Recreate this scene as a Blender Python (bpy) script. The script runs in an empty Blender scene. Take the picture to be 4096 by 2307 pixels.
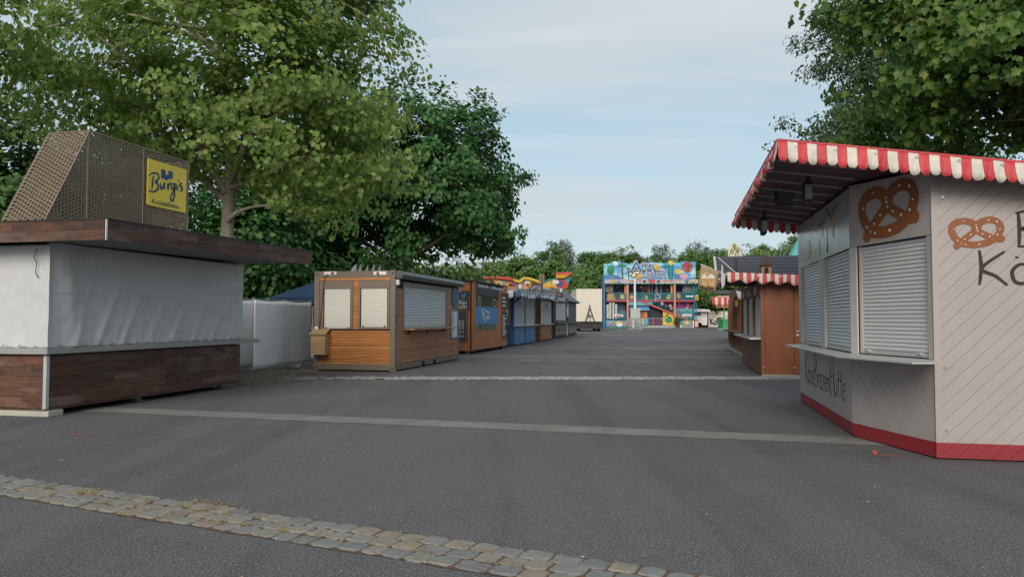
import bpy, math, random
import numpy as np
from mathutils import Vector, Matrix

scene = bpy.context.scene
COL = scene.collection
rnd = random.Random(7)

# ------------------------------------------------------------------ camera
F, CX, CY, HOR, EYE = 3000.0, 2048.0, 1153.5, 1275.0, 1.45
PITCH = math.atan((HOR - CY) / F)
TH = math.atan2(662, F / math.cos(PITCH))          # the street runs 12.4 degrees right of the view
cam = bpy.data.cameras.new('camera')
cam.sensor_width = 36.0
cam.lens = 36.0 * F / 4096.0
cam.clip_start = 0.1
cam.clip_end = 4000
camo = bpy.data.objects.new('camera', cam)
COL.objects.link(camo)
camo.location = (0, 0, EYE)
camo.rotation_euler = (math.pi / 2 + PITCH, 0, 0)
scene.camera = camo

# ------------------------------------------------------------------ sky, sun, exposure
SUN_EL, SUN_AZ = math.radians(28), math.pi + TH + math.radians(2)   # behind the camera, over its shoulder
world = bpy.data.worlds.new('World')
scene.world = world
world.use_nodes = True
wn, wl = world.node_tree.nodes, world.node_tree.links
wn.clear()
def wnode(t, **kw):
    n = wn.new(t)
    for k, v in kw.items():
        setattr(n, k, v)
    return n
wout = wnode('ShaderNodeOutputWorld'); wbg = wnode('ShaderNodeBackground')
sky = wnode('ShaderNodeTexSky', sky_type='NISHITA', sun_disc=False, sun_elevation=SUN_EL, sun_rotation=SUN_AZ,
            air_density=1.0, dust_density=1.2, ozone_density=1.0, altitude=300)
tc = wnode('ShaderNodeTexCoord'); sep = wnode('ShaderNodeSeparateXYZ')
wl.new(tc.outputs['Generated'], sep.inputs[0])
def wmath(op, a, b=None, clamp=False):
    n = wnode('ShaderNodeMath', operation=op, use_clamp=clamp)
    for i, v in enumerate((a, b)):
        if v is None: continue
        if isinstance(v, (int, float)): n.inputs[i].default_value = v
        else: wl.new(v, n.inputs[i])
    return n.outputs[0]
zc = wmath('MAXIMUM', sep.outputs['Z'], 0.0)
zz = wmath('ADD', zc, 0.10)
comb = wnode('ShaderNodeCombineXYZ')
wl.new(wmath('DIVIDE', sep.outputs['X'], zz), comb.inputs[0])
wl.new(wmath('DIVIDE', sep.outputs['Y'], zz), comb.inputs[1])
def cloud(scale, sx, sy, lo, hi, seed, detail=6, rough=0.55, dist=0.4):
    mp = wnode('ShaderNodeMapping'); mp.inputs['Scale'].default_value = (sx, sy, 1); mp.inputs['Location'].default_value = (seed, seed * 1.7, seed)
    mp.inputs['Rotation'].default_value = (0, 0, -0.12)
    wl.new(comb.outputs[0], mp.inputs[0])
    nz = wnode('ShaderNodeTexNoise'); nz.inputs['Scale'].default_value = scale; nz.inputs['Detail'].default_value = detail
    nz.inputs['Roughness'].default_value = rough; nz.inputs['Distortion'].default_value = dist
    wl.new(mp.outputs[0], nz.inputs['Vector'])
    mr = wnode('ShaderNodeMapRange', interpolation_type='SMOOTHSTEP'); mr.inputs['From Min'].default_value = lo; mr.inputs['From Max'].default_value = hi
    wl.new(nz.outputs[0], mr.inputs[0])
    return mr.outputs[0]
def wmix(fac, a, b):
    n = wnode('ShaderNodeMix', data_type='RGBA')
    if isinstance(fac, float): n.inputs[0].default_value = fac
    else: wl.new(fac, n.inputs[0])
    for i, v in ((6, a), (7, b)):
        if isinstance(v, tuple): n.inputs[i].default_value = (*v, 1)
        else: wl.new(v, n.inputs[i])
    return n.outputs[2]
SKYS = 0.087
veil = wmix(0.66, sky.outputs[0], (3.9, 5.0, 5.45))                     # thin high overcast
c1 = cloud(0.8, 0.55, 1.5, 0.34, 0.66, 3.1)
c2 = cloud(1.9, 0.30, 1.6, 0.50, 0.80, 8.3, dist=0.8)
s1 = wmix(wmath('MULTIPLY', c1, 0.9), veil, (4.45, 4.95, 5.25))
s2 = wmix(wmath('MULTIPLY', c2, 0.28), s1, (5.9, 6.2, 6.35))
wl.new(s2, wbg.inputs['Color'])
wbg.inputs['Strength'].default_value = SKYS
wl.new(wbg.outputs[0], wout.inputs[0])

sun = bpy.data.lights.new('sun', 'SUN')
sun.energy = 1.75
sun.angle = math.radians(30)
sun.color = (1.0, 0.90, 0.78)
suno = bpy.data.objects.new('sun', sun)
COL.objects.link(suno)
sdir = Vector((math.sin(SUN_AZ) * math.cos(SUN_EL), math.cos(SUN_AZ) * math.cos(SUN_EL), math.sin(SUN_EL)))
suno.rotation_euler = (-sdir).to_track_quat('-Z', 'Y').to_euler()
suno.location = sdir * 60

scene.view_settings.view_transform = 'Standard'
scene.view_settings.look = 'None'
scene.view_settings.exposure = 0.66
scene.view_settings.gamma = 1.0
scene.view_settings.use_curve_mapping = False
scene.cycles.max_bounces = 6
scene.cycles.transparent_max_bounces = 6

# ------------------------------------------------------------------ measuring helpers (street frame: x across, y along)
DS = np.array([math.sin(TH), math.cos(TH)]); RS = np.array([math.cos(TH), -math.sin(TH)])
FW = np.array([0, math.cos(PITCH), math.sin(PITCH)]); UPV = np.array([0, -math.sin(PITCH), math.cos(PITCH)])
EY = np.array([0, 0, EYE])
def ray(x, y): return FW * F + np.array([1.0, 0, 0]) * (x - CX) - UPV * (y - CY)
def on_x(px, py, sx):
    v = ray(px, py); k = sx / (v[:2] @ RS); P = EY + v * k
    return float(P[:2] @ DS), float(P[2])               # (street y, z)
def on_y(px, py, sy):
    v = ray(px, py); k = sy / (v[:2] @ DS); P = EY + v * k
    return float(P[:2] @ RS), float(P[2])               # (street x, z)
def at_depth(px, py, Y):
    v = ray(px, py); P = EY + v * (Y / v[1]); return float(P[0]), float(P[2])
def ground(px, py):
    v = ray(px, py); P = EY + v * (-EYE / v[2]); return float(P[0]), float(P[1])
def s2w(x, y): 
    p = RS * x + DS * y; return float(p[0]), float(p[1])
def crop(ox, oy, s): return lambda a, b: (ox + a / s, oy + b / s)

# ------------------------------------------------------------------ mesh helpers
BASE = {}
class MB:
    def __init__(s): s.v = []; s.f = []; s.m = []; s.cur = 0
    def add(s, vs, fs):
        n = len(s.v); s.v += [tuple(map(float, p)) for p in vs]
        s.f += [tuple(i + n for i in q) for q in fs]; s.m += [s.cur] * len(fs); return s
    def box(s, x0, x1, y0, y1, z0, z1):
        x0, x1 = min(x0, x1), max(x0, x1); y0, y1 = min(y0, y1), max(y0, y1); z0, z1 = min(z0, z1), max(z0, z1)
        return s.add([(x0,y0,z0),(x1,y0,z0),(x1,y1,z0),(x0,y1,z0),(x0,y0,z1),(x1,y0,z1),(x1,y1,z1),(x0,y1,z1)],
                     [(0,3,2,1),(4,5,6,7),(0,1,5,4),(1,2,6,5),(2,3,7,6),(3,0,4,7)])
    def prism(s, pts, vec):
        """polygon pts (3d) pushed along vec"""
        n = len(pts); P = [Vector(p) for p in pts]; V = Vector(vec)
        nrm = Vector((0, 0, 0))
        for i in range(n): nrm += P[i].cross(P[(i + 1) % n])
        if nrm.dot(V) > 0: P.reverse()
        return s.add([tuple(p) for p in P] + [tuple(p + V) for p in P],
                     [tuple(range(n)), tuple(range(2 * n - 1, n - 1, -1))] + [(i, i + n, (i + 1) % n + n, (i + 1) % n) for i in range(n)])
    def tube(s, pts, r, n=8, caps=True):
        P = [Vector(p) for p in pts]; R = r if isinstance(r, (list, tuple)) else [r] * len(P)
        vs = []; fs = []; ref = None
        for i, p in enumerate(P):
            t = (P[min(i + 1, len(P) - 1)] - P[max(i - 1, 0)]).normalized()
            if ref is None:
                ref = Vector((0, 0, 1)) if abs(t.z) < 0.9 else Vector((1, 0, 0))
            a = (ref - t * ref.dot(t)); a = a.normalized() if a.length > 1e-6 else t.orthogonal().normalized()
            ref = a; b = t.cross(a)
            for k in range(n):
                q = 2 * math.pi * k / n
                vs.append(p + (a * math.cos(q) + b * math.sin(q)) * R[i])
        for i in range(len(P) - 1):
            for k in range(n):
                k2 = (k + 1) % n
                fs.append((i * n + k, i * n + k2, (i + 1) * n + k2, (i + 1) * n + k))
        if caps:
            fs.append(tuple(range(n - 1, -1, -1))); fs.append(tuple((len(P) - 1) * n + k for k in range(n)))
        return s.add(vs, fs)
    def grid(s, pts):
        """pts[i][j] 3d points"""
        a, b = len(pts), len(pts[0])
        return s.add([p for row in pts for p in row], [(i * b + j, i * b + j + 1, (i + 1) * b + j + 1, (i + 1) * b + j) for i in range(a - 1) for j in range(b - 1)])
    def mesh(s, name, mats, base=(0, 0, 0), smooth=False):
        me = bpy.data.meshes.new(name)
        bx, by, bz = base
        me.from_pydata([(p[0] - bx, p[1] - by, p[2] - bz) for p in s.v], [], s.f)
        for m in (mats if isinstance(mats, (list, tuple)) else [mats]): me.materials.append(m)
        if any(s.m): me.polygons.foreach_set('material_index', s.m)
        if smooth: me.polygons.foreach_set('use_smooth', [True] * len(me.polygons))
        me.update(); return me

def thing(name, label, cat, x, y, z=0.0, frame='s', group=None):
    o = bpy.data.objects.new(name, None); COL.objects.link(o)
    o.empty_display_size = 0.2
    if frame == 's':
        wx, wy = s2w(x, y); o.location = (wx, wy, z); o.rotation_euler = (0, 0, -TH)
    else:
        o.location = (x, y, z)
    o['label'] = label; o['category'] = cat
    if group: o['group'] = group
    BASE[o.name] = (x, y, z)
    return o
def part(name, mb, mats, parent, smooth=False, bevel=0, label=None, kind=None, solid=0):
    base = BASE[parent.name]
    o = bpy.data.objects.new(name, mb.mesh(name, mats, base, smooth)); COL.objects.link(o)
    o.parent = parent; BASE[o.name] = base
    if bevel:
        m = o.modifiers.new('edge', 'BEVEL'); m.width = bevel; m.segments = 2; m.limit_method = 'ANGLE'
    if solid:
        m = o.modifiers.new('sheet', 'SOLIDIFY'); m.thickness = solid
    if label: o['label'] = label
    if kind: o['kind'] = kind
    return o
def repeat(o, locs):
    for l in locs:
        c = o.copy(); COL.objects.link(c); c.location = Vector(o.location) + Vector(l); BASE[c.name] = BASE[o.name]
def single(name, mb, mats, label, cat, base, frame='w', kind=None, group=None, smooth=False, solid=0):
    o = bpy.data.objects.new(name, mb.mesh(name, mats, base, smooth)); COL.objects.link(o)
    if frame == 's':
        wx, wy = s2w(base[0], base[1]); o.location = (wx, wy, base[2]); o.rotation_euler = (0, 0, -TH)
    else: o.location = base
    if label: o['label'] = label
    if cat: o['category'] = cat
    if kind: o['kind'] = kind
    if group: o['group'] = group
    if solid:
        m = o.modifiers.new('sheet', 'SOLIDIFY'); m.thickness = solid
    BASE[o.name] = base
    return o

class Plane:
    """a vertical face seen from outside: u runs left to right, n points at the viewer"""
    def __init__(s, p0, p1):
        s.o = p0; L = math.hypot(p1[0] - p0[0], p1[1] - p0[1]); s.L = L
        s.u = ((p1[0] - p0[0]) / L, (p1[1] - p0[1]) / L); s.n = (s.u[1], -s.u[0])
    def pt(s, u, z, o=0.0): return (s.o[0] + s.u[0] * u + s.n[0] * o, s.o[1] + s.u[1] * u + s.n[1] * o, z)
    def poly(s, mb, pts, o0, o1):
        return mb.prism([s.pt(u, z, o0) for u, z in pts], (s.n[0] * (o1 - o0), s.n[1] * (o1 - o0), 0))
    def box(s, mb, u0, u1, z0, z1, o0, o1):
        return s.poly(mb, [(u0, z0), (u1, z0), (u1, z1), (u0, z1)], o0, o1)

def clip(poly, a, b, c):
    """keep a*u + b*z <= c"""
    out = []
    for i in range(len(poly)):
        p, q = poly[i], poly[(i + 1) % len(poly)]
        dp, dq = a * p[0] + b * p[1] - c, a * q[0] + b * q[1] - c
        if dp <= 0: out.append(p)
        if dp * dq < 0:
            t = dp / (dp - dq); out.append((p[0] + (q[0] - p[0]) * t, p[1] + (q[1] - p[1]) * t))
    return out
def smooth_line(pts, n=6, closed=False):
    out = []; N = len(pts)
    rng = range(N if closed else N - 1)
    g = (lambda i: pts[i % N]) if closed else (lambda i: pts[max(0, min(N - 1, i))])
    for i in rng:
        p0, p1, p2, p3 = g(i - 1), g(i), g(i + 1), g(i + 2)
        for k in range(n):
            t = k / n
            out.append(tuple(0.5 * (2 * b + (c - a) * t + (2 * a - 5 * b + 4 * c - d) * t * t + (3 * b - a - 3 * c + d) * t ** 3) for a, b, c, d in zip(p0, p1, p2, p3)))
    if not closed: out.append(tuple(pts[-1]))
    return out
def stroke(mb, pl, pts, w, off, thick=0.003, closed=False, taper=None):
    """a flat brush stroke on a plane, pts in (u, z)"""
    N = len(pts); L = []; R = []
    for i in range(N):
        a = pts[(i - 1) % N] if closed else pts[max(i - 1, 0)]; b = pts[(i + 1) % N] if closed else pts[min(i + 1, N - 1)]
        dx, dz = b[0] - a[0], b[1] - a[1]; l = math.hypot(dx, dz) or 1e-6
        ww = w * (taper(i / (N - 1)) if taper else 1) / 2
        nx, nz = -dz / l * ww, dx / l * ww
        L.append((pts[i][0] + nx, pts[i][1] + nz)); R.append((pts[i][0] - nx, pts[i][1] - nz))
    vs = [pl.pt(*p, off + thick) for p in L] + [pl.pt(*p, off + thick) for p in R] + [pl.pt(*p, off) for p in L] + [pl.pt(*p, off) for p in R]
    fs = []
    for i in range(N if closed else N - 1):
        j = (i + 1) % N
        fs += [(N + i, N + j, j, i), (i, j, 2 * N + j, 2 * N + i), (3 * N + i, 3 * N + j, N + j, N + i)]
    if not closed: fs += [(0, 2 * N, 3 * N, N), (N - 1, 2 * N - 1, 4 * N - 1, 3 * N - 1)]
    return mb.add(vs, fs)
def ell(u, z, ru, rz, n=20, a0=0.0): return [(u + ru * math.cos(a0 + 2 * math.pi * k / n), z + rz * math.sin(a0 + 2 * math.pi * k / n)) for k in range(n)]
def star(u, z, r, k=0.45): return [(u + (r if i % 2 == 0 else r * k) * math.sin(math.pi * i / 5), z + (r if i % 2 == 0 else r * k) * math.cos(math.pi * i / 5)) for i in range(10)]
def lettering(name, s, pl, u, z, size, mat, parent, off=0.004, thick=0.002, align='CENTER', shear=0.0, width=None, bold=0.0):
    cu = bpy.data.curves.new(name, 'FONT'); cu.body = s; cu.size = size; cu.extrude = thick / 2; cu.align_x = align; cu.align_y = 'CENTER'; cu.shear = shear
    cu.offset = bold; cu.resolution_u = 3
    t = bpy.data.objects.new('tmp', cu); COL.objects.link(t)
    dg = bpy.context.evaluated_depsgraph_get()
    me = bpy.data.meshes.new_from_object(t.evaluated_get(dg))
    bpy.data.objects.remove(t)
    if width:
        xs = [v.co.x for v in me.vertices]; k = width / max(1e-6, max(xs) - min(xs))
        for v in me.vertices: v.co.x *= k
    me.materials.clear(); me.materials.append(mat)
    o = bpy.data.objects.new(name, me); COL.objects.link(o); o.parent = parent
    b = BASE[parent.name]; p = pl.pt(u, z, off + thick / 2)
    o.matrix_local = Matrix(((pl.u[0], 0, pl.n[0], p[0] - b[0]), (pl.u[1], 0, pl.n[1], p[1] - b[1]), (0, 1, 0, p[2] - b[2]), (0, 0, 0, 1)))
    BASE[o.name] = b
    return o

# ------------------------------------------------------------------ materials
def nodes(name):
    m = bpy.data.materials.new(name); m.use_nodes = True
    nt = m.node_tree; b = nt.nodes['Principled BSDF']
    return m, nt, b
def mk(nt, t, **kw):
    n = nt.nodes.new(t)
    for k, v in kw.items(): setattr(n, k, v)
    return n
def ramp(nt, fac, stops):
    n = mk(nt, 'ShaderNodeValToRGB'); cr = n.color_ramp
    while len(cr.elements) < len(stops): cr.elements.new(0.5)
    for e, (p, c) in zip(cr.elements, stops): e.position = p; e.color = (*c, 1)
    nt.links.new(fac, n.inputs[0]); return n.outputs[0]
def sc(c, k): return tuple(min(1, v * k) for v in c)
def coords(nt, scale=(1, 1, 1), jitter=True):
    t = mk(nt, 'ShaderNodeTexCoord'); mp = mk(nt, 'ShaderNodeMapping'); mp.inputs['Scale'].default_value = scale
    src = t.outputs['Object']
    if jitter:
        oi = mk(nt, 'ShaderNodeObjectInfo'); vm = mk(nt, 'ShaderNodeVectorMath', operation='MULTIPLY_ADD')
        vm.inputs[1].default_value = (1, 1, 1)
        cb = mk(nt, 'ShaderNodeMath', operation='MULTIPLY'); cb.inputs[1].default_value = 37.0
        nt.links.new(oi.outputs['Random'], cb.inputs[0]); nt.links.new(src, vm.inputs[0]); nt.links.new(cb.outputs[0], vm.inputs[2])
        src = vm.outputs[0]
    nt.links.new(src, mp.inputs[0]); return mp.outputs[0]
def noise(nt, vec, scale, detail=5, rough=0.6, dist=0.0):
    n = mk(nt, 'ShaderNodeTexNoise'); n.inputs['Scale'].default_value = scale; n.inputs['Detail'].default_value = detail
    n.inputs['Roughness'].default_value = rough; n.inputs['Distortion'].default_value = dist
    nt.links.new(vec, n.inputs['Vector']); return n.outputs[0]
def bumpn(nt, b, h, strength, dist=0.01):
    n = mk(nt, 'ShaderNodeBump'); n.inputs['Strength'].default_value = strength; n.inputs['Distance'].default_value = dist
    nt.links.new(h, n.inputs['Height']); nt.links.new(n.outputs[0], b.inputs['Normal'])
def mixc(nt, fac, a, b, mode='MIX'):
    n = mk(nt, 'ShaderNodeMix', data_type='RGBA', blend_type=mode)
    if isinstance(fac, (int, float)): n.inputs[0].default_value = fac
    else: nt.links.new(fac, n.inputs[0])
    for i, v in ((6, a), (7, b)):
        if isinstance(v, tuple): n.inputs[i].default_value = (*v, 1)
        else: nt.links.new(v, n.inputs[i])
    return n.outputs[2]
def paint(name, c, rough=0.5, var=0.12, scale=2.5, metal=0.0, bump=0.0, dirt=0.0, rand=0.0, spec=0.5, streak=(1, 1, 1)):
    """painted or plain surface with slight unevenness and grime"""
    m, nt, b = nodes(name)
    v = coords(nt, streak); n1 = noise(nt, v, scale, 6, 0.65)
    col = ramp(nt, n1, [(0.28, sc(c, 1 - var)), (0.72, sc(c, 1 + var))])
    if dirt:
        n2 = noise(nt, v, scale * 3.7, 8, 0.75, 0.6)
        mr = mk(nt, 'ShaderNodeMapRange'); mr.inputs['From Min'].default_value = 0.52; mr.inputs['From Max'].default_value = 0.78; mr.inputs['To Max'].default_value = dirt
        nt.links.new(n2, mr.inputs[0]); col = mixc(nt, mr.outputs[0], col, (0.10, 0.085, 0.07))
    if rand:
        oi = mk(nt, 'ShaderNodeObjectInfo'); mr = mk(nt, 'ShaderNodeMapRange'); mr.inputs['To Min'].default_value = 1 - rand; mr.inputs['To Max'].default_value = 1 + rand
        nt.links.new(oi.outputs['Random'], mr.inputs[0]); hs = mk(nt, 'ShaderNodeHueSaturation'); nt.links.new(mr.outputs[0], hs.inputs['Value']); nt.links.new(col, hs.inputs['Color']); col = hs.outputs[0]
    nt.links.new(col, b.inputs['Base Color'])
    rr = mk(nt, 'ShaderNodeMapRange'); rr.inputs['To Min'].default_value = max(0.05, rough - 0.12); rr.inputs['To Max'].default_value = min(1, rough + 0.12)
    nt.links.new(n1, rr.inputs[0]); nt.links.new(rr.outputs[0], b.inputs['Roughness'])
    b.inputs['Metallic'].default_value = metal; b.inputs['Specular IOR Level'].default_value = spec
    if bump: bumpn(nt, b, noise(nt, v, scale * 9, 6, 0.7), bump, 0.01)
    return m
def wood(name, dark, mid, light, axis='x', rough=0.65, rand=0.25, grain=1.0, bump=0.25, knots=True, extra=None):
    """boards: grain runs along axis; each board object gets its own tone"""
    m, nt, b = nodes(name)
    s = {'x': (1.2, 18, 18), 'y': (18, 1.2, 18), 'z': (18, 18, 1.2)}[axis]
    v = coords(nt, tuple(k * grain for k in s)); n1 = noise(nt, v, 1.0, 8, 0.65, 0.8)
    v2 = coords(nt, tuple(k ** 0.45 for k in s)); n2 = noise(nt, v2, 1.6, 4, 0.6, 1.2)
    col = ramp(nt, n1, [(0.25, dark), (0.5, mid), (0.78, light)])
    col = mixc(nt, 0.45, col, ramp(nt, n2, [(0.3, dark), (0.7, light)]), 'MIX')
    if extra:
        n3 = noise(nt, v2, 0.7, 5, 0.6, 0.5)
        mr = mk(nt, 'ShaderNodeMapRange'); mr.inputs['From Min'].default_value = 0.50; mr.inputs['From Max'].default_value = 0.66; mr.inputs['To Max'].default_value = 0.7
        nt.links.new(n3, mr.inputs[0]); col = mixc(nt, mr.outputs[0], col, extra)
    oi = mk(nt, 'ShaderNodeObjectInfo'); mr = mk(nt, 'ShaderNodeMapRange'); mr.inputs['To Min'].default_value = 1 - rand; mr.inputs['To Max'].default_value = 1 + rand
    nt.links.new(oi.outputs['Random'], mr.inputs[0]); hs = mk(nt, 'ShaderNodeHueSaturation'); nt.links.new(mr.outputs[0], hs.inputs['Value']); nt.links.new(col, hs.inputs['Color'])
    nt.links.new(hs.outputs[0], b.inputs['Base Color'])
    b.inputs['Roughness'].default_value = rough
    bumpn(nt, b, n1, bump, 0.006)
    return m
def leafmat(name, cols, trans=0.35, rough=0.5):
    m, nt, b = nodes(name)
    g = mk(nt, 'ShaderNodeNewGeometry')
    n = len(cols); col = ramp(nt, g.outputs['Random Per Island'], [(i / (n - 1), c) for i, c in enumerate(cols)])
    t = mk(nt, 'ShaderNodeTexCoord'); nz = noise(nt, t.outputs['Object'], 0.55, 3)
    mr = mk(nt, 'ShaderNodeMapRange'); mr.inputs['From Min'].default_value = 0.3; mr.inputs['From Max'].default_value = 0.7; mr.inputs['To Min'].default_value = 0.72; mr.inputs['To Max'].default_value = 1.22
    nt.links.new(nz, mr.inputs[0]); hs = mk(nt, 'ShaderNodeHueSaturation'); nt.links.new(mr.outputs[0], hs.inputs['Value']); nt.links.new(col, hs.inputs['Color'])
    nt.links.new(hs.outputs[0], b.inputs['Base Color']); b.inputs['Roughness'].default_value = rough; b.inputs['Specular IOR Level'].default_value = 0.35
    tr = mk(nt, 'ShaderNodeBsdfTranslucent'); nt.links.new(hs.outputs[0], tr.inputs['Color'])
    mx = mk(nt, 'ShaderNodeMixShader'); mx.inputs[0].default_value = trans
    nt.links.new(b.outputs[0], mx.inputs[1]); nt.links.new(tr.outputs[0], mx.inputs[2]); nt.links.new(mx.outputs[0], nt.nodes['Material Output'].inputs['Surface'])
    return m
# ------------------------------------------------------------------ ground
def asphalt_mat():
    m, nt, b = nodes('asphalt')
    t = mk(nt, 'ShaderNodeTexCoord'); v = t.outputs['Object']
    big = noise(nt, v, 0.22, 5, 0.6, 0.6); mid = noise(nt, v, 1.4, 7, 0.68, 0.5); fine = noise(nt, v, 62, 4, 0.8); grit = noise(nt, v, 75, 2, 0.6)
    col = ramp(nt, big, [(0.30, (0.108, 0.100, 0.106)), (0.70, (0.149, 0.139, 0.145))])
    col = mixc(nt, 0.75, col, ramp(nt, mid, [(0.30, (0.78, 0.78, 0.79)), (0.50, (1, 1, 1)), (0.75, (1.0, 0.98, 0.95))]), 'MULTIPLY')
    col = mixc(nt, 0.85, col, ramp(nt, fine, [(0.33, (0.22, 0.22, 0.23)), (0.50, (0.80, 0.80, 0.80)), (0.64, (1, 1, 1))]), 'MULTIPLY')
    g2 = mk(nt, 'ShaderNodeMapRange'); g2.inputs['From Min'].default_value = 0.54; g2.inputs['From Max'].default_value = 0.66; g2.inputs['To Max'].default_value = 0.75
    nt.links.new(grit, g2.inputs[0]); col = mixc(nt, g2.outputs[0], col, (0.36, 0.345, 0.335))
    vo = mk(nt, 'ShaderNodeTexVoronoi'); vo.inputs['Scale'].default_value = 2.6; nt.links.new(v, vo.inputs['Vector'])   # old chewing gum and grit spots
    g3 = mk(nt, 'ShaderNodeMapRange'); g3.inputs['From Min'].default_value = 0.055; g3.inputs['From Max'].default_value = 0.035; g3.inputs['To Max'].default_value = 0.5
    nt.links.new(vo.outputs['Distance'], g3.inputs[0]); col = mixc(nt, g3.outputs[0], col, (0.17, 0.165, 0.16))
    vs = mk(nt, 'ShaderNodeTexVoronoi'); vs.inputs['Scale'].default_value = 7.0; nt.links.new(v, vs.inputs['Vector'])      # pale stones in the surface
    g4 = mk(nt, 'ShaderNodeMapRange'); g4.inputs['From Min'].default_value = .085; g4.inputs['From Max'].default_value = .05; g4.inputs['To Max'].default_value = .55
    nt.links.new(vs.outputs['Distance'], g4.inputs[0]); col = mixc(nt, g4.outputs[0], col, (.34, .33, .31))
    # wheel and foot traffic polish along the street, oil drips, hairline cracks
    mp = mk(nt, 'ShaderNodeMapping'); mp.inputs['Rotation'].default_value = (0, 0, TH); mp.inputs['Scale'].default_value = (1.1, .09, 1); nt.links.new(v, mp.inputs[0])
    tr = noise(nt, mp.outputs[0], 1.0, 4, .6, .3); col = mixc(nt, .8, col, ramp(nt, tr, [(.34, (.74, .74, .75)), (.50, (1, 1, 1)), (.66, (1, 1, 1)), (.80, (1, .99, .97))]), 'MULTIPLY')
    st = noise(nt, v, .9, 2, .5, 1.5); s3 = mk(nt, 'ShaderNodeMapRange'); s3.inputs['From Min'].default_value = .66; s3.inputs['From Max'].default_value = .76; s3.inputs['To Max'].default_value = .30
    nt.links.new(st, s3.inputs[0]); col = mixc(nt, s3.outputs[0], col, (.055, .052, .052))
    vw = mk(nt, 'ShaderNodeVectorMath', operation='MULTIPLY_ADD'); nw = mk(nt, 'ShaderNodeTexNoise'); nw.inputs['Scale'].default_value = 2.2; nw.inputs['Detail'].default_value = 5; nt.links.new(v, nw.inputs['Vector'])
    vw.inputs[1].default_value = (.5, .5, .5); nt.links.new(nw.outputs['Color'], vw.inputs[0]); nt.links.new(v, vw.inputs[2])
    vc = mk(nt, 'ShaderNodeTexVoronoi', feature='DISTANCE_TO_EDGE'); vc.inputs['Scale'].default_value = .16; nt.links.new(vw.outputs[0], vc.inputs['Vector'])
    ck = mk(nt, 'ShaderNodeMapRange'); ck.inputs['From Min'].default_value = .0030; ck.inputs['From Max'].default_value = .0012; ck.inputs['To Max'].default_value = .12
    nt.links.new(vc.outputs['Distance'], ck.inputs[0]); col = mixc(nt, ck.outputs[0], col, (.035, .033, .032))
    nt.links.new(col, b.inputs['Base Color'])
    rr = mk(nt, 'ShaderNodeMapRange'); rr.inputs['To Min'].default_value = 0.72; rr.inputs['To Max'].default_value = 0.95
    nt.links.new(mid, rr.inputs[0]); nt.links.new(rr.outputs[0], b.inputs['Roughness']); b.inputs['Specular IOR Level'].default_value = 0.3
    mx = mk(nt, 'ShaderNodeMath', operation='ADD'); nt.links.new(fine, mx.inputs[0]); nt.links.new(grit, mx.inputs[1])
    bumpn(nt, b, mx.outputs[0], 0.55, 0.012)
    return m
ASPHALT = asphalt_mat()
def worn(name, c, fine_scale=60, edge=0.5):
    m, nt, b = nodes(name)
    t = mk(nt, 'ShaderNodeTexCoord'); v = t.outputs['Object']
    n1 = noise(nt, v, 1.8, 7, 0.7, 0.4); n2 = noise(nt, v, fine_scale, 3, 0.7)
    col = ramp(nt, n1, [(0.3, sc(c, 0.70)), (0.7, sc(c, 1.15))])
    col = mixc(nt, 0.8, col, ramp(nt, n2, [(0.28, (0.45, 0.45, 0.46)), (0.55, (1, 1, 1))]), 'MULTIPLY')
    nt.links.new(col, b.inputs['Base Color']); b.inputs['Roughness'].default_value = 0.9; b.inputs['Specular IOR Level'].default_value = 0.25
    bumpn(nt, b, n2, 0.45, 0.01); return m
BAND = worn('exposed_gravel_concrete', (0.245, 0.232, 0.213))
PATCH = worn('pale_asphalt_patch', (0.225, 0.215, 0.21))
MORTAR = worn('cobble_joint_sand', (0.15, 0.092, 0.058), 90)
GRAVELB = worn('gravel_bed_soil', (0.12, 0.095, 0.065), 45)

mb = MB(); mb.add([(-900, -300, 0), (900, -300, 0), (900, 1500, 0), (-900, 1500, 0)], [(0, 1, 2, 3)])
single('ground', mb, ASPHALT, None, None, (0, 0, 0), kind='structure')

def ragged(mb, pts_a, pts_b, z, step=0.25, jit=0.012, seed=1):
    """strip between two edges with slightly uneven borders"""
    rg = random.Random(seed); (ax, ay), (bx, by) = pts_a; (cx_, cy_), (dx, dy) = pts_b
    L = math.hypot(bx - ax, by - ay); n = max(2, int(L / step))
    A = [(ax + (bx - ax) * i / n, ay + (by - ay) * i / n + rg.uniform(-jit, jit), z) for i in range(n + 1)]
    B = [(cx_ + (dx - cx_) * i / n, cy_ + (dy - cy_) * i / n + rg.uniform(-jit, jit), z) for i in range(n + 1)]
    mb.grid([B, A]); return mb
mb = MB(); ragged(mb, ((-7.45, 12.64), (5.0, 9.02)), ((-7.2, 11.97), (5.0, 8.42)), 0.004, seed=3, jit=0.02)
single('concrete_band', mb, BAND, None, None, (0, 10, 0), kind='structure')
mb = MB(); ragged(mb, ((-5, 30.0), (9.4, 28.5)), ((-5, 29.4), (9.4, 27.8)), 0.004, seed=4, jit=0.03)
single('concrete_band', mb, BAND, None, None, (0, 29, 0), kind='structure')
mb = MB(); ragged(mb, ((-3, 40.2), (11, 36.9)), ((-3, 39.4), (11, 36.1)), 0.004, seed=5, jit=0.03)
single('concrete_band', mb, BAND, None, None, (0, 38, 0), kind='structure')
mb = MB(); ragged(mb, ((-4, 74.2), (4, 73.6)), ((-4, 72.4), (4, 71.8)), 0.004, seed=6, jit=0.05)
single('concrete_band', mb, BAND, None, None, (0, 73, 0), kind='structure')
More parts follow.
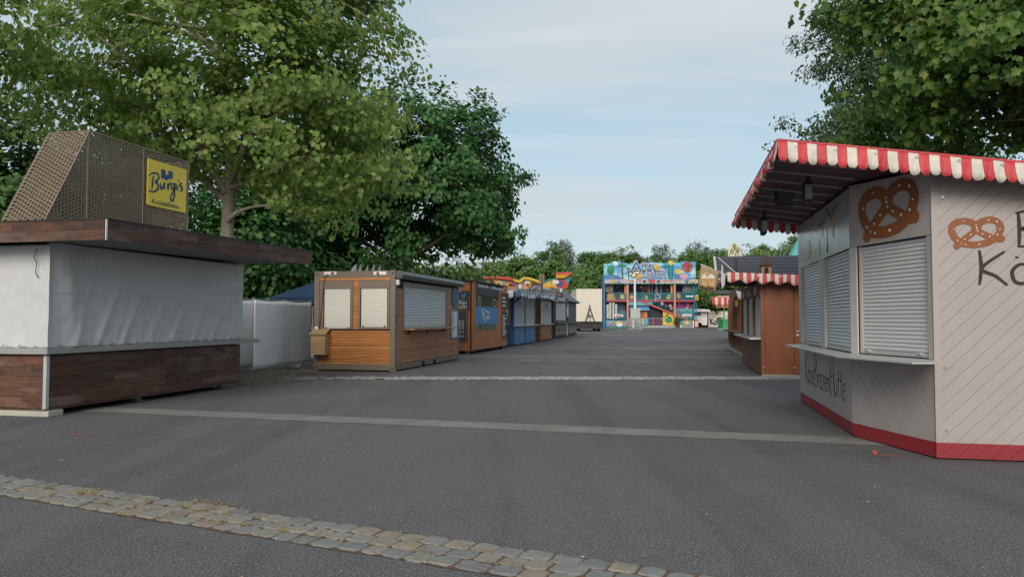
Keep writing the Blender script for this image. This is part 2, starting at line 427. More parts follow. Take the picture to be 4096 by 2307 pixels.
for (x0, x1, y0, y1, sk) in ((0.06, 0.92, 25.7, 26.55, .2), (2.0, 2.78, 25.5, 26.2, .15), (3.93, 4.75, 25.05, 25.8, .15), (5.25, 6.6, 35.5, 37.9, .45), (7.5, 9.2, 63, 69, .8), (10.5, 14.5, 86, 92, 1.0)):
    mb = MB(); mb.add([(x0, y0, .008), (x1, y0 - .05, .008), (x1 + sk, y1 - .05, .008), (x0 + sk, y1, .008)], [(0, 1, 2, 3)])
    single('repair_patch', mb, PATCH, None, None, (x0, y0, 0), kind='structure')

# cobbled drainage strip in front, three rows of single stones
def stone_mat():
    m, nt, b = nodes('granite_sett')
    v = coords(nt); oi = mk(nt, 'ShaderNodeObjectInfo')
    n1 = noise(nt, v, 9, 6, 0.7); n2 = noise(nt, v, 110, 3, 0.7)
    base = ramp(nt, oi.outputs['Random'], [(0.0, (0.20, 0.20, 0.20)), (0.30, (0.245, 0.24, 0.228)), (0.55, (0.285, 0.26, 0.225)), (0.8, (0.25, 0.235, 0.205)), (1.0, (0.31, 0.25, 0.195))])
    col = mixc(nt, 0.8, base, ramp(nt, n1, [(0.3, (0.68, 0.67, 0.66)), (0.65, (1, 1, 1))]), 'MULTIPLY')
    col = mixc(nt, 0.6, col, ramp(nt, n2, [(0.3, (0.55, 0.55, 0.55)), (0.6, (1, 1, 1))]), 'MULTIPLY')
    nt.links.new(col, b.inputs['Base Color']); b.inputs['Roughness'].default_value = 0.75; b.inputs['Specular IOR Level'].default_value = 0.35
    bumpn(nt, b, n1, 0.3, 0.01); return m
STONE = stone_mat()
def sett_mesh(k, lx, ly, h=0.05):
    rg = random.Random(100 + k); pts = []
    n = 16
    for i in range(n):
        a = 2 * math.pi * i / n + 0.26; c, s = math.cos(a), math.sin(a)
        f = 1 / max(abs(c) ** 7.0 + abs(s) ** 7.0, 1e-6) ** (1 / 7)
        pts.append((c * f * lx / 2 * rg.uniform(.93, 1.03), s * f * ly / 2 * rg.uniform(.93, 1.03)))
    mb = MB(); vs = [(x, y, -h) for x, y in pts] + [(x, y, -.004 + rg.uniform(-.002, .002)) for x, y in pts] + [(x * .92, y * .90, .003 + rg.uniform(-.003, .003)) for x, y in pts] + [(rg.uniform(-.02, .02), 0, .005)]
    fs = []
    for a in (0, n):
        fs += [(a + i, a + (i + 1) % n, a + n + (i + 1) % n, a + n + i) for i in range(n)]
    fs += [(2 * n + i, 2 * n + (i + 1) % n, 3 * n) for i in range(n)]
    mb.add(vs, fs); return mb.mesh('cobblestone', STONE)
SA, SB = np.array([-4.755, 7.03]), np.array([1.128, 4.281])
sd = (SB - SA) / np.linalg.norm(SB - SA); sn = np.array([sd[1], -sd[0]])
mb = MB(); a0 = SA - sd * 2.2; b0 = SB + sd * 1.6
w = 0.50
ragged(mb, (tuple(a0 - sn * .01), tuple(b0 - sn * .01)), (tuple(a0 + sn * w), tuple(b0 + sn * w)), 0.004, seed=9, jit=0.012)
strip = single('cobble_strip', mb, MORTAR, None, None, (-1.8, 5.6, 0), kind='structure')
setts = [sett_mesh(k, [.15, .165, .18, .195, .21, .16][k % 6], .157) for k in range(12)]
LN = [.15, .165, .18, .195, .21, .16]
L = np.linalg.norm(b0 - a0)
for row in range(3):
    t = 0.02 + row * 0.07
    while t < L - 0.1:
        k = rnd.randrange(12); ln = LN[k % 6]
        c = a0 + sd * (t + ln / 2) + sn * (0.083 + row * 0.163 + rnd.uniform(-.008, .008)); t += ln + rnd.uniform(.004, .014)
        o = bpy.data.objects.new('cobblestone', setts[k]); COL.objects.link(o); o.parent = strip
        o.location = (c[0] + 1.8, c[1] - 5.6, 0.008 + rnd.uniform(-.004, .005))
        o.rotation_euler = (rnd.uniform(-.02, .02), rnd.uniform(-.02, .02), math.atan2(sd[1], sd[0]) + rnd.uniform(-.05, .05) + rnd.choice((0, math.pi)))
# the same strip further up the street, stones too small to pick apart
mb = MB(); ragged(mb, ((-5.6, 18.86), (7.6, 18.86)), ((-5.4, 18.0), (7.6, 18.0)), 0.004, seed=11, jit=0.03)
far_strip = single('cobble_strip', mb, MORTAR, None, None, (1, 18.4, 0), kind='structure')
def far_stone_mat():
    m, nt, b = nodes('granite_sett_far'); g = mk(nt, 'ShaderNodeNewGeometry')
    nt.links.new(ramp(nt, g.outputs['Random Per Island'], [(0, (0.20, 0.20, 0.20)), (0.5, (0.30, 0.29, 0.27)), (0.8, (0.38, 0.37, 0.36)), (1, (0.26, 0.22, 0.18))]), b.inputs['Base Color']); b.inputs['Roughness'].default_value = .8
    return m
mb = MB()
for row in range(5):
    x = -5.5 + row * .05
    while x < 7.5:
        ln = rnd.uniform(.14, .22); y0 = 18.02 + row * .165
        if not (x < -2.5 and rnd.random() < .25):
            j = [rnd.uniform(-.012, .012) for _ in range(8)]
            z = .012 + rnd.uniform(0, .008)
            P = [(x + j[0], y0 + j[1]), (x + ln + j[2], y0 + j[3]), (x + ln + j[4], y0 + .145 + j[5]), (x + j[6], y0 + .145 + j[7])]
            cx_, cy_ = sum(p[0] for p in P) / 4, sum(p[1] for p in P) / 4
            mb.add([(a, c, -.03) for a, c in P] + [(cx_ + (a - cx_) * .9, cy_ + (c - cy_) * .9, z) for a, c in P], [(4, 5, 6, 7), (0, 1, 5, 4), (1, 2, 6, 5), (2, 3, 7, 6), (3, 0, 4, 7)])
        x += ln + .02
part('cobblestones', mb, far_stone_mat(), far_strip, kind='stuff')

# dry grass in the cobble joints
DRY = leafmat('dry_grass', [(0.34, 0.23, 0.08), (0.28, 0.20, 0.07), (0.40, 0.29, 0.12), (0.20, 0.18, 0.05)], 0.3)
mb = MB()
spots = [(0.42 + rnd.gauss(0, .035), rnd.choice((.16, .33, .0, .49)) + rnd.gauss(0, .02)) for _ in range(18)] + [(rnd.uniform(.28, .62), rnd.choice((.16, .33, .33, .0))) for _ in range(12)] + [(.22 + rnd.gauss(0, .01), .2) for _ in range(8)] + [(rnd.uniform(.1, .95), rnd.choice((.16, .33))) for _ in range(14)]
for (t, o_) in spots:
    c = SA + (SB - SA) * t + sn * o_
    for k in range(9):
        x, y = c[0] + rnd.gauss(0, .022), c[1] + rnd.gauss(0, .016); h = rnd.uniform(.006, .028); a = rnd.uniform(0, 6.28); w_ = .0028; lean = rnd.uniform(.01, .05)
        dx, dy = math.cos(a), math.sin(a)
        mb.add([(x - dy * w_, y + dx * w_, .004), (x + dy * w_, y - dx * w_, .004), (x + dx * lean + dy * w_ * .3, y + dy * lean - dx * w_ * .3, .01 + h), (x + dx * lean * 1.4, y + dy * lean * 1.4, .012 + h * .95)], [(0, 1, 2, 3)])
single('dry_grass', mb, DRY, 'dry straw coloured grass growing in the cobble joints', 'grass', (-1.8, 5.6, 0), kind='stuff')
# brown needles and leaf crumbs along the joints, and scattered leaves on the asphalt
LIT = leafmat('leaf_litter', [(0.16, 0.075, 0.03), (0.22, 0.12, 0.05), (0.36, 0.30, 0.18), (0.55, 0.52, 0.42)], 0.1)
mb = MB()
def crumb(x, y, s, z=.012):
    a = rnd.uniform(0, 6.28); c, sN = math.cos(a), math.sin(a); w_ = s * rnd.uniform(.25, .7)
    mb.add([(x + c * s, y + sN * s, z), (x - sN * w_, y + c * w_, z + rnd.uniform(0, .4) * s), (x - c * s, y - sN * s, z + .002), (x + sN * w_, y - c * w_, z + rnd.uniform(0, .3) * s)], [(0, 1, 2, 3)])
for _ in range(520):
    t = rnd.uniform(-.2, 1.15); o_ = rnd.choice((.0, .163, .163, .326, .326, .49)) + rnd.gauss(0, .014)
    c = SA + (SB - SA) * t + sn * o_; crumb(c[0], c[1], rnd.uniform(.006, .018), .008)
for _ in range(420):
    y = 2.6 + 55 * rnd.random() ** 1.8; x = rnd.uniform(-.65, .55) * y + rnd.gauss(0, .5)
    crumb(x, y, rnd.uniform(.005, .016) + .0006 * y)
for _ in range(140):
    crumb(rnd.gauss(-4.6, .5), rnd.gauss(18.4, .35), rnd.uniform(.01, .03))
single('fallen_leaves', mb, LIT, 'small dry leaves and crumbs scattered over the asphalt', 'leaves', (0, 6, 0), kind='stuff')
# sprayed red marks
REDP = paint('sprayed_red', (0.50, 0.11, 0.07), 0.9, 0.4, 25)
def mark(pts, w_, label):
    pl = None; mb = MB(); P = smooth_line(pts, 3)
    N = len(P); vs = []
    for i, p in enumerate(P):
        a, b_ = P[max(i - 1, 0)], P[min(i + 1, N - 1)]; dx, dy = b_[0] - a[0], b_[1] - a[1]; l = math.hypot(dx, dy)
        k = w_ / 2 * (1 - .6 * i / N) * rnd.uniform(.8, 1.2)
        vs += [(p[0] - dy / l * k, p[1] + dx / l * k, .007), (p[0] + dy / l * k, p[1] - dx / l * k, .007)]
    mb.add(vs, [(2 * i, 2 * i + 1, 2 * i + 3, 2 * i + 2) for i in range(N - 1)])
    single('paint_mark', mb, REDP, None, None, (P[0][0], P[0][1], 0), kind='structure')
mark([ground(3498, 1802), ground(3502, 1822)], .05, ''); mark([ground(3498, 1822), ground(3560, 1824), ground(3620, 1828)], .035, '')
mark([ground(270, 1735), ground(330, 1740), ground(385, 1732)], .03, '')
# gravel bed by the fence
gp = [ground(940, 1545), ground(1120, 1533), ground(1290, 1512), ground(1330, 1500), ground(1240, 1478), ground(960, 1480), ground(900, 1490)]
mb = MB(); mb.add([(x, y, .006) for x, y in gp], [tuple(range(len(gp)))])
single('gravel_bed', mb, GRAVELB, None, None, (gp[0][0], gp[0][1], 0), kind='structure')
GRV = leafmat('gravel_stones', [(0.10, 0.085, 0.07), (0.20, 0.18, 0.15), (0.28, 0.25, 0.2), (0.15, 0.10, 0.06)], 0.0, 0.9)
mb = MB()
def inpoly(x, y, P):
    c = False
    for i in range(len(P)):
        (x1, y1), (x2, y2) = P[i], P[i - 1]
        if (y1 > y) != (y2 > y) and x < (x2 - x1) * (y - y1) / (y2 - y1) + x1: c = not c
    return c
for _ in range(5200):
    x, y = rnd.uniform(min(p[0] for p in gp), max(p[0] for p in gp)), rnd.uniform(min(p[1] for p in gp), max(p[1] for p in gp))
    if not inpoly(x, y, gp): continue
    s = rnd.uniform(.008, .025); a = rnd.uniform(0, 6)
    mb.add([(x + s * math.cos(a + q), y + s * math.sin(a + q), .003) for q in (0, 1.7, 3.3, 4.9)] + [(x + s * .3, y, .006 + s * .9)], [(0, 1, 4), (1, 2, 4), (2, 3, 4), (3, 0, 4)])
single('gravel', mb, GRV, 'loose gravel and twigs along the foot of the white fence', 'gravel', (gp[0][0], gp[0][1], 0), kind='stuff')

# ------------------------------------------------------------------ shared materials
OLDWOOD_Y = wood('reclaimed_wood_along_shaded', (0.010, 0.006, 0.005), (0.055, 0.021, 0.012), (0.165, 0.066, 0.036), 'y', 0.65, 0.30, extra=(0.15, 0.11, 0.09), bump=.8)  # street side copy: the shade on that face is put into darker tones
OLDWOOD_X = wood('reclaimed_wood_across_lit', (0.012, 0.007, 0.005), (0.080, 0.029, 0.015), (0.22, 0.092, 0.046), 'x', 0.65, 0.30, extra=(0.18, 0.13, 0.105), bump=.8)  # same wood for the front, its stronger light put into brighter tones
LARCH_X = wood('larch_across_lit', (0.33, 0.11, 0.027), (0.44, 0.17, 0.044), (0.54, 0.235, 0.07), 'x', 0.5, 0.16, bump=.1)  # kiosk front copy, the warm light on it painted into the orange
LARCH_Y = wood('larch_along_shade_tint', (0.31, 0.13, 0.065), (0.40, 0.18, 0.09), (0.50, 0.25, 0.135), 'y', 0.55, 0.16, bump=.1)  # same larch; the look of the dimmer street side is put into pinker tones
PALEWOOD = wood('pale_pine', (0.28, 0.17, 0.075), (0.38, 0.25, 0.12), (0.46, 0.33, 0.18), 'x', 0.7, 0.1, bump=.1)
PLY = wood('orange_plywood', (0.27, 0.085, 0.022), (0.36, 0.125, 0.036), (0.44, 0.17, 0.058), 'z', 0.6, 0.1, 0.35, bump=.06)
BROWNPLY = paint('red_brown_plywood', (0.215, 0.062, 0.022), 0.5, 0.22, 1.6, dirt=0.25, bump=.05, streak=(1, 1, .5))
BROWNWOOD = wood('brown_stall_wood', (0.08, 0.035, 0.018), (0.14, 0.06, 0.03), (0.20, 0.09, 0.045), 'z', 0.6, 0.15, 0.4, bump=.08)
OCHREPLY = paint('ochre_painted_board', (0.30, 0.14, 0.055), 0.6, 0.12, 1.5, dirt=.15)
TARP = paint('white_pvc_tarp', (0.53, 0.535, 0.54), 0.40, 0.07, 1.2, dirt=0.12)
TARP2 = paint('white_fence_fabric', (0.86, 0.87, 0.89), 0.75, 0.06, 2.0, dirt=.08)
STEEL = paint('brushed_steel', (0.42, 0.42, 0.42), 0.38, 0.08, 3, metal=0.8)
ALU = paint('aluminium', (0.62, 0.62, 0.61), 0.42, 0.05, 3, metal=0.6, dirt=.05)
GALV = paint('galvanised_steel', (0.36, 0.37, 0.38), 0.5, 0.15, 6, metal=0.6)
TAUPE = paint('taupe_steel', (0.170, 0.135, 0.105), 0.45, 0.06, 1.5, dirt=.12)
SHUTW = paint('cream_roller_shutter', (0.63, 0.62, 0.56), 0.4, 0.03, 2)
SHUTS = paint('silver_roller_shutter', (0.52, 0.54, 0.56), 0.34, 0.04, 2, metal=0.35)
SHUTG = paint('grey_roller_shutter', (0.50, 0.50, 0.50), 0.5, 0.04, 2)
BLACK = paint('black_plastic', (0.016, 0.016, 0.018), 0.5, 0.2, 5)
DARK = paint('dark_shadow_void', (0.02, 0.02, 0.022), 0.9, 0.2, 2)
ANTH = paint('anthracite_metal', (0.10, 0.105, 0.115), 0.35, 0.06, 2, metal=.3)
WHITE = paint('white_paint', (0.72, 0.71, 0.68), 0.5, 0.05, 2, dirt=.08)
CREAM = paint('cream_trailer_paint', (0.66, 0.60, 0.50), 0.5, 0.05, 0.9, dirt=.08)
RED = paint('red_plastic', (0.45, 0.03, 0.03), 0.4, 0.08, 4)
CONC = paint('concrete', (0.24, 0.235, 0.225), 0.9, 0.15, 8, bump=.3)
BRASSMESH = paint('bronze_expanded_metal', (0.20, 0.148, 0.104), 0.55, 0.12, 3, metal=0.2)
YELLOW = paint('yellow_sign_board', (0.74, 0.56, 0.045), 0.45, 0.05, 2)
NAVY = paint('navy_print', (0.012, 0.030, 0.085), 0.5, 0.05, 3)
INK = paint('black_brush_paint', (0.022, 0.018, 0.02), 0.7, 0.3, 8)
CHALKB = paint('chalkboard', (0.035, 0.037, 0.040), 0.7, 0.2, 4, dirt=.1)
CHALK = paint('chalk_writing', (0.62, 0.62, 0.60), 0.9, 0.1, 20)
BLUEPAINT = paint('blue_stall_paint', (0.055, 0.165, 0.34), 0.55, 0.08, 1.5, dirt=.1)
# ------------------------------------------------------------------ dark wood booth, left
def boards(pl, u0, u1, z0, z1, rows, mat, parent, off0, off1, lens, zslope=None, seed=0):
    rg = random.Random(seed); h = (z1 - z0) / rows
    for r_ in range(rows):
        u = u0; first = True
        while u < u1 - 0.02:
            l = rg.uniform(*lens) * (rg.uniform(.3, 1) if first else 1); first = False
            e = min(u1, u + l)
            if u1 - e < .25: e = u1
            za, zb = z0 + h * r_ + .0015, z0 + h * (r_ + 1) - .0015
            s0, s1 = (zslope(u), zslope(e)) if zslope else (0, 0)
            mb = MB(); pl.poly(mb, [(u + .001, za + s0), (e - .001, za + s1), (e - .001, zb + s1), (u + .001, zb + s0)], off0, off1 + rg.uniform(-.003, .003))
            part('board', mb, mat, parent); u = e

bx, by = -9.18, 9.45
booth = thing('food_booth', 'dark reclaimed wood food booth with white tarps down and bronze mesh roof tower', 'booth', bx, by)
PSt = Plane((bx, by), (bx, 14.48))            # street side
PFr = Plane((-14.2, by), (bx, by))            # side facing us
mb = MB(); mb.box(-14.1, bx - .03, by + .03, 14.45, .1, 2.6); core = part('inner_box', mb, DARK, booth)
lo = MB(); PSt.box(lo, 0, PSt.L, .115, .9, -.028, -.002); pan = part('counter_front', lo, DARK, booth)
boards(PSt, .03, PSt.L, .125, .905, 5, OLDWOOD_Y, pan, 0, .02, (1.1, 2.0), seed=2)
lo = MB(); PFr.box(lo, 0, PFr.L, .115, .9, -.028, -.002); pan2 = part('counter_front', lo, DARK, booth)
boards(PFr, 0, PFr.L - .04, .125, .905, 5, OLDWOOD_X, pan2, 0, .02, (1.3, 2.4), seed=4)
mb = MB(); mb.box(bx - .035, bx + .024, by - .024, by + .03, .115, .905); part('corner_strip', mb, ALU, booth)
mb = MB(); PSt.box(mb, 0, PSt.L, .095, .115, -.02, .03); PFr.box(mb, 0, PFr.L, .095, .115, -.02, .03); part('bottom_trim', mb, OLDWOOD_Y, booth)
mb = MB(); mb.box(-14.2, bx + .08, by - .03, by + .25, 0, .085); part('skid', mb, paint('cream_steel_skid', (.42, .40, .34), .6, .1, 3, dirt=.25), booth, bevel=.008)
for yy in (11.6, 14.15):
    mb = MB(); mb.box(bx - .3, bx - .18, yy, yy + .12, 0.012, .1); mb.box(bx - .34, bx - .14, yy - .04, yy + .16, 0, .012); part('foot', mb, GALV, booth)
CTOP = paint('grey_counter_edge', (.30, .295, .285), .5, .08, 2, dirt=.12)
mb = MB(); mb.box(-14.2, bx + .10, by - .10, by + .6, .925, 1.015); mb.box(bx - .5, bx + .10, by + .6, 15.1, .925, 1.015); part('counter', mb, CTOP, booth, bevel=.006)
# tarps: hang from the eave line, folds and wrinkles
def tarp(pl, u0, u1, z0, z1, nu, nz, fn, name, mat, parent):
    rows = []
    for j in range(nz + 1):
        t = j / nz; z = z0 + (z1 - z0) * t
        rows.append([pl.pt(u0 + (u1 - u0) * i / nu, z + 0.004 * math.sin(i * .7) * (t < .02), fn(i / nu, t)) for i in range(nu + 1)])
    mb = MB(); mb.grid(rows); return part(name, mb, mat, parent, smooth=True, solid=.003)
def wr(a, b, seed):
    return sum(math.sin(a * f * math.cos(q) + b * f * 0.8 * math.sin(q) + p) / f ** .8 for f, q, p in
               [(7 + 5 * k + seed % 3, (k * 2.39 + seed) % 3.14, k * 1.7 + seed) for k in range(9)]) * .5
def crease(a, t, sd):
    '''sharp drag wrinkles fanning down from the lashing points'''
    o = 0.0
    for k in range(14):
        c = (k + .5) / 14 + .02 * math.sin(k * 2.3 + sd); sl = .10 * math.sin(k * 1.9 + sd) + .05; L_ = .25 + .5 * abs(math.sin(k * 3.1 + sd))
        if t < L_: x = (a - c - sl * t) / (.010 + .012 * t); o += .010 * (.3 + (k * 53 % 10) / 8) * (1 - t / L_) * math.exp(-x * x)
        if t > 1 - L_ * .6: x = (a - c + .04 * (1 - t) * math.cos(k)) / (.010 + .010 * (1 - t)); o += .011 * math.exp(-x * x) * (t - 1 + L_ * .6)
    return o
def fold(a, t):
    o = .045 + .034 * wr(a * 5, t * 1.6, 3)
    o += .045 * math.exp(-((a * 5 - .28 - .25 * (1 - t)) / .22) ** 2)                       # the gathered corner
    for k, (a0, sl) in enumerate([(.12, .10), (.22, .16), (.33, .17), (.46, .16), (.58, .19), (.70, .17), (.82, .22), (.92, .12)]):
        o += .022 * (.5 + (k * 37 % 10) / 10) * math.exp(-((a - a0 - sl * (t - .2)) / .016) ** 2) * (1 - t) * 1.3 * (t < .75)
    o += .010 * math.sin(a * 90) * math.exp(-t * 22)                                           # lashing along the hem
    o += .016 * math.exp(-((t - .53) / .012) ** 2) * .5 + crease(a, t, 1)
    return o
tarp(PSt, -.06, PSt.L + .04, 1.018, 2.60, 220, 56, fold, 'tarp', TARP, booth)
def fold2(a, t): return .03 + crease(a, t, 4) + .026 * wr(a * 5 + 9, t * 1.6, 5) + .008 * math.sin(a * 80) * math.exp(-t * 22) + .03 * math.exp(-((1 - a) * 5 / .12) ** 2)
tarp(PFr, 0, PFr.L + .07, 1.018, 2.56, 200, 50, fold2, 'tarp', TARP, booth)
mb = MB(); q = [PFr.pt(PFr.L - .16, 2.5, .06), PFr.pt(PFr.L - .20, 2.36, .075), PFr.pt(PFr.L - .15, 2.28, .07), PFr.pt(PFr.L - .17, 2.14, .07), PFr.pt(PFr.L - .12, 2.06, .07)]
mb.tube(q, .006, 5); part('cord', mb, BLACK, booth)
for pl_, n_ in ((PSt, 18), (PFr, 18)):
    mb = MB()
    for k in range(n_):
        u = pl_.L * (k + .5) / n_; pl_.poly(mb, ell(u, 1.055, .012, .012, 10), .075, .085); mb.tube([pl_.pt(u, 1.05, .085), pl_.pt(u + .01, 1.02, .10)], .004, 4)
    part('eyelets', mb, GALV, booth, kind='stuff')
# roof: slab, fascia boards, soffit
fx, fy0, fy1 = -7.8, 8.99, 15.02
slope = lambda y: .0115 * (y - fy0)
PRs, PRf = Plane((fx, fy0), (fx, fy1)), Plane((-14.2, fy0), (fx, fy0))
mb = MB(); mb.add([(-14.2, fy0 + .03, 2.60), (fx - .03, fy0 + .03, 2.60), (fx - .03, fy1, 2.67), (-14.2, fy1, 2.67), (-14.2, fy0 + .03, 2.82), (fx - .03, fy0 + .03, 2.82), (fx - .03, fy1, 2.89), (-14.2, fy1, 2.89)],
                 [(0, 3, 2, 1), (4, 5, 6, 7), (0, 1, 5, 4), (1, 2, 6, 5), (2, 3, 7, 6), (3, 0, 4, 7)])
roof = part('roof', mb, paint('grey_soffit', (.20, .20, .205), .7, .1, 1), booth)
boards(PRs, .025, PRs.L, 2.555, 2.845, 2, OLDWOOD_Y, roof, -.028, 0, (1.2, 2.2), lambda u: .0115 * u, seed=11)
boards(PRf, 0, PRf.L - .03, 2.555, 2.845, 2, OLDWOOD_X, roof, -.028, 0, (1.3, 2.4), seed=13)
mb = MB(); PRs.poly(mb, [(-.01, 2.848), (PRs.L, 2.848 + .07), (PRs.L, 2.866 + .07), (-.01, 2.866)], -.05, .012); PRf.box(mb, 0, PRf.L, 2.848, 2.866, -.05, .012); part('roof_edge', mb, BLACK, roof)
mb = MB(); mb.box(fx - .012, fx + .006, fy0 - .006, fy0 + .02, 2.553, 2.847); part('corner_strip', mb, ALU, roof)
# bronze expanded metal tower
tz0, tz1 = 2.86, 4.40; tx0, tx1 = -9.75, -9.0
def yfront(z): return 9.16 + (z - 2.89) / (4.38 - 2.89) * .80
def expmesh(pl, z0, z1, ustart, uend, off, cell=.13, h=.030):
    mb = MB(); k = 0; z = z0
    while z < z1:
        us, ue = ustart(z), uend(z); n0 = int(us / (cell / 2)) + 1; n1 = int(ue / (cell / 2))
        pts = [(i * cell / 2, z + (h / 2 if (i + k) % 2 else -h / 2) * .92) for i in range(n0, n1 + 1)]
        pts = [(us, z)] + pts + [(ue, z)]
        t = .0122
        vs = []; 
        for u, zz_ in pts: vs += [pl(u, zz_ - t, off), pl(u, zz_ + t, off), pl(u, zz_ + t, off - .018)]
        fs = []
        for i in range(len(pts) - 1):
            a, b_ = 3 * i, 3 * i + 3
            fs += [(a, b_, b_ + 1, a + 1), (a + 1, b_ + 1, b_ + 2, a + 2)]
        mb.add(vs, fs); z += h; k += 1
    return mb
P1 = Plane((tx1, 0), (tx1, 12.42))
part('expanded_metal', expmesh(P1.pt, tz0, tz1, yfront, lambda z: 12.42, 0), BRASSMESH, booth)
P2 = lambda u, z, o: (tx0 + u, yfront(z) - o, z)
part('expanded_metal', expmesh(P2, tz0, tz1, lambda z: 0, lambda z: tx1 - tx0, 0), BRASSMESH, booth)
P3 = Plane((tx0, 0), (tx0, 12.42))
part('expanded_metal', expmesh(P3.pt, tz0, tz1, yfront, lambda z: 12.42, 0), BRASSMESH, booth)
P4 = Plane((tx0, 12.42), (tx1, 12.42))
part('expanded_metal', expmesh(P4.pt, tz0, tz1, lambda z: 0, lambda z: P4.L, 0), BRASSMESH, booth)
mb = MB()
def bar(a, b_, w_=.013): mb.tube([a, b_], w_, 4)
for x in (tx0, tx1):
    bar((x, yfront(tz0), tz0), (x, yfront(tz1), tz1)); bar((x, yfront(tz1), tz1), (x, 12.42, tz1)); bar((x, 12.42, tz0), (x, 12.42, tz1)); bar((x, 9.95, tz0), (x, 9.95, tz1 - .02), .010); bar((x, 11.2, tz0), (x, 11.2, tz1), .010)
for y, z in ((yfront(tz1), tz1), (12.42, tz1)): bar((tx0, y, z), (tx1, y, z))
part('tower_frame', mb, paint('bronze_angle', (.27, .21, .15), .45, .08, 3, metal=.3), booth)
# sign on the tower
PS = Plane((tx1 + .04, 11.275), (tx1 + .04, 12.315)); PS.n = (1, 0)
sg = thing('sign_board', 'yellow square sign with blue castle and dark lettering on the mesh tower', 'sign', tx1 + .04, 11.8, 3.42)
rr_ = [(.02, 0), (PS.L - .02, 0), (PS.L, .02), (PS.L, .79), (PS.L - .02, .81), (.02, .81), (0, .79), (0, .02)]
rr_ = [(u, z + 3.425) for u, z in rr_]
mb = MB(); PS.poly(mb, rr_, -.025, 0); part('board', mb, YELLOW, sg)
S0 = crop(540, 600, 4.838)
def su(a, b_):    # position on the sign from the close-up
    px, py = S0(a, b_); y, z = on_x(px, py, tx1 + .04); return (y - 11.275, z)
def sstrokes(lines, w_, name, mat, parent, pl, conv, off=.001):
    mb = MB()
    for i, ln in enumerate(lines):
        stroke(mb, pl, smooth_line([conv(*p) for p in ln], 5), w_, off + .0008 * i, .002, taper=lambda t: .55 + .9 * math.sin(math.pi * min(1, max(0, t * .9 + .05))))
    return part(name, mb, mat, parent)
sstrokes([[(275, 510), (305, 465), (370, 445), (440, 470), (460, 530), (430, 590), (395, 620), (440, 660), (450, 720), (420, 780), (350, 810), (290, 795), (265, 765)],
          [(365, 495), (345, 560), (338, 650), (325, 755)],
          [(500, 640), (490, 700), (500, 750), (545, 720), (570, 640), (565, 720), (580, 765)],
          [(625, 650), (635, 765), (640, 700), (665, 650), (700, 640)],
          [(765, 650), (715, 660), (700, 710), (720, 755), (765, 700), (772, 650), (760, 780), (755, 900), (725, 980), (690, 960), (690, 890), (740, 800), (800, 740)],
          [(810, 660), (812, 740), (830, 780)], [(832, 575), (836, 605)],
          [(905, 645), (870, 660), (875, 700), (905, 730), (905, 780), (870, 785)]], .030, 'lettering', NAVY, sg, PS, su)
CASTLE = paint('royal_blue_print', (.010, .045, .17), .5, .05, 3)
mb = MB(); PS.poly(mb, [su(*p) for p in ((505, 365), (522, 368), (524, 380), (540, 382), (542, 370), (558, 373), (560, 386), (585, 390), (588, 475), (645, 488), (645, 400), (662, 404), (664, 415), (680, 418), (682, 407), (700, 411), (702, 424), (728, 428), (728, 555), (660, 560), (605, 595), (560, 560), (508, 545))], .001, .004); part('castle', mb, CASTLE, sg)
lettering('lettering', 'Knödelliebe.', PS, *su(600, 1050), .115, NAVY, sg, width=.74, thick=.002)
mb = MB()
for a, b_ in ((303, 302), (888, 460), (300, 990), (888, 1112)):
    u, z = su(a, b_); PS.poly(mb, ell(u, z, .012, .012, 10), 0, .004)
part('screws', mb, GALV, sg, kind='stuff')
# roof lamp on the booth edge
u_, z_ = on_x(660, 890, -8.6)
lp = thing('roof_lamp', 'small pale lamp head lying on the booth roof below the yellow sign', 'lamp', -8.6, u_, 2.88)
mb = MB(); mb.tube([(-8.62, u_ - .1, 2.99), (-8.6, u_, 2.98), (-8.58, u_ + .07, 2.96)], [.03, .04, .025], 10); part('lamp_head', mb, WHITE, lp, smooth=True)
mb = MB(); mb.tube([(-8.6, u_, 2.87), (-8.6, u_, 2.96)], .012, 6); part('stem', mb, BLACK, lp)

# ------------------------------------------------------------------ white fence, concrete foot, blue tent
def fence(x, y0, y1, z0, z1, label, tone):
    pl = Plane((x, y0), (x, y1)); t = thing('site_fence', label, 'fence', x, y0)
    fn = lambda a, b_: .012 * wr(a * 3, b_ * 2, 4 + tone) + .02 * math.sin(a * pl.L * 5.5) * (1 - b_) * .5
    rows = []
    for j in range(15):
        tt = j / 14; rows.append([pl.pt(pl.L * i / 40, z0 + (z1 - z0) * tt - (.03 * math.sin(math.pi * ((i / 20) % 1)) if j == 14 else 0), .03 + fn(i / 40, tt)) for i in range(41)])
    mb = MB(); mb.grid(rows); part('fabric', mb, TARP2, t, smooth=True, solid=.002)
    for uu in (0, pl.L):
        mb = MB(); mb.tube([pl.pt(uu, 0, 0), pl.pt(uu, z1 + .06, 0)], .021, 8); part('post', mb, GALV, t)
    mb = MB(); mb.tube([pl.pt(0, z1 + .015, 0), pl.pt(pl.L, z1 + .015, 0)], .018, 6); mb.tube([pl.pt(0, .12, 0), pl.pt(pl.L, .12, 0)], .015, 6); part('rail', mb, GALV, t)
    mb = MB(); 
    for k in range(1, 12): mb.tube([pl.pt(pl.L * k / 12, .12, 0), pl.pt(pl.L * k / 12, z1, 0)], .003, 3)
    part('wires', mb, GALV, t, kind='stuff')
    return t
fence(-11.2, 18.3, 21.55, .10, 1.97, 'white fabric covered site fence panel beside the container kiosk', 0)
fence(-11.9, 17.9, 21.2, .08, 1.99, 'white fence panel half hidden behind the dark wood booth', 2)
mb = MB(); gx, gy = -11.1, 21.0
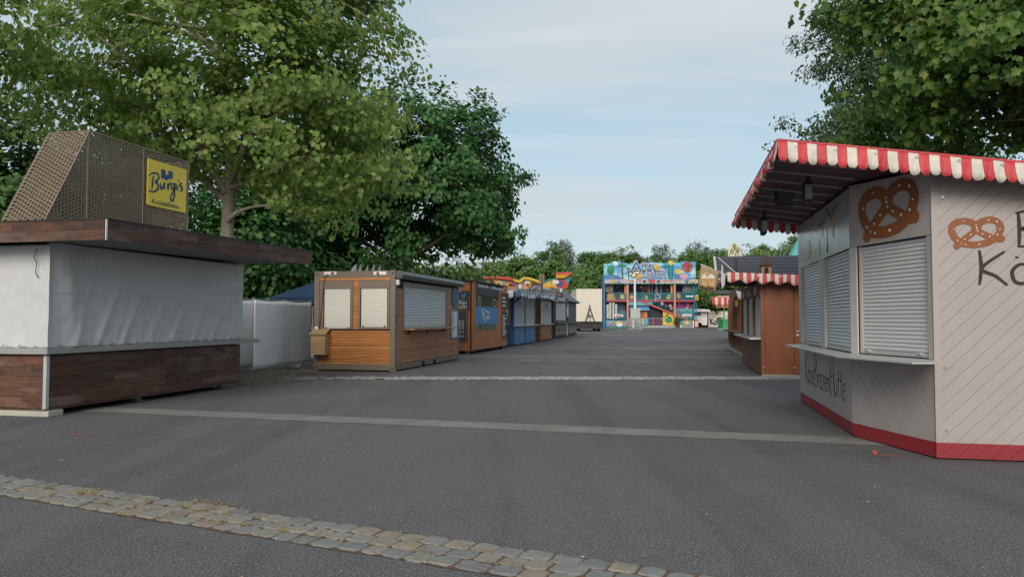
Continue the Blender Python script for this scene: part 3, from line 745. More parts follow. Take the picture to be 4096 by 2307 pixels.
mb.prism([(gx - .1, gy - .42, 0), (gx + .12, gy - .42, 0), (gx + .09, gy - .42, .10), (gx - .07, gy - .42, .10)], (0, .85, 0))
single('concrete_block', mb, CONC, 'grey concrete fence foot on the ground beside the kiosk', 'concrete block', (gx, gy, 0), 's')
mb = MB(); mb.tube([(-10.35, 19.6, .28), (-10.45, 19.5, .06), (-10.6, 19.55, .02), (-10.75, 19.7, .02), (-10.95, 19.65, .02), (-11.1, 19.9, .1)], .013, 6)
single('power_cable', mb, BLACK, 'black cable running from the kiosk foot to the fence', 'cable', (-10.5, 19.5, 0), 's', smooth=True)
TENTB = paint('navy_tent_cloth', (.028, .062, .155), .7, .1, 1.5)
tn = thing('gazebo_tent', 'dark blue pavilion tent roof behind the white fence', 'tent', -12.2, 24.5)
c0, c1_ = on_y(1072, 1190, 23.0), on_y(1285, 1195, 23.0)
x0 = c0[0]; x1 = x0 + 3.2; y0, y1 = 23.0, 26.2; ze = c0[1]; ap = ((x0 + x1) / 2, (y0 + y1) / 2, ze + .80)
mb = MB(); rows = []
E = [(x0, y0, ze), (x1, y0, ze), (x1, y1, ze), (x0, y1, ze)]
mb.add(E + [ap], [(0, 1, 4), (1, 2, 4), (2, 3, 4), (3, 0, 4)])
mb.add([p for p in E] + [(p[0], p[1], ze - .22) for p in E], [(0, 4, 5, 1), (1, 5, 6, 2), (2, 6, 7, 3), (3, 7, 4, 0)]); part('canopy', mb, TENTB, tn, solid=.004)
for p in E:
    mb = MB(); mb.box(p[0] - .02, p[0] + .02, p[1] - .02, p[1] + .02, 0, ze); part('leg', mb, WHITE, tn)

# ------------------------------------------------------------------ roller shutters
def shutter(root, pl, u0, u1, z0, z1, off, n, mat, single_slats=True, guides=None, bulge=.010, bar=None):
    mb = MB(); pl.box(mb, u0, u1, z0, z1, off - .03, off - .006)
    sh = part('roller_shutter', mb, DARK, root)
    h = (z1 - z0 - .05) / n
    prof = [(0, .0), (bulge * .75, .14), (bulge, .35), (bulge * .95, .6), (bulge * .55, .82), (0, .93)]
    def slat(mb, zb):
        vs = []; 
        for o_, t in prof: vs += [pl.pt(u0 + .004, zb + t * h, off + o_), pl.pt(u1 - .004, zb + t * h, off + o_)]
        mb.add(vs, [(2 * i, 2 * i + 1, 2 * i + 3, 2 * i + 2) for i in range(len(prof) - 1)])
    if single_slats:
        mb = MB(); slat(mb, z0 + .05); o = part('slat', mb, mat, sh, smooth=True)
        repeat(o, [(0, 0, h * k) for k in range(1, n)])
    else:
        mb = MB()
        for k in range(n): slat(mb, z0 + .05 + h * k)
        part('slats', mb, mat, sh, smooth=True, kind='stuff')
    mb = MB(); pl.box(mb, u0 + .004, u1 - .004, z0, z0 + .046, off - .002, off + bulge + .004); part('bottom_bar', mb, bar or mat, sh)
    if guides:
        for a, b_ in ((u0 - .05, u0), (u1, u1 + .05)):
            mb = MB(); pl.box(mb, a, b_, z0, z1, off - .02, off + .018); part('guide_rail', mb, guides, sh)
    return sh
# ------------------------------------------------------------------ container kiosk
kx0, kx1, ky0, ky1 = -9.99, -7.57, 19.42, 25.60
KH = 2.79
ks = thing('container_kiosk', 'taupe steel container kiosk clad with orange larch slats and closed roller shutters', 'kiosk', kx1, ky0)
KF, KS = Plane((kx0, ky0), (kx1, ky0)), Plane((kx1, ky0), (kx1, ky1))
C2 = crop(900, 950, 2.232)
def kf(a, b_): x, z = on_y(*C2(a, b_), ky0); return x - kx0, z
def kside(a, b_): y, z = on_x(*C2(a, b_), kx1); return y - ky0, z
mb = MB(); mb.box(kx0 + .06, kx1 - .06, ky0 + .06, ky1 - .06, .06, KH - .05); part('inner_box', mb, DARK, ks)
pw = .15
for x in (kx0, kx1 - pw):
    for y in (ky0, ky1 - pw):
        mb = MB(); mb.box(x, x + pw, y, y + pw, .0, KH); part('corner_post', mb, TAUPE, ks, bevel=.012)
mb = MB()
for (za, zb) in ((.04, .21), (KH - .19, KH - .01)):
    mb.box(kx0 + pw, kx1 - pw, ky0 + .012, ky0 + .1, za, zb); mb.box(kx0 + pw, kx1 - pw, ky1 - .1, ky1 - .012, za, zb)
    mb.box(kx0 + .012, kx0 + .1, ky0 + pw, ky1 - pw, za, zb)
mb.box(kx1 - .1, kx1 - .012, ky0 + pw, ky1 - pw, KH - .22, KH - .01)
for a, b_ in ((pw, 2.28), (2.62, 3.35), (3.69, 6.18 - pw)):
    mb.box(kx1 - .1, kx1 - .012, ky0 + a, ky0 + b_, .04, .21)
mb.box(kx1 - .1, kx1 - .012, ky0 + 2.28, ky0 + 2.62, .16, .21); mb.box(kx1 - .1, kx1 - .012, ky0 + 3.35, ky0 + 3.69, .16, .21)
part('steel_beam', mb, TAUPE, ks)
mb = MB(); mb.box(kx0 + .02, kx1 - .02, ky0 + .02, ky1 - .02, KH - .06, KH - .02); part('roof', mb, TAUPE, ks)
for a in (kx0 + .045, kx1 - .1):
    for z in (.05, KH - .11):
        mb = MB(); KF.poly(mb, ell(a - kx0 + .03, z + .03, .022, .035, 12), -.002, .004); part('lashing_hole', mb, BLACK, ks)
# front cladding
ul, ur = pw, 2.42 - pw
def slats(pl, u0, u1, z0, z1, n, mat, off, gap=.011):
    h = (z1 - z0) / n
    mb = MB(); pl.box(mb, u0, u1, z0 + gap / 2, z0 + h - gap / 2, off - .02, off); o = part('slat', mb, mat, ks)
    repeat(o, [(0, 0, h * k) for k in range(1, n)])
zl0, zl1 = kf(1200, 1142)[1], kf(1200, 828)[1]
slats(KF, ul, ur, zl0 + .02, zl1, 13, LARCH_X, -.03)
zt0, zt1 = kf(1200, 382)[1], kf(1200, 356)[1]
mb = MB(); KF.box(mb, ul, ur, zt0 + .005, zt1, -.045, -.02); part('head_board', mb, LARCH_X, ks)
wz0, wz1 = kf(1000, 817)[1], kf(1000, 386)[1]
wins = []
for a0, a1, bot in ((862, 1138, 812), (1190, 1468, 797)):
    u0, u1 = kf(a0, 600)[0], kf(a1, 600)[0]
    mb = MB(); KF.box(mb, u0, u0 + .055, wz0, wz1, -.05, -.005); KF.box(mb, u1 - .055, u1, wz0, wz1, -.05, -.005); KF.box(mb, u0 + .055, u1 - .055, wz1 - .22, wz1, -.05, -.002); KF.box(mb, u0 + .055, u1 - .055, wz0, wz0 + .03, -.05, 0)
    part('window_frame', mb, TAUPE, ks)
    zb = kf(1000, bot)[1]
    shutter(ks, KF, u0 + .075, u1 - .075, zb, wz1 - .225, -.03, 23, SHUTW, bulge=.005)
    mb = MB(); KF.box(mb, u0 + .055, u1 - .055, wz0 + .03, zb, -.05, -.03); part('sill', mb, TAUPE, ks)
    for uu in (u0 + .14, u1 - .14):
        mb = MB(); KF.box(mb, uu - .02, uu + .02, zb + .012, zb + .035, -.016, .006); part('stopper', mb, BLACK, ks)
    wins.append((u0, u1))
slats(KF, wins[0][1] + .004, wins[1][0] - .004, wz0, wz1, 19, LARCH_X, -.032)
mb = MB(); KF.box(mb, ul, wins[0][0], wz0, wz1, -.06, -.03); KF.box(mb, wins[1][1], ur, wz0, wz1, -.06, -.03); part('edge_board', mb, TAUPE, ks)
# power inlets on the top beam
for a, b0_, b1 in ((885, 995, 960), (1328, 1440, 1365)):
    u0, u1 = kf(a, 320)[0], kf(b0_, 320)[0]; z0, z1 = kf(a, 333)[1], kf(a, 304)[1]
    mb = MB(); KF.box(mb, u0, u1, z0, z1, -.01, .006); p = part('socket_plate', mb, WHITE, ks)
    uc = kf(b1, 320)[0]; mb = MB(); mb.tube([KF.pt(uc - .02, (z0 + z1) / 2, .0), KF.pt(uc + .02, (z0 + z1) / 2 + .005, .06)], .032, 12); part('plug', mb, RED, p, smooth=False)
mb = MB(); u0 = kf(925, 325)[0]
mb.tube([KF.pt(u0, kf(925, 325)[1], .06), KF.pt(kf(893, 340)[0], kf(893, 345)[1], .05), KF.pt(kf(882, 420)[0], kf(882, 420)[1], .012), KF.pt(kf(862, 640)[0], kf(862, 640)[1], .012), KF.pt(kf(843, 820)[0], kf(843, 820)[1], .02)], .010, 6)
part('red_cable', mb, paint('red_brown_cable', (.16, .03, .015), .5), ks, smooth=True)
mb = MB(); u0, z0 = kf(795, 822); u1, z1 = kf(830, 795); KF.box(mb, u0 + .02, u1, z0, z1, 0, .004); part('type_plate', mb, WHITE, ks)
# street side: big shutter, slats around it, folding counter, awning
sa, sb = kside(1605, 600)[0], kside(1975, 600)[0]
sz0 = (kside(1605, 815)[1] + kside(1975, 790)[1]) / 2; sz1 = 2.36
fw_ = .13
shutter(ks, KS, sa + .02, sb, sz0, sz1, -.035, 24, SHUTS, bulge=.016)
mb = MB(); KS.box(mb, sa - .10, sa, sz0 - .05, 2.5, -.06, -.012); KS.box(mb, sb + .005, sb + .22, sz0 - .05, 2.5, -.06, -.012); KS.box(mb, sa, sb + .005, sz1, 2.5, -.06, -.008)
part('shutter_frame', mb, TAUPE, ks)
u_end = 6.18 - pw
slats(KS, pw, u_end, .22, sz0 - .03, 13, LARCH_Y, -.02)
nu = 19; slats(KS, sb + .23, u_end, sz0 - .03, 2.52, nu, LARCH_Y, -.02); slats(KS, pw + .1, sa - .11, sz0 - .03, 2.3, 17, LARCH_Y, -.02)
mb = MB(); KS.box(mb, pw + .02, pw + .1, sz0 - .03, 2.3, -.05, .004); part('side_rail', mb, TAUPE, ks)
mb = MB(); KS.box(mb, sa - .02, sb + .32, sz0 - .055, sz0 - .012, -.02, .30); part('counter_flap', mb, wood('counter_larch', (.22, .12, .06), (.30, .18, .09), (.36, .23, .13), 'y', .5, .05), ks, bevel=.004)
for uu in (sa + .4, (sa + sb) / 2, sb - .3):
    mb = MB(); KS.poly(mb, [(uu, sz0 - .055), (uu + .03, sz0 - .055), (uu + .03, sz0 - .16), (uu, sz0 - .16)], -.02, .02); KS.box(mb, uu, uu + .03, sz0 - .075, sz0 - .056, .02, .24); part('bracket', mb, BLACK, ks)
mb = MB(); mb.tube([(kx1 + .11, ky0 + .10, KH - .12), (kx1 + .11, ky1 - .02, KH - .12)], .105, 20); mb.tube([(kx1 + .11, ky0 + .02, KH - .12), (kx1 + .11, ky0 + .10, KH - .12)], [.115, .118], 20)
aw = part('awning_roll', mb, ANTH, ks, smooth=False)
for uu in (.06, 6.0):
    mb = MB(); KS.box(mb, uu, uu + .1, KH - .40, KH - .26, -.01, .08); part('awning_bracket', mb, ALU, aw)
# round blue sign and menu on the side
BLUS = paint('blue_sign', (.035, .105, .24), .5, .06, 3)
uc, zc_ = kside(2052, 535); ru = (kside(2080, 535)[0] - kside(2024, 535)[0]) / 2; rz = (kside(2052, 445)[1] - kside(2052, 622)[1]) / 2
mb = MB(); KS.poly(mb, ell(uc, zc_, rz, rz, 36), -.018, .02); rs = part('round_sign', mb, BLUS, ks)
lettering('lettering', '2l', KS, uc, zc_ + .08, .14, paint('dark_blue_print', (.012, .03, .08), .5), rs, off=.021)
mb = MB()
for k, w_ in enumerate((.30, .36, .24, .16)): KS.box(mb, uc - w_ / 2, uc + w_ / 2, zc_ - .02 - .06 * k, zc_ - .05 - .06 * k, .0205, .022)
part('small_print', mb, paint('dark_blue_print', (.012, .03, .08), .5), rs, kind='stuff')
u0, z1 = kside(2018, 645); u1, z0 = kside(2072, 905); u0, u1 = kside(2018, 700)[0], kside(2072, 700)[0]
mb = MB(); KS.box(mb, u0, u1, z0 + .02, z1 - .02, -.018, .012); mnu = part('menu_board', mb, BLUS, ks)
mb = MB(); KS.box(mb, u0 + .03, u1 - .03, z0 + .07, z1 - .05, .0125, .0145); part('paper', mb, paint('menu_paper', (.60, .63, .66), .6, .04), mnu)
mb = MB(); rg = random.Random(5)
for k in range(13):
    zz_ = z1 - .12 - k * (z1 - z0 - .25) / 13; KS.box(mb, u0 + .07, u0 + .07 + rg.uniform(.1, .5) * (u1 - u0 - .1), zz_, zz_ - .022, .015, .0165)
part('print_lines', mb, INK, mnu, kind='stuff')
# timber meter box hanging on the front
u0, u1 = kf(803, 980)[0], kf(930, 980)[0]; bz0, bz1 = .46, 1.02
bxx = thing('wooden_box', 'pale pine slatted box with sloping lid on the kiosk front', 'box', kx0 + (u0 + u1) / 2, ky0 - .15, .46)
d0 = .26
for k in range(7):
    h = (bz1 - bz0) / 7; za, zb = bz0 + h * k + .003, bz0 + h * (k + 1) - .003
    mb = MB(); KF.box(mb, u0, u1, za, zb, d0 - .018, d0); part('slat', mb, PALEWOOD, bxx)
    for a, b_ in ((u0, u0 + .018), (u1 - .018, u1)):
        mb = MB(); KF.box(mb, a, b_, za, zb, .0, d0 - .019); part('side_slat', mb, PALEWOOD, bxx)
mb = MB(); KF.box(mb, u0 + .02, u1 - .02, bz0 + .01, bz1 - .01, .005, d0 - .02); part('inside', mb, DARK, bxx)
mb = MB(); PA = [(u0 - .03, bz1 + .0), (u1 + .03, bz1 + .0)]
mb.prism([KF.pt(u0 - .03, bz1 - .01, d0 + .05), KF.pt(u1 + .03, bz1 - .01, d0 + .05), KF.pt(u1 + .03, bz1 + .13, .0), KF.pt(u0 - .03, bz1 + .13, .0)], (0, 0, .022)); part('lid', mb, PALEWOOD, bxx)
mb = MB(); KF.poly(mb, [(u0, bz1), (u1, bz1), (u1, bz1 + .02), (u0, bz1 + .02)], .02, d0 - .03); part('top_rail', mb, PALEWOOD, bxx)
# pennants behind the kiosk
FLAGC = paint('pennant_cloth', (.85, .83, .80), .7, .15, 6)
for i, (a, b0_, h, lb) in enumerate(((1397, 1082, 10, 'short white pennant tip at the outer end of the kiosk roof row'), (1424, 1056, 24, 'white pennant with red print, widest above the kiosk roof'), (1444, 1056, 24, 'narrow furled white pennant above the kiosk roof, third from the plane tree'), (1471, 1062, 20, 'white pennant with orange edge above the kiosk roof'), (1496, 1060, 20, 'white and pink pennant above the kiosk roof'), (1521, 1062, 20, 'stubby cream pennant above the kiosk roof beside the corner post'))):
    X, z = at_depth(a, b0_, 30.0); z2 = at_depth(a, b0_ + h, 30.0)[1]
    t = thing('pennant_flag', lb, 'flag', X, 30.0, 0, 'w', group='pennants behind the container kiosk')
    mb = MB(); mb.tube([(X, 30, 0), (X, 30, z)], .02, 6); part('pole', mb, WHITE, t)
    wd = .10 + .10 * (i == 1)
    mb = MB(); mb.add([(X - .02, 29.98, z - .02), (X - .02, 29.98, z2 - .05), (X - wd, 29.96, z2 - .06), (X - wd * .6, 29.99, (z + z2) / 2)], [(0, 1, 2, 3)]); part('cloth', mb, [FLAGC, RED][0], t, solid=.004)
# ------------------------------------------------------------------ cheese and pretzel hut, right
def hutpaint(name, c, red=(0.265, 0.015, 0.024), zred=0.172, rand=0.03):
    m, nt, b = nodes(name)
    t = mk(nt, 'ShaderNodeTexCoord'); sp = mk(nt, 'ShaderNodeSeparateXYZ'); nt.links.new(t.outputs['Object'], sp.inputs[0])
    n1 = noise(nt, t.outputs['Object'], 2.2, 6, 0.65); n2 = noise(nt, t.outputs['Object'], 14, 7, 0.75, 0.5)
    col = ramp(nt, n1, [(0.3, sc(c, .95)), (0.7, sc(c, 1.04))])
    mr = mk(nt, 'ShaderNodeMapRange'); mr.inputs['From Min'].default_value = .62; mr.inputs['From Max'].default_value = .8; mr.inputs['To Max'].default_value = .25
    nt.links.new(n2, mr.inputs[0]); col = mixc(nt, mr.outputs[0], col, sc(c, .6))
    lt = mk(nt, 'ShaderNodeMath', operation='LESS_THAN'); lt.inputs[1].default_value = zred; nt.links.new(sp.outputs['Z'], lt.inputs[0])
    col = mixc(nt, lt.outputs[0], col, red)
    gz = mk(nt, 'ShaderNodeMapRange'); gz.inputs['From Min'].default_value = .01; gz.inputs['From Max'].default_value = .30; gz.inputs['To Min'].default_value = .30; gz.inputs['To Max'].default_value = .0
    nt.links.new(sp.outputs['Z'], gz.inputs[0]); gm = mk(nt, 'ShaderNodeMath', operation='MULTIPLY'); nt.links.new(gz.outputs[0], gm.inputs[0]); nt.links.new(n2, gm.inputs[1]); col = mixc(nt, gm.outputs[0], col, (.07, .055, .05))
    oi = mk(nt, 'ShaderNodeObjectInfo'); mr = mk(nt, 'ShaderNodeMapRange'); mr.inputs['To Min'].default_value = 1 - rand; mr.inputs['To Max'].default_value = 1 + rand
    nt.links.new(oi.outputs['Random'], mr.inputs[0]); hs = mk(nt, 'ShaderNodeHueSaturation'); nt.links.new(mr.outputs[0], hs.inputs['Value']); nt.links.new(col, hs.inputs['Color'])
    nt.links.new(hs.outputs[0], b.inputs['Base Color']); b.inputs['Roughness'].default_value = .5
    bumpn(nt, b, n2, .06, .01); return m
HUTC = (0.365, 0.323, 0.312)
HUT = hutpaint('taupe_hut_paint', HUTC)
HUTP = paint('taupe_hut_panel', HUTC, .38, .04, 1.5, dirt=.06)
HUTL = paint('pale_hut_frame', (.47, .43, .42), .45, .04, 2, dirt=.08)
JOINT = paint('hut_joint', (.27, .235, .227), .8, .1, 3)
PRETZ = paint('pretzel_brown', (.235, .070, .016), .5, .08, 3)
SALT = paint('salt_white', (.72, .68, .62), .6)
VRED = paint('valance_red', (.50, .045, .055), .62, .22, 3.5, dirt=.22, bump=.15)
VCREAM = paint('valance_cream', (.58, .54, .47), .62, .12, 3.5, dirt=.28, bump=.15)
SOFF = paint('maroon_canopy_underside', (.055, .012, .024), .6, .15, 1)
A_, B_, C_, D_, E_ = (2.1, 14.05), (2.1, 10.0), (2.62, 8.6), (5.5, 8.6), (5.5, 14.05)
hut = thing('pretzel_hut', 'taupe market hut with red base, pretzel pictures and red striped awning', 'market stall', 2.62, 8.6)
topz = lambda x: 3.33 - .149 * (x - 1.05)
PL_, PD, PF_ = Plane(A_, B_), Plane(B_, C_), Plane(C_, D_)
mb = MB()
ins = [(2.24, 13.95), (2.24, 10.05), (2.72, 8.72), (5.42, 8.72), (5.42, 13.95)]
n = len(ins)
mb.add([(x, y, .02) for x, y in ins] + [(x, y, topz(x) - .09) for x, y in ins], [tuple(range(n))[::-1], tuple(range(n, 2 * n))] + [(i, (i + 1) % n, (i + 1) % n + n, i + n) for i in range(n)])
part('wall_core', mb, JOINT, hut)
def diag_planks(pl, poly, pitch, sign, off0, off1, name='plank', gap=.0045, mat=None):
    """planks laid at 45 degrees, cut to the polygon"""
    us = [u - sign * z for u, z in poly]; k = math.floor(min(us) / pitch)
    while k * pitch < max(us):
        q = clip(clip(poly, -1, sign, -(k * pitch + gap / 2)), 1, -sign, (k + 1) * pitch - gap / 2)
        if len(q) >= 3:
            ar = abs(sum(q[i][0] * q[(i + 1) % len(q)][1] - q[(i + 1) % len(q)][0] * q[i][1] for i in range(len(q)))) / 2
            if ar > 2e-4:
                mb = MB(); pl.poly(mb, q, off0, off1); part(name, mb, mat or HUT, hut)
        k += 1
tp = lambda pl, u: topz(pl.pt(u, 0)[0]) - .07
mb = MB(); PF_.poly(mb, [(.0, .02), (PF_.L, .02), (PF_.L, tp(PF_, PF_.L)), (.0, tp(PF_, 0))], -.06, -.022); part('backing', mb, JOINT, hut)
mb = MB(); PD.box(mb, .03, PD.L - .03, .02, .99, -.08, -.022); part('backing', mb, JOINT, hut)
mb = MB(); PL_.box(mb, .03, PL_.L - .03, .02, .99, -.08, -.022); part('backing', mb, JOINT, hut)
diag_planks(PF_, [(.05, .015), (PF_.L, .015), (PF_.L, tp(PF_, PF_.L)), (.05, tp(PF_, .05))], .162, 1, -.018, .0)
mb = MB(); PF_.box(mb, -.012, .05, .015, tp(PF_, .05), -.03, .006); part('corner_post', mb, HUT, hut)
# slanting face: lower planks, frame, shutter, upper panel with the big pretzel
diag_planks(PD, [(.012, .015), (PD.L - .012, .015), (PD.L - .012, 1.0), (.012, 1.0)], .155, -1, -.018, .0)
zs = 2.335
mb = MB(); PD.poly(mb, [(.01, zs), (PD.L - .01, zs), (PD.L - .01, tp(PD, PD.L)), (.01, tp(PD, 0))], -.02, .0); part('upper_panel', mb, HUTP, hut, bevel=.003)
mb = MB(); PD.box(mb, PD.L - .10, PD.L - .005, 1.02, zs - .004, -.02, -.002); part('door_post', mb, HUT, hut)
mb = MB(); PD.box(mb, .01, .13, 1.02, zs - .004, -.02, -.002); part('door_post', mb, HUTL, hut)
shutter(hut, PD, .19, PD.L - .15, 1.035, zs - .01, -.05, 27, SHUTG, guides=HUTL, bulge=.011, bar=ALU)
for uu in (.30, PD.L - .27):
    mb = MB(); mb.tube([PD.pt(uu - .03, 1.075, -.02), PD.pt(uu + .03, 1.075, -.02)], .014, 8); part('shutter_stop', mb, ALU, hut)
def pretzel(pl, uc, zc_, wd, ht, off, name, salt=True):
    S_ = lambda p: (uc + p[0] * wd / 2, zc_ + p[1] * ht / 2)
    mb = MB(); w_ = .265 * wd / 2
    outer = [(.02, .42), (-.14, .70), (-.45, .84), (-.78, .66), (-.88, .22), (-.80, -.22), (-.62, -.60), (-.42, -.76), (-.05, -.82), (.35, -.72), (.64, -.46), (.82, -.08), (.88, .34), (.76, .74), (.48, .88), (.18, .74), (.02, .42)]
    stroke(mb, pl, smooth_line([S_(p) for p in outer], 6), w_, off, .004)
    stroke(mb, pl, smooth_line([S_(p) for p in ((-.02, .62), (.02, .36), (.10, .10), (.30, -.12), (.58, -.38), (.82, -.46), (.92, -.44))], 6), w_ * .92, off + .001, .0045)
    stroke(mb, pl, smooth_line([S_(p) for p in ((.08, .62), (.03, .36), (-.06, .10), (-.28, -.22), (-.52, -.56), (-.66, -.84), (-.70, -.92))], 6), w_ * .92, off + .002, .005)
    for (a, b_, r_) in ((.02, .42, .19), (.90, -.45, .13), (-.70, -.88, .13)):
        u, z = S_((a, b_)); pl.poly(mb, ell(u, z, r_ * wd / 2, r_ * wd / 2, 16), off, off + .0085)
    p = part(name, mb, PRETZ, hut)
    mb = MB(); rg = random.Random(3)
    for (a, b_) in ((-.45, .86), (-.80, .30), (-.68, -.50), (-.55, -.72), (.0, .52), (.02, .34), (.05, .14), (.22, -.08), (-.2, -.12), (-.42, -.42), (.48, -.28), (.75, -.16), (.85, .20), (.75, .74), (.45, .86), (.1, -.80), (-.4, -.8)):
        u, z = S_((a, b_)); s_ = .026 * wd / 2 * rg.uniform(.8, 1.25); pl.poly(mb, ell(u, z, s_, s_, 8, rg.random()), off + .004, off + .0105)
    part('salt_grains', mb, SALT, p, kind='stuff')
    return p
pretzel(PD, .745, 2.69, 1.08, .58, .001, 'pretzel_picture')
x0_, x1_ = .165, .66
pretzel(PF_, (2.784 + 3.274) / 2 - 2.62, 2.34, .52, .30, .001, 'pretzel_picture')
# street face: lower panel with writing, two shutters, upper panel
diag_planks(PL_, [(0, .015), (PL_.L, .015), (PL_.L, .25), (0, .25)], .155, -1, -.018, -.006)
mb = MB(); PL_.box(mb, 0, 1.95, .172, 1.0, -.02, .0); part('lower_panel', mb, HUTP, hut)
mb = MB(); PL_.box(mb, 1.955, PL_.L, .172, 1.0, -.02, .0); part('lower_panel', mb, HUTP, hut)
mb = MB(); PL_.box(mb, 0, PL_.L - .005, zs, 3.08, -.02, .0); up_ = part('upper_panel', mb, paint('glossy_grey_panel', (.36, .35, .36), .22, .05, 1.5, dirt=.1), hut)
for a, b_ in ((0, .27), (2.03, 2.33), (PL_.L - .045, PL_.L - .002)):
    mb = MB(); PL_.box(mb, a, b_, 1.03, zs - .003, -.05, -.002); part('door_post', mb, HUTL, hut)
shutter(hut, PL_, .27, 2.03, 1.035, zs, -.045, 27, SHUTS, bulge=.013, bar=ALU)
shutter(hut, PL_, 2.33, PL_.L - .045, 1.035, zs, -.045, 27, SHUTS, bulge=.013, bar=ALU)
# counter shelf round the corner
mb = MB(); cp = [(1.76, 13.3), (1.78, 9.2), (2.25, 8.06), (2.48, 8.12), (2.615, 8.585), (2.095, 9.99), (2.095, 13.5)]
mb.prism([(x, y, 1.004) for x, y in cp], (0, 0, .02)); part('counter', mb, ALU, hut, bevel=.004)
# handwriting: name across the lower panel
GL = {  # stroke letters in a unit box, x to the right, y up
 'K': ([[(.1, 1), (.14, .5), (.08, 0)], [(.75, .95), (.15, .48), (.5, .25), (.8, -.02)]], .85),
 'ä': ([[(.55, .5), (.3, .58), (.08, .38), (.15, .08), (.4, .05), (.56, .3)], [(.56, .55), (.56, .2), (.66, .0)], [(.2, .75), (.22, .80)], [(.45, .75), (.47, .80)]], .72),
 's': ([[(.5, .5), (.25, .56), (.12, .42), (.4, .28), (.48, .1), (.25, .0), (.06, .08)]], .58),
 'e': ([[(.1, .28), (.5, .34), (.42, .54), (.2, .54), (.06, .3), (.16, .04), (.38, .0), (.54, .1)]], .62),
 'B': ([[(.12, 1), (.14, .5), (.12, 0)], [(.05, .95), (.4, 1.0), (.6, .8), (.48, .58), (.18, .5), (.55, .45), (.72, .22), (.5, .02), (.08, .0)]], .80),
 'r': ([[(.1, .56), (.13, .0)], [(.12, .34), (.25, .5), (.45, .52)]], .50),
 'z': ([[(.06, .52), (.5, .54), (.1, .04), (.56, .02)]], .62),
 'n': ([[(.1, .56), (.12, .0)], [(.12, .38), (.3, .55), (.48, .45), (.5, .0)]], .64),
 'H': ([[(.1, 1.05), (.12, -.1)], [(.7, 1.1), (.72, -.05)], [(.05, .5), (.8, .58)]], .85),
 'ü': ([[(.08, .55), (.1, .15), (.28, .0), (.5, .2)], [(.52, .56), (.52, .0)], [(.18, .76), (.2, .80)], [(.42, .76), (.44, .80)]], .66),
 't': ([[(.25, .95), (.22, .2), (.4, .0)], [(.02, .6), (.48, .64)]], .50)}
def handwrite(txt, pl, u, z, w_, h, sw, mat, parent, off, dz=0.0, big={}, name='lettering'):
    mb = MB(); x = u; k = 0
    for i, ch in enumerate(txt):
        st, adv = GL[ch]; hh = h * big.get(i, 1.0)
        for ln in st:
            stroke(mb, pl, smooth_line([(x + px * w_, z + dz * i + py * hh) for px, py in ln], 4), sw, off + .0006 * (k % 3), .002, taper=lambda t: .75 + .5 * math.sin(math.pi * t)); k += 1
        x += adv * w_
    return part(name, mb, mat, parent)
handwrite('KäseBrezenHütte', PL_, .55, .40, .325, .38, .015, INK, hut, .001, big={0: 1.25, 4: 1.3, 10: 1.25}, dz=.0)
handwrite('Käse', PF_, .40, 1.80, .36, .36, .030, INK, hut, .001)
handwrite('Brezen', PF_, .76, 2.19, .36, .36, .030, INK, hut, .001)
# faded mountain sketch and tape remains on the upper panel
mb = MB()
for ln in ([(2.05, 2.78), (2.3, 2.88), (2.4, 2.80), (2.55, 2.92), (2.62, 2.84)], [(2.5, 2.66), (2.75, 2.9), (2.92, 3.02), (3.02, 2.9), (3.12, 2.95), (3.2, 2.84), (3.4, 2.73)], [(3.22, 2.85), (3.4, 2.96), (3.5, 2.94), (3.55, 2.99), (3.66, 3.0)], [(2.9, 2.74), (2.9, 2.52), (2.86, 2.45), (2.9, 2.40), (2.94, 2.47), (2.9, 2.52)], [(2.3, 2.62), (2.34, 2.40)]):
    stroke(mb, PL_, smooth_line([(u - .25, z) for u, z in ln], 4), .018, .001, .002, taper=lambda t: .4 + math.sin(math.pi * t))
part('sketch', mb, INK, hut)
TAPE = paint('old_brown_tape', (.40, .28, .12), .3, .4, 14)
for (u, z, w_, h) in ((1.05, 2.46, .24, .26), (2.98, 2.60, .20, .30)):
    mb = MB(); PL_.poly(mb, [(u, z), (u + w_ * .8, z - .05), (u + w_, z + h * .7), (u + w_ * .6, z + h), (u + .02, z + h * .8)], .001, .004); part('tape_scrap', mb, TAPE, hut)
for (u, z) in ((.06, .30), (.06, .95), (.07, 2.72), (2.2, .4)):
    mb = MB(); PF_.poly(mb, ell(u + .03, z, .016, .016, 12), .0, .012); part('bolt', mb, STEEL, hut)
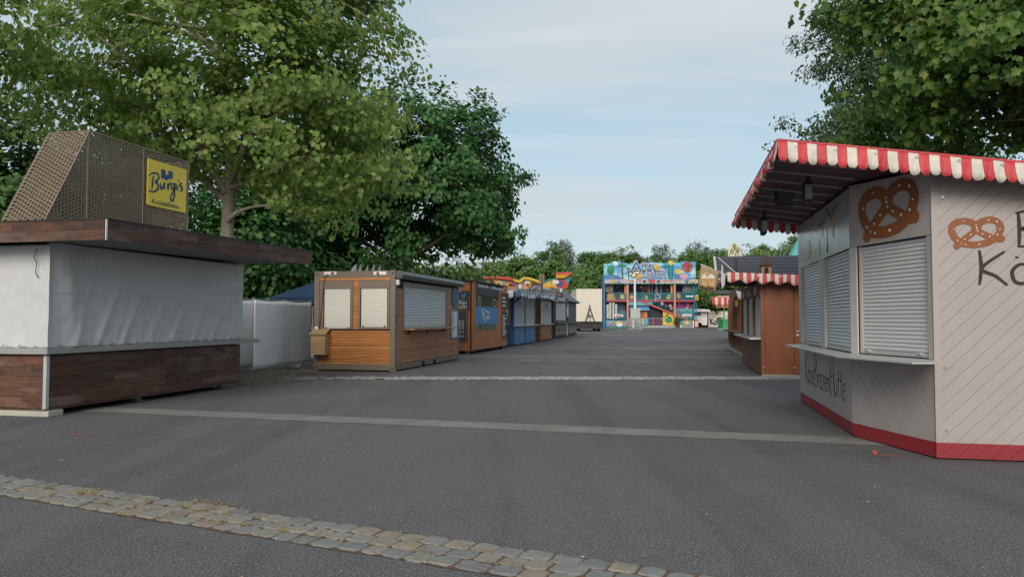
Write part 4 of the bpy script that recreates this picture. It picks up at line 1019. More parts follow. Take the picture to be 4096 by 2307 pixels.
# awning: roof sheet, rafters, scalloped striped valances, lamps
rx0, rx1, ry0, ry1 = 1.05, 5.7, 8.28, 14.25
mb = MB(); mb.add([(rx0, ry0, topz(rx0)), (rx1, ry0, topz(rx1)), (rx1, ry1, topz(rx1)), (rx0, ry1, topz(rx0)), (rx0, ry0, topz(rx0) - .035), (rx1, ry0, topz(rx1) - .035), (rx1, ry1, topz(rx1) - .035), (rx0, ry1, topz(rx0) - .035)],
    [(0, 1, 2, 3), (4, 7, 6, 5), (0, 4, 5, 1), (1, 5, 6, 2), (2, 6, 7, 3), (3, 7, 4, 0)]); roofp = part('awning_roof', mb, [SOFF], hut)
RAFT = paint('white_rafter', (.36, .32, .33), .6, .08, 3, dirt=.2)
for k in range(10):
    y = ry0 + .12 + k * .62; mb = MB(); xe = 2.09 if y > 10 else 2.1
    mb.add([(rx0 + .03, y, topz(rx0) - .058), (xe, y, topz(xe) - .058), (xe, y + .022, topz(xe) - .058), (rx0 + .03, y + .022, topz(rx0) - .058), (rx0 + .03, y, topz(rx0) - .036), (xe, y, topz(xe) - .036), (xe, y + .022, topz(xe) - .036), (rx0 + .03, y + .022, topz(rx0) - .036)],
        [(0, 3, 2, 1), (4, 5, 6, 7), (0, 1, 5, 4), (1, 2, 6, 5), (2, 3, 7, 6), (3, 0, 4, 7)]); part('rafter', mb, RAFT, roofp)
def valance(name, p0, p1, drop, n, mats, parent, scal=.30, billow=.012, seed=0, per=8, smoothw=False, out=(0, 0)):
    """a striped cloth edge: n stripes, each ending in a scallop"""
    mb = MB(); rg = random.Random(seed); L = math.hypot(p1[0] - p0[0], p1[1] - p0[1]); pl = Plane((p0[0], p0[1]), (p1[0], p1[1]))
    ph = [rg.uniform(0, 6.28) for _ in range(4)]
    for s_ in range(n):
        mb.cur = s_ % 2; cols = []
        lift = rg.uniform(-.16, .16)
        for i in range(per + 1):
            t = i / per; u = (s_ + t) / n * L; z = p0[2] + (p1[2] - p0[2]) * u / L
            dd = drop * ((1 + lift * .3) * (1 - scal) + scal * (math.sqrt(max(0, 1 - (2 * t - 1) ** 2)) if not smoothw else .5 + .5 * math.cos(math.pi * ((s_ + t) - .5)))) if not smoothw else drop * (1 - scal * .5 + scal * .5 * math.sin(2 * math.pi * (s_ + t) / 4))
            col_ = []
            for j in range(4):
                f = j / 3; b = billow * f * (math.sin(u * 9 + ph[0]) + .8 * math.sin(u * 23 + ph[1] + 2 * f) + .7 * math.sin(u * 47 + ph[2] + f) + 1.6 * math.sin(u * 3.1 + ph[3]) * math.sin(u * 61 + 3 * f))
                col_.append(pl.pt(u, z - dd * f, .006 + b + .03 * f * f))
            cols.append(col_)
        mb.grid(cols)
    return part(name, mb, mats, parent, smooth=True, solid=.003)
valance('valance', (rx0, ry0, topz(rx0) + .012), (rx1, ry0, topz(rx1) + .012), .235, 48, [VRED, VCREAM], hut, scal=.20, seed=1)
valance('valance', (rx0, ry1, topz(rx0) + .012), (rx0, ry0, topz(rx0) + .012), .225, 61, [VCREAM, VRED], hut, scal=.20, billow=.016, seed=2)
v = valance('valance', (2.3, ry1, topz(2.3) + .012), (rx0, ry1, topz(rx0) + .012), .225, 13, [VRED, VCREAM], hut, scal=.20, seed=3)
mb = MB(); PV = Plane((rx0, ry0), (rx1, ry0))
for k in range(11):
    u = (1.85 + 4 * k) * (rx1 - rx0) / 48; z = topz(rx0 + u) - .03
    mb.add([PV.pt(*p, .022) for p in ell(u, z, .016, .016, 12)] + [PV.pt(*p, .022) for p in ell(u, z, .008, .008, 12)], [(i, (i + 1) % 12, 12 + (i + 1) % 12, 12 + i) for i in range(12)])
part('grommets', mb, STEEL, hut, solid=.004, kind='stuff')
mb = MB(); mb.tube([(rx0, ry0, topz(rx0) + .01), (rx1, ry0, topz(rx1) + .01)], .014, 6); mb.tube([(rx0, ry0, topz(rx0) + .01), (rx0, ry1, topz(rx0) + .01)], .014, 6); part('awning_edge', mb, VRED, roofp)
for i, (px, py, y, lb, big_) in enumerate(((3140, 790, 11.0, 'black floodlight under the striped awning, biggest of three', 1), (3232, 770, 9.9, 'silver and black spotlight under the awning nearest the pretzel panel', 0), (3057, 905, 13.0, 'black spotlight at the far end of the striped awning', 0))):
    x, z = on_y(px, py, y); zr = topz(x) - .04
    t = thing('floodlight', lb, 'lamp', x, y, z, group='lamps under the hut awning')
    mb = MB(); mb.box(x - .02, x + .02, y - .02, y + .02, z + .05, zr); part('bracket', mb, BLACK, t)
    w_ = .12 if big_ else .05
    mb = MB(); mb.prism([(x - w_, y - .05, z + .14), (x + w_, y - .05, z + .14), (x + w_ * .8, y - .05, z - .12), (x - w_ * .8, y - .05, z - .12)], (-.02, .14, -.03)); part('housing', mb, BLACK, t, bevel=.012)
    mb = MB(); mb.box(x - w_ * .8, x + w_ * .8, y - .058, y - .052, z - .09, z + .09); part('glass', mb, GALV if not big_ else ANTH, t)

# ------------------------------------------------------------------ brown stall behind it
R2 = crop(2780, 950, 3.627); C5 = crop(2950, 1050, 2.903)
by0, by1, bx0 = 20.0, 25.9, 2.07
br = thing('brown_stall', 'red brown plywood market stall with red striped awning and arched shutters', 'market stall', bx0, by0)
BF, BL = Plane((bx0, by0), (5.2, by0)), Plane((bx0, by1), (bx0, by0))
mb = MB(); mb.box(bx0 + .12, 5.2, by0 + .05, by1 - .02, .02, 2.32); part('wall_core', mb, DARK, br)
def bf(a, b_): x, z = on_y(*C5(a, b_), by0); return x - bx0, z
ud = bf(655, 600)[0]
mb = MB(); BF.box(mb, .10, ud - .006, .05, 2.40, -.02, .0); part('front_panel', mb, BROWNPLY, br, bevel=.003)
mb = MB(); BF.box(mb, -.0, .096, .03, 2.40, -.03, .004); part('corner_post', mb, BROWNPLY, br, bevel=.004)
mb = MB(); BF.box(mb, ud + .004, ud + .92, .06, bf(655, 330)[1], -.026, -.004); dr = part('door', mb, BROWNPLY, br, bevel=.003)
mb = MB(); BF.box(mb, ud, 3.1, bf(655, 330)[1] + .006, 2.40, -.02, .0); BF.box(mb, ud + .93, 3.1, .05, bf(655, 330)[1], -.02, 0); part('front_panel', mb, BROWNPLY, br)
u, z = bf(697, 800); mb = MB(); mb.tube([BF.pt(u, z, 0), BF.pt(u, z, .06)], [.025, .035], 12); part('door_knob', mb, ALU, dr, smooth=True)
u, z = bf(697, 840); mb = MB(); BF.poly(mb, ell(u, z, .035, .03, 14), -.002, .012); part('lock_plate', mb, ALU, dr)
mb = MB(); BF.box(mb, 0, 3.1, .0, .05, -.03, .01); part('plinth', mb, paint('grey_plinth', (.30, .27, .23), .8, .2, 4), br)
for a, b_ in ((313, 1210), (665, 1216)):
    u, z = bf(a, b_); mb = MB(); BF.poly(mb, ell(u, z, .018, .015, 10), 0, .01); part('bolt', mb, ALU, br)
# street face: posts, arched shutters, counter, lower boards
mb = MB(); BL.box(mb, 0, BL.L - .10, .03, .92, -.02, .0); part('lower_panel', mb, BROWNWOOD, br)
mb = MB(); BL.box(mb, .25, BL.L - .05, .925, .965, -.05, .28); part('counter', mb, ALU, br, bevel=.004)
n = 3; wsh = (BL.L - .25) / n
for k in range(n):
    u0 = .12 + wsh * k
    shutter(br, BL, u0 + .09, u0 + wsh - .09, .97, 2.06, -.05, 34, SHUTG, single_slats=False, bulge=.008)
    arch = [(u0 + .08, 2.40), (u0 + .08, 1.86)] + [(u0 + .08 + (wsh - .16) * (.5 - .5 * math.cos(math.pi * t / 12)), 1.86 + .22 * math.sin(math.pi * t / 12)) for t in range(13)] + [(u0 + wsh - .08, 2.40)]
    mb = MB(); BL.poly(mb, arch, -.03, -.004); part('arch_board', mb, BROWNWOOD, br)
    mb = MB(); BL.box(mb, u0 - .06, u0 + .078, .97, 2.40, -.04, .01); part('post', mb, [BROWNWOOD, OCHREPLY, BROWNWOOD][k], br)
    mb = MB(); BL.box(mb, u0 + .35, u0 + .95, 2.10, 2.30, -.0035, .006); part('notice', mb, paint('grey_notice', (.45, .45, .42), .6, .1), br)
mb = MB(); BL.box(mb, BL.L - .09, BL.L, .97, 2.40, -.05, .005); part('post', mb, BROWNPLY, br)
# awning with wavy striped edge
tz = lambda x: 2.615 - .055 * (x - 1.23)
mb = MB(); x0, x1, y0, y1 = 1.23, 5.4, 19.55, 26.1
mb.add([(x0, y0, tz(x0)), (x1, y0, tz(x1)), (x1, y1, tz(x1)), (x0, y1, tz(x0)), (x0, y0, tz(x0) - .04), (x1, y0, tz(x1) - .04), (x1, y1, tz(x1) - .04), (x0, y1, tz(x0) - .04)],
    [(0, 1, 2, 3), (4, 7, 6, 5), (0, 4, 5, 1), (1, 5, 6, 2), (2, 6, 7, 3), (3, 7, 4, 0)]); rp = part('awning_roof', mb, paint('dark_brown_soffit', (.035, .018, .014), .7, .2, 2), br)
valance('valance', (x0, y0, tz(x0) + .01), (x1, y0, tz(x1) + .01), .27, 44, [VCREAM, VRED], br, scal=.30, smoothw=True, seed=5, per=3)
valance('valance', (x0, y1, tz(x0) + .01), (x0, y0, tz(x0) + .01), .20, 60, [VCREAM, VRED], br, scal=.30, smoothw=True, seed=6, per=3)
mb = MB()
for k in range(6):
    xx = 1.45 + .52 * k; PVb = Plane((x0, y0), (x1, y0)); mb.add([PVb.pt(xx - x0 + p[0], tz(xx) - .045 + p[1], .03) for p in ell(0, 0, .028, .022, 12)] + [PVb.pt(xx - x0 + p[0], tz(xx) - .045 + p[1], .03) for p in ell(0, 0, .014, .011, 12)], [(i, (i + 1) % 12, 12 + (i + 1) % 12, 12 + i) for i in range(12)])
part('grommets', mb, ALU, br, solid=.004, kind='stuff')
# coffee banner on its pole
def r2(a, b_, y): return on_y(*R2(a, b_), y)
yb = 19.4
fl = thing('coffee_banner', 'brown coffee to go banner with two paper cups on a slanted pole', 'banner', *[r2(350, 490, yb)[0], yb], 2.4)
pts = [(88, 392), (352, 490), (290, 790), (40, 745)]
Pn = Plane((0, yb), (1, yb))
q = [r2(*p, yb) for p in pts]
grid_ = []
for j in range(9):
    t = j / 8; a = tuple(q[0][i] + (q[3][i] - q[0][i]) * t for i in (0, 1)); b_ = tuple(q[1][i] + (q[2][i] - q[1][i]) * t for i in (0, 1))
    grid_.append([(a[0] + (b_[0] - a[0]) * i / 8, yb + .012 * math.sin(i * 1.1 + j * .5) * t, a[1] + (b_[1] - a[1]) * i / 8) for i in range(9)])
mb = MB(); mb.grid(grid_); part('cloth', mb, paint('brown_banner_cloth', (.30, .21, .13), .7, .22, 5, streak=(1, 1, .6)), fl, smooth=True, solid=.003)
CUP = paint('printed_cup', (.50, .32, .15), .7, .08, 6); LID = paint('printed_foam', (.62, .58, .48), .7, .08)
for a, w_ in ((135, 42), (235, 52)):
    mb = MB(); Pn.poly(mb, [r2(*p, yb) for p in ((a - w_, 575), (a + w_, 585), (a + w_ * .8, 720), (a - w_ * .85, 690))], .014, .018); cp_ = part('cup_print', mb, CUP, fl)
    mb = MB(); Pn.poly(mb, [r2(*p, yb) for p in ((a - w_ * 1.05, 590), (a - w_ * .8, 545), (a, 525), (a + w_ * .9, 555), (a + w_ * 1.05, 592))], .018, .021); part('foam_print', mb, LID, cp_)
    lettering('lettering', 'coffee', Pn, *r2(a, 610, yb), .035, INK, cp_, off=.019)
    lettering('lettering', 'to go', Pn, *r2(a, 635, yb), .03, INK, cp_, off=.019)
lettering('lettering', 'Coffee to go', Pn, *r2(212, 520, yb), .075, paint('yellow_print', (.62, .55, .12), .6), fl, off=.018, width=.40)
mb = MB(); Pn.poly(mb, [r2(*p, yb) for p in ((50, 700), (120, 690), (200, 715), (280, 720), (265, 775), (60, 735))], .013, .0165); part('bean_print', mb, paint('coffee_bean_print', (.07, .04, .025), .8, .5, 60), fl)
mb = MB(); a = r2(80, 388, yb); b_ = r2(470, 540, yb); mb.tube([(a[0], yb - .01, a[1]), (b_[0], yb + .1, b_[1])], .012, 8); part('pole', mb, WHITE, fl)
mb = MB(); a = r2(335, 285, yb); b_ = r2(610, 520, yb); mb.tube([(a[0], yb + .05, a[1]), (b_[0], yb + .14, b_[1])], .010, 8); part('upper_pole', mb, WHITE, fl)
mb = MB(); Pk = Plane((0, yb + .06), (1, yb + .06)); Pk.poly(mb, [r2(*p, yb) for p in ((388, 380), (408, 420), (412, 520), (440, 560), (432, 690), (390, 740), (378, 600))], 0, .012); part('folded_flag', mb, GALV, fl)

# ------------------------------------------------------------------ tiled roof stalls further up the right side
TILE = paint('dark_roof_tile', (.040, .038, .052), .55, .18, 3, rand=.2)
ty = 30.0
rs3 = thing('tiled_stall', 'brown wooden stall with dark tiled roof and small turret', 'market stall', 2.45, 29.0)
mb = MB(); mb.box(2.47, 6.2, 29.03, 38.0, .02, 2.75); part('wall', mb, BROWNWOOD, rs3)
P3l = Plane((2.45, 38.0), (2.45, 29.0))
mb = MB(); P3l.box(mb, 0, P3l.L, .0, .12, -.02, .04); part('plinth', mb, paint('pale_plinth', (.36, .33, .28), .8, .2, 3), rs3)
for k in range(3):
    mb = MB(); P3l.box(mb, .4 + 2.9 * k, 2.7 + 2.9 * k, 1.0, 2.1, -.02, .01); part('shutter_board', mb, BROWNWOOD, rs3)
    for uu in (.3, 1.0, 1.7, 2.4):
        mb = MB(); P3l.box(mb, uu + 2.9 * k, uu + .09 + 2.9 * k, .3, 2.4, -.02, .05); part('batten', mb, [BROWNPLY, BROWNWOOD][k % 2], rs3)
mb = MB(); P3l.box(mb, .2, P3l.L - .2, .90, .96, -.02, .3); part('counter', mb, BROWNWOOD, rs3)
mb = MB(); P3l.box(mb, 5.2, 7.0, .25, .85, -.02, .006); part('poster', mb, paint('torn_poster', (.42, .22, .08), .7, .6, 9), rs3)
rxa, rxb = r2(322, 290, ty)[0], r2(1480, 290, ty)[0] + 1.5
zr1, zr0 = 3.92, 2.95; yr0, yr1 = 29.3, 31.2
ncourse = 7
for k in range(ncourse):
    t0, t1 = k / ncourse, (k + 1) / ncourse
    ya, yb2 = yr0 + (yr1 - yr0) * t0, yr0 + (yr1 - yr0) * t1; za, zb = zr0 + (zr1 - zr0) * t0, zr0 + (zr1 - zr0) * t1
    nn = 96; top = []; bot = []; low = []
    xr = rxb - .0 
    for i in range(nn + 1):
        x = rxa + (xr - rxa) * i / nn; w_ = .022 * abs(math.sin(math.pi * i / 4))
        bot.append((x, ya - .035, za + .055 - w_)); top.append((x, yb2, zb + .03)); low.append((x, ya - .03, za - .0 - w_))
    mb = MB(); mb.grid([low, bot, top]); part('tile_course', mb, TILE, rs3)
mb = MB(); mb.add([(rxa, yr0, zr0), (rxb, yr0, zr0), (rxb, yr1, zr1), (rxa, yr1, zr1), (rxa, yr1 + 1.9, zr0), (rxb, yr1 + 1.9, zr0)], [(0, 1, 2, 3), (3, 2, 5, 4), (0, 3, 4), (1, 5, 2), (0, 4, 5, 1)]); part('roof_core', mb, TILE, rs3)
mb = MB(); mb.box(rxa, rxb, yr0 - .06, yr0 - .03, zr0 - .12, zr0 + .02); part('gutter', mb, WHITE, rs3)
mb = MB()
for k in range(11):
    z = zr0 + .1 + k * .085; mb.box(rxa - .10, rxa - .01, yr0 + (z - zr0) * 1.9, yr0 + .04 + (z - zr0) * 1.9, z, z + .05)
part('gable_fringe', mb, WHITE, rs3, kind='stuff')
a0, a1 = r2(962, 540, 29.1)[0], r2(1112, 540, 29.1)[0]; zt = r2(1040, 395, 29.1)[1]; zb_ = r2(1040, 545, 29.1)[1]; zp = r2(1040, 218, 29.1)[1]
LTW = wood('turret_larch', (.26, .12, .05), (.34, .17, .075), (.42, .22, .1), 'z', .6, .05)
PT = Plane((a0, 29.1), (a1, 29.1)); wd = a1 - a0
hole = [(wd * .30, zb_), (wd * .30, zb_ + (zt - zb_) * .5)] + [(wd * .5 - wd * .2 * math.cos(math.pi * t / 8), zb_ + (zt - zb_) * (.5 + .25 * math.sin(math.pi * t / 8))) for t in range(9)] + [(wd * .70, zb_)]
mb = MB(); PT.poly(mb, [(0, zb_ - .25), (0, zt), (wd, zt), (wd, zb_ - .25), (wd * .70, zb_ - .25)] + hole[::-1] + [(wd * .30, zb_ - .25)], -.03, 0); tw = part('turret', mb, LTW, rs3)
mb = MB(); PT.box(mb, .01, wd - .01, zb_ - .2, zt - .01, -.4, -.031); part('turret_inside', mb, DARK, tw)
mb = MB(); cx_, cy_ = (a0 + a1) / 2, 29.1 + .2; e = wd * .62
mb.add([(cx_ - e, cy_ - .32, zt - .02), (cx_ + e, cy_ - .32, zt - .02), (cx_ + e, cy_ + .32, zt - .02), (cx_ - e, cy_ + .32, zt - .02), (cx_ - e * .5, cy_ - .16, zt + .18), (cx_ + e * .5, cy_ - .16, zt + .18), (cx_ + e * .5, cy_ + .16, zt + .18), (cx_ - e * .5, cy_ + .16, zt + .18), (cx_, cy_, zp)],
    [(0, 1, 5, 4), (1, 2, 6, 5), (2, 3, 7, 6), (3, 0, 4, 7), (4, 5, 8), (5, 6, 8), (6, 7, 8), (7, 4, 8), (0, 3, 2, 1)]); part('turret_roof', mb, paint('turret_shingle', (.055, .035, .035), .7, .3, 8), tw)
mb = MB(); mb.tube([(r2(590, 300, 29.2)[0], 29.2, r2(590, 300, 29.2)[1]), (r2(590, 300, 29.2)[0], 29.2, r2(590, 520, 29.2)[1])], .05, 8); part('flue_pipe', mb, paint('brown_flue', (.05, .035, .04), .5), rs3)
# small stall and lantern beyond, second striped awning
r4 = thing('small_roof_stall', 'narrow stall with small dark tiled roof and cream eave board', 'market stall', 3.6, 50.0)
X4, z4 = on_y(*R2(320, 770, ), 50.0), on_y(*R2(540, 830), 50.0); xw = on_y(2936, 1250, 50.0)[0]
xa, xb = X4[0], z4[0]; zt4, zb4 = X4[1], z4[1]
mb = MB(); mb.box(xw, xb + 3.5, 50.2, 56, .02, zb4 - .1); part('wall', mb, BROWNWOOD, r4)
for k in range(3):
    h = (zt4 - zb4) / 3; mb = MB(); mb.prism([(xa, 50 + .5 * k, zb4 + h * k), (xb + 3.6, 50 + .5 * k, zb4 + h * k), (xb + 3.6, 50 + .5 * k + .52, zb4 + h * (k + 1)), (xa, 50 + .5 * k + .52, zb4 + h * (k + 1))], (0, -.06, .06)); part('tile_course', mb, TILE, r4)
mb = MB(); mb.box(xa, xb + 3.5, 49.9, 49.97, zb4 - .32, zb4 - .06); part('eave_board', mb, paint('cream_board', (.52, .42, .26), .6), r4)
mb = MB(); mb.box(xa + .1, xb + 3, 49.98, 50.15, zb4 - .75, zb4 - .33); part('sign_band', mb, BROWNWOOD, r4)
ra = on_y(*R2(245, 880), 44.5); rb = on_y(*R2(545, 905), 44.5); xw = on_y(2936, 1250, 45.5)[0]
r5 = thing('awning_stall', 'distant stall with red and white striped awning and dark counter', 'market stall', xw, 45.6)
mb = MB(); mb.box(xw, rb[0] + 2, 45.6, 48.8, .02, ra[1] - .1); part('wall', mb, BROWNWOOD, r5)
valance('valance', (ra[0], 44.4, ra[1] + .05), (rb[0] + 2.5, 44.4, rb[1] - .02), .50, 22, [VRED, VCREAM], r5, scal=.25, per=4, seed=8)
mb = MB(); mb.add([(ra[0], 44.4, ra[1] + .05), (rb[0] + 2.5, 44.4, rb[1]), (rb[0] + 2.5, 46.6, rb[1] + .12), (ra[0], 46.6, ra[1] + .15)], [(0, 1, 2, 3)]); part('awning_roof', mb, VRED, r5, solid=.02)
ln = on_x(*R2(600, 955), 2.3); 
lt = thing('lantern_box', 'small yellow lantern box on the brown stall wall', 'lamp', 2.33, 31.0, 2.0)
l0 = on_y(*R2(585, 1000), 31.0); l1 = on_y(*R2(622, 910), 31.0)
mb = MB(); mb.box(l0[0], l1[0], 30.9, 31.1, l0[1], l1[1]); part('housing', mb, paint('yellow_lantern', (.50, .30, .05), .4), lt, bevel=.02)
mb = MB(); mb.box((l0[0] + l1[0]) / 2 - .02, 2.47, 30.97, 31.03, l1[1], l1[1] + .05); part('arm', mb, BLACK, lt)
# wavy grey front board of the tiled stall
wv = [on_y(*R2(*p), 28.9) for p in ((592, 768), (610, 768), (640, 785), (668, 775), (700, 768), (722, 782), (722, 860), (625, 868))]
Pw = Plane((0, 28.9), (1, 28.9)); mb = MB(); Pw.poly(mb, wv, -.05, 0); part('wavy_board', mb, GALV, rs3)
wv = [on_y(*R2(*p), 28.9) for p in ((625, 868), (722, 862), (722, 892), (632, 898))]; mb = MB(); Pw.poly(mb, wv, -.6, .03); part('wavy_board_base', mb, LTW, rs3)
# turquoise tent roof
tq = thing('turquoise_tent', 'turquoise tent roof showing above the brown stall beside the taupe hut', 'tent', 6.5, 40)
ql, qr, qt = on_y(*R2(1372, 455), 40.0), on_y(*R2(1490, 455), 40.0), on_y(*R2(1490, 225), 40.0)
ax_ = qr[0] + .6; mb = MB(); hw = ax_ - ql[0] + .2
E = [(ax_ - hw, 40, ql[1]), (ax_ + hw, 40, ql[1]), (ax_ + hw, 40 + 2 * hw, ql[1]), (ax_ - hw, 40 + 2 * hw, ql[1])]
mb.add(E + [(ax_, 40 + hw, qt[1] + 1.6)], [(0, 1, 4), (1, 2, 4), (2, 3, 4), (3, 0, 4)]); part('canopy', mb, paint('turquoise_cloth', (.10, .42, .44), .6, .1, 1.2, dirt=.2), tq, solid=.01)
mb = MB(); mb.add(E + [(p[0], p[1], p[2] - .45) for p in E], [(0, 4, 5, 1), (1, 5, 6, 2), (2, 6, 7, 3), (3, 7, 4, 0)]); part('painted_edge', mb, paint('ornate_gold_edge', (.36, .27, .12), .6, .6, 9), tq, solid=.02)
for p in E:
    mb = MB(); mb.tube([(p[0], p[1], 0), p], .05, 8); part('pole', mb, WHITE, tq)
# leaf shaped topper board
Yt = 62.0
lf = thing('ornament_board', 'pale green leaf shaped ornament board above the dark tiled roof', 'sign', *at_depth(*R2(575, 285), Yt)[:1], Yt, 0, 'w')
Pl_ = Plane((0, Yt), (1, Yt)); W = lambda a, b_: at_depth(*R2(a, b_), Yt)
mb = MB(); Pl_.poly(mb, [W(*p) for p in ((480, 300), (478, 225), (490, 160), (515, 105), (550, 80), (600, 90), (640, 120), (662, 170), (668, 230), (664, 300), (622, 300), (600, 240), (578, 215), (572, 300))], -.08, 0); part('board', mb, paint('pale_green_board', (.58, .60, .44), .6, .15, 2.5), lf)
REDL = paint('faded_red_line', (.34, .14, .09), .7)
for ln in ([(540, 120), (590, 190), (650, 290)], [(520, 180), (505, 230), (488, 290)], [(560, 140), (630, 230)]):
    mb = MB(); stroke(mb, Pl_, smooth_line([W(*p) for p in ln], 5), .07, .002, .01); part('painted_line', mb, REDL, lf)
for (a, b_) in ((540, 200), (625, 180), (575, 125)):
    mb = MB(); Pl_.poly(mb, ell(*W(a, b_), .16, .24, 10), .002, .012); part('painted_spot', mb, paint('dark_green_spot', (.22, .27, .14), .7), lf)
mb = MB(); c_ = W(575, 300); mb.box(c_[0] + .5, c_[0] + .7, Yt + .02, Yt + .2, 0, c_[1] + .8); part('mast', mb, GALV, lf)
# ------------------------------------------------------------------ orange plywood booth with glazed front
FR = crop(1750, 1050, 3.6286); C3 = crop(1700, 950, 2.9025); L3 = crop(2050, 1000, 3.6275)
fx_, fya, fyb = -8.2, 29.75, 36.1
fb = thing('snack_booth', 'orange plywood booth with dark glazed front, blue banner and chalkboards', 'booth', fx_, fya)
FS, FF = Plane((fx_, fya), (fx_, fyb)), Plane((-11.4, fya), (fx_, fya))
def fs(a, b_): y, z = on_x(*FR(a, b_), fx_); return y - fya, z
def ff(a, b_): x, z = on_y(*FR(a, b_), fya); return x + 11.4, z
ZT = fs(520, 372)[1]
mb = MB(); mb.box(-11.3, fx_ - .04, fya + .04, fyb - .03, .14, ZT - .05); part('inner_box', mb, DARK, fb)
g0, g1 = fs(552, 600)[0], fs(886, 600)[0]
zg0 = (fs(552, 995)[1] + fs(886, 965)[1]) / 2; zg1 = (fs(552, 470)[1] + fs(886, 500)[1]) / 2
zt = lambda u: ZT - .02
mb = MB(); FS.box(mb, .12, FS.L, .16, zg0, -.03, 0); part('lower_panel', mb, PLY, fb)
mb = MB(); FS.box(mb, g1 + .02, FS.L, zg0 + .003, 2.95, -.03, 0); part('side_panel', mb, PLY, fb)
mb = MB(); FS.box(mb, .12, g0 - .02, zg0 + .003, 3.0, -.03, 0); part('side_panel', mb, PLY, fb)
mb = MB(); FS.box(mb, g0, g1, zg0 + .02, zg1, -.06, -.03); gl = part('window', mb, paint('dark_glass', (.040, .043, .046), .12, .2, 1.2, spec=.8), fb)
mb = MB(); FS.box(mb, g0 - .02, g0, zg0, 3.0, -.05, .01); FS.box(mb, g1, g1 + .02, zg0, 2.95, -.05, .01); FS.box(mb, g0, g1, zg0 + .003, zg0 + .02, -.05, .01); part('window_frame', mb, PLY, fb)
mb = MB(); FS.poly(mb, [(g0, zg1), (g1, zg1), (g1, 2.92), (g0, 2.98)], -.05, .02); hd = part('header_sign', mb, CHALKB, fb)
mb = MB(); rg = random.Random(21); u = g0 + (g1 - g0) * .10
for wl_ in (12, 1, 16):                                   # small worn writing, not readable in the photo
    for k in range(wl_):
        h_ = .05 + (.05 if rg.random() < .3 else 0); FS.box(mb, u, u + .10, 2.80, 2.80 + h_ + .03, .021, .024); u += .145
    u += .22
part('worn_writing', mb, CHALK, hd, kind='stuff')
mb = MB(); FS.box(mb, -.1, FS.L + .05, 3.0, 3.06, -.4, .06); part('roof_edge', mb, BLACK, fb)
mb = MB(); mb.box(-11.4, fx_ - .05, fya, fyb, 3.0, 3.05); part('roof', mb, BLACK, fb)
BANB = paint('blue_banner', (.035, .185, .46), .45, .08, 1.5)
bz0, bz1 = (fs(552, 898)[1] + fs(886, 880)[1]) / 2, (fs(552, 650)[1] + fs(886, 645)[1]) / 2
mb = MB(); FS.box(mb, g0 + .03, g1 - .03, bz0, bz1, -.028, -.022); bn = part('blue_banner', mb, BANB, fb)
CRM = paint('cream_print', (.62, .62, .52), .6, .1)
sstrokes([[(690, 690), (668, 680), (655, 700), (668, 745), (668, 800), (662, 812)], [(655, 745), (680, 735)], [(672, 775), (690, 760)], [(690, 730), (720, 705), (745, 735), (770, 700)],
          [(690, 765), (685, 815), (700, 838), (715, 800), (718, 765)], [(735, 770), (722, 785), (738, 800), (725, 815)], [(752, 775), (740, 795), (752, 815)], [(760, 760), (760, 815)], [(760, 790), (770, 785), (770, 815)]], .055, 'lettering', CRM, bn, FS, fs, off=-.021)
DOOD = paint('white_window_doodle', (.42, .43, .42), .6, .1)
sstrokes([[(600, 500), (620, 490), (638, 540), (630, 620), (610, 660), (600, 600), (598, 540), (612, 510), (622, 560), (612, 600)], [(800, 600), (812, 550), (845, 540), (868, 580), (862, 625), (838, 635), (822, 600), (840, 580)],
          [(575, 560), (560, 600), (565, 640)], [(560, 960), (580, 900), (600, 940), (575, 975)], [(850, 880), (868, 930), (875, 880), (860, 950)], [(755, 900), (762, 965)]], .03, 'window_doodle', DOOD, gl, FS, fs, off=-.027)
# chalkboards on the street side
for (a0, b0_, a1, b1, lines) in ((925, 450, 1015, 672, 3), (932, 720, 998, 1078, 8)):
    u0, z1 = fs(a0, b0_); u1, z0 = fs(a1, b1)
    mb = MB(); FS.box(mb, u0, u1, z0, z1, .002, .03); cb_ = part('chalkboard', mb, CHALKB, fb)
    mb = MB(); FS.box(mb, u0 - .06, u0, z0 - .05, z1 + .05, .002, .04); FS.box(mb, u1, u1 + .06, z0 - .05, z1 + .05, .002, .04); FS.box(mb, u0, u1, z1, z1 + .05, .002, .04); FS.box(mb, u0, u1, z0 - .05, z0, .002, .04); part('frame', mb, BROWNWOOD, cb_)
    mb = MB(); rg = random.Random(lines)
    for k in range(lines):
        zz_ = z1 - .1 - (z1 - z0 - .15) * (k + .5) / lines; FS.box(mb, u0 + .12, u0 + .12 + (u1 - u0 - .24) * rg.uniform(.5, 1), zz_ - .035, zz_ + .035, .031, .034)
    part('chalk_lines', mb, CHALK, cb_, kind='stuff')
u, z = fs(1005, 735); mb = MB(); FS.box(mb, u - .15, u + .15, z - .16, z + .16, .002, .02); part('notice', mb, WHITE, fb)
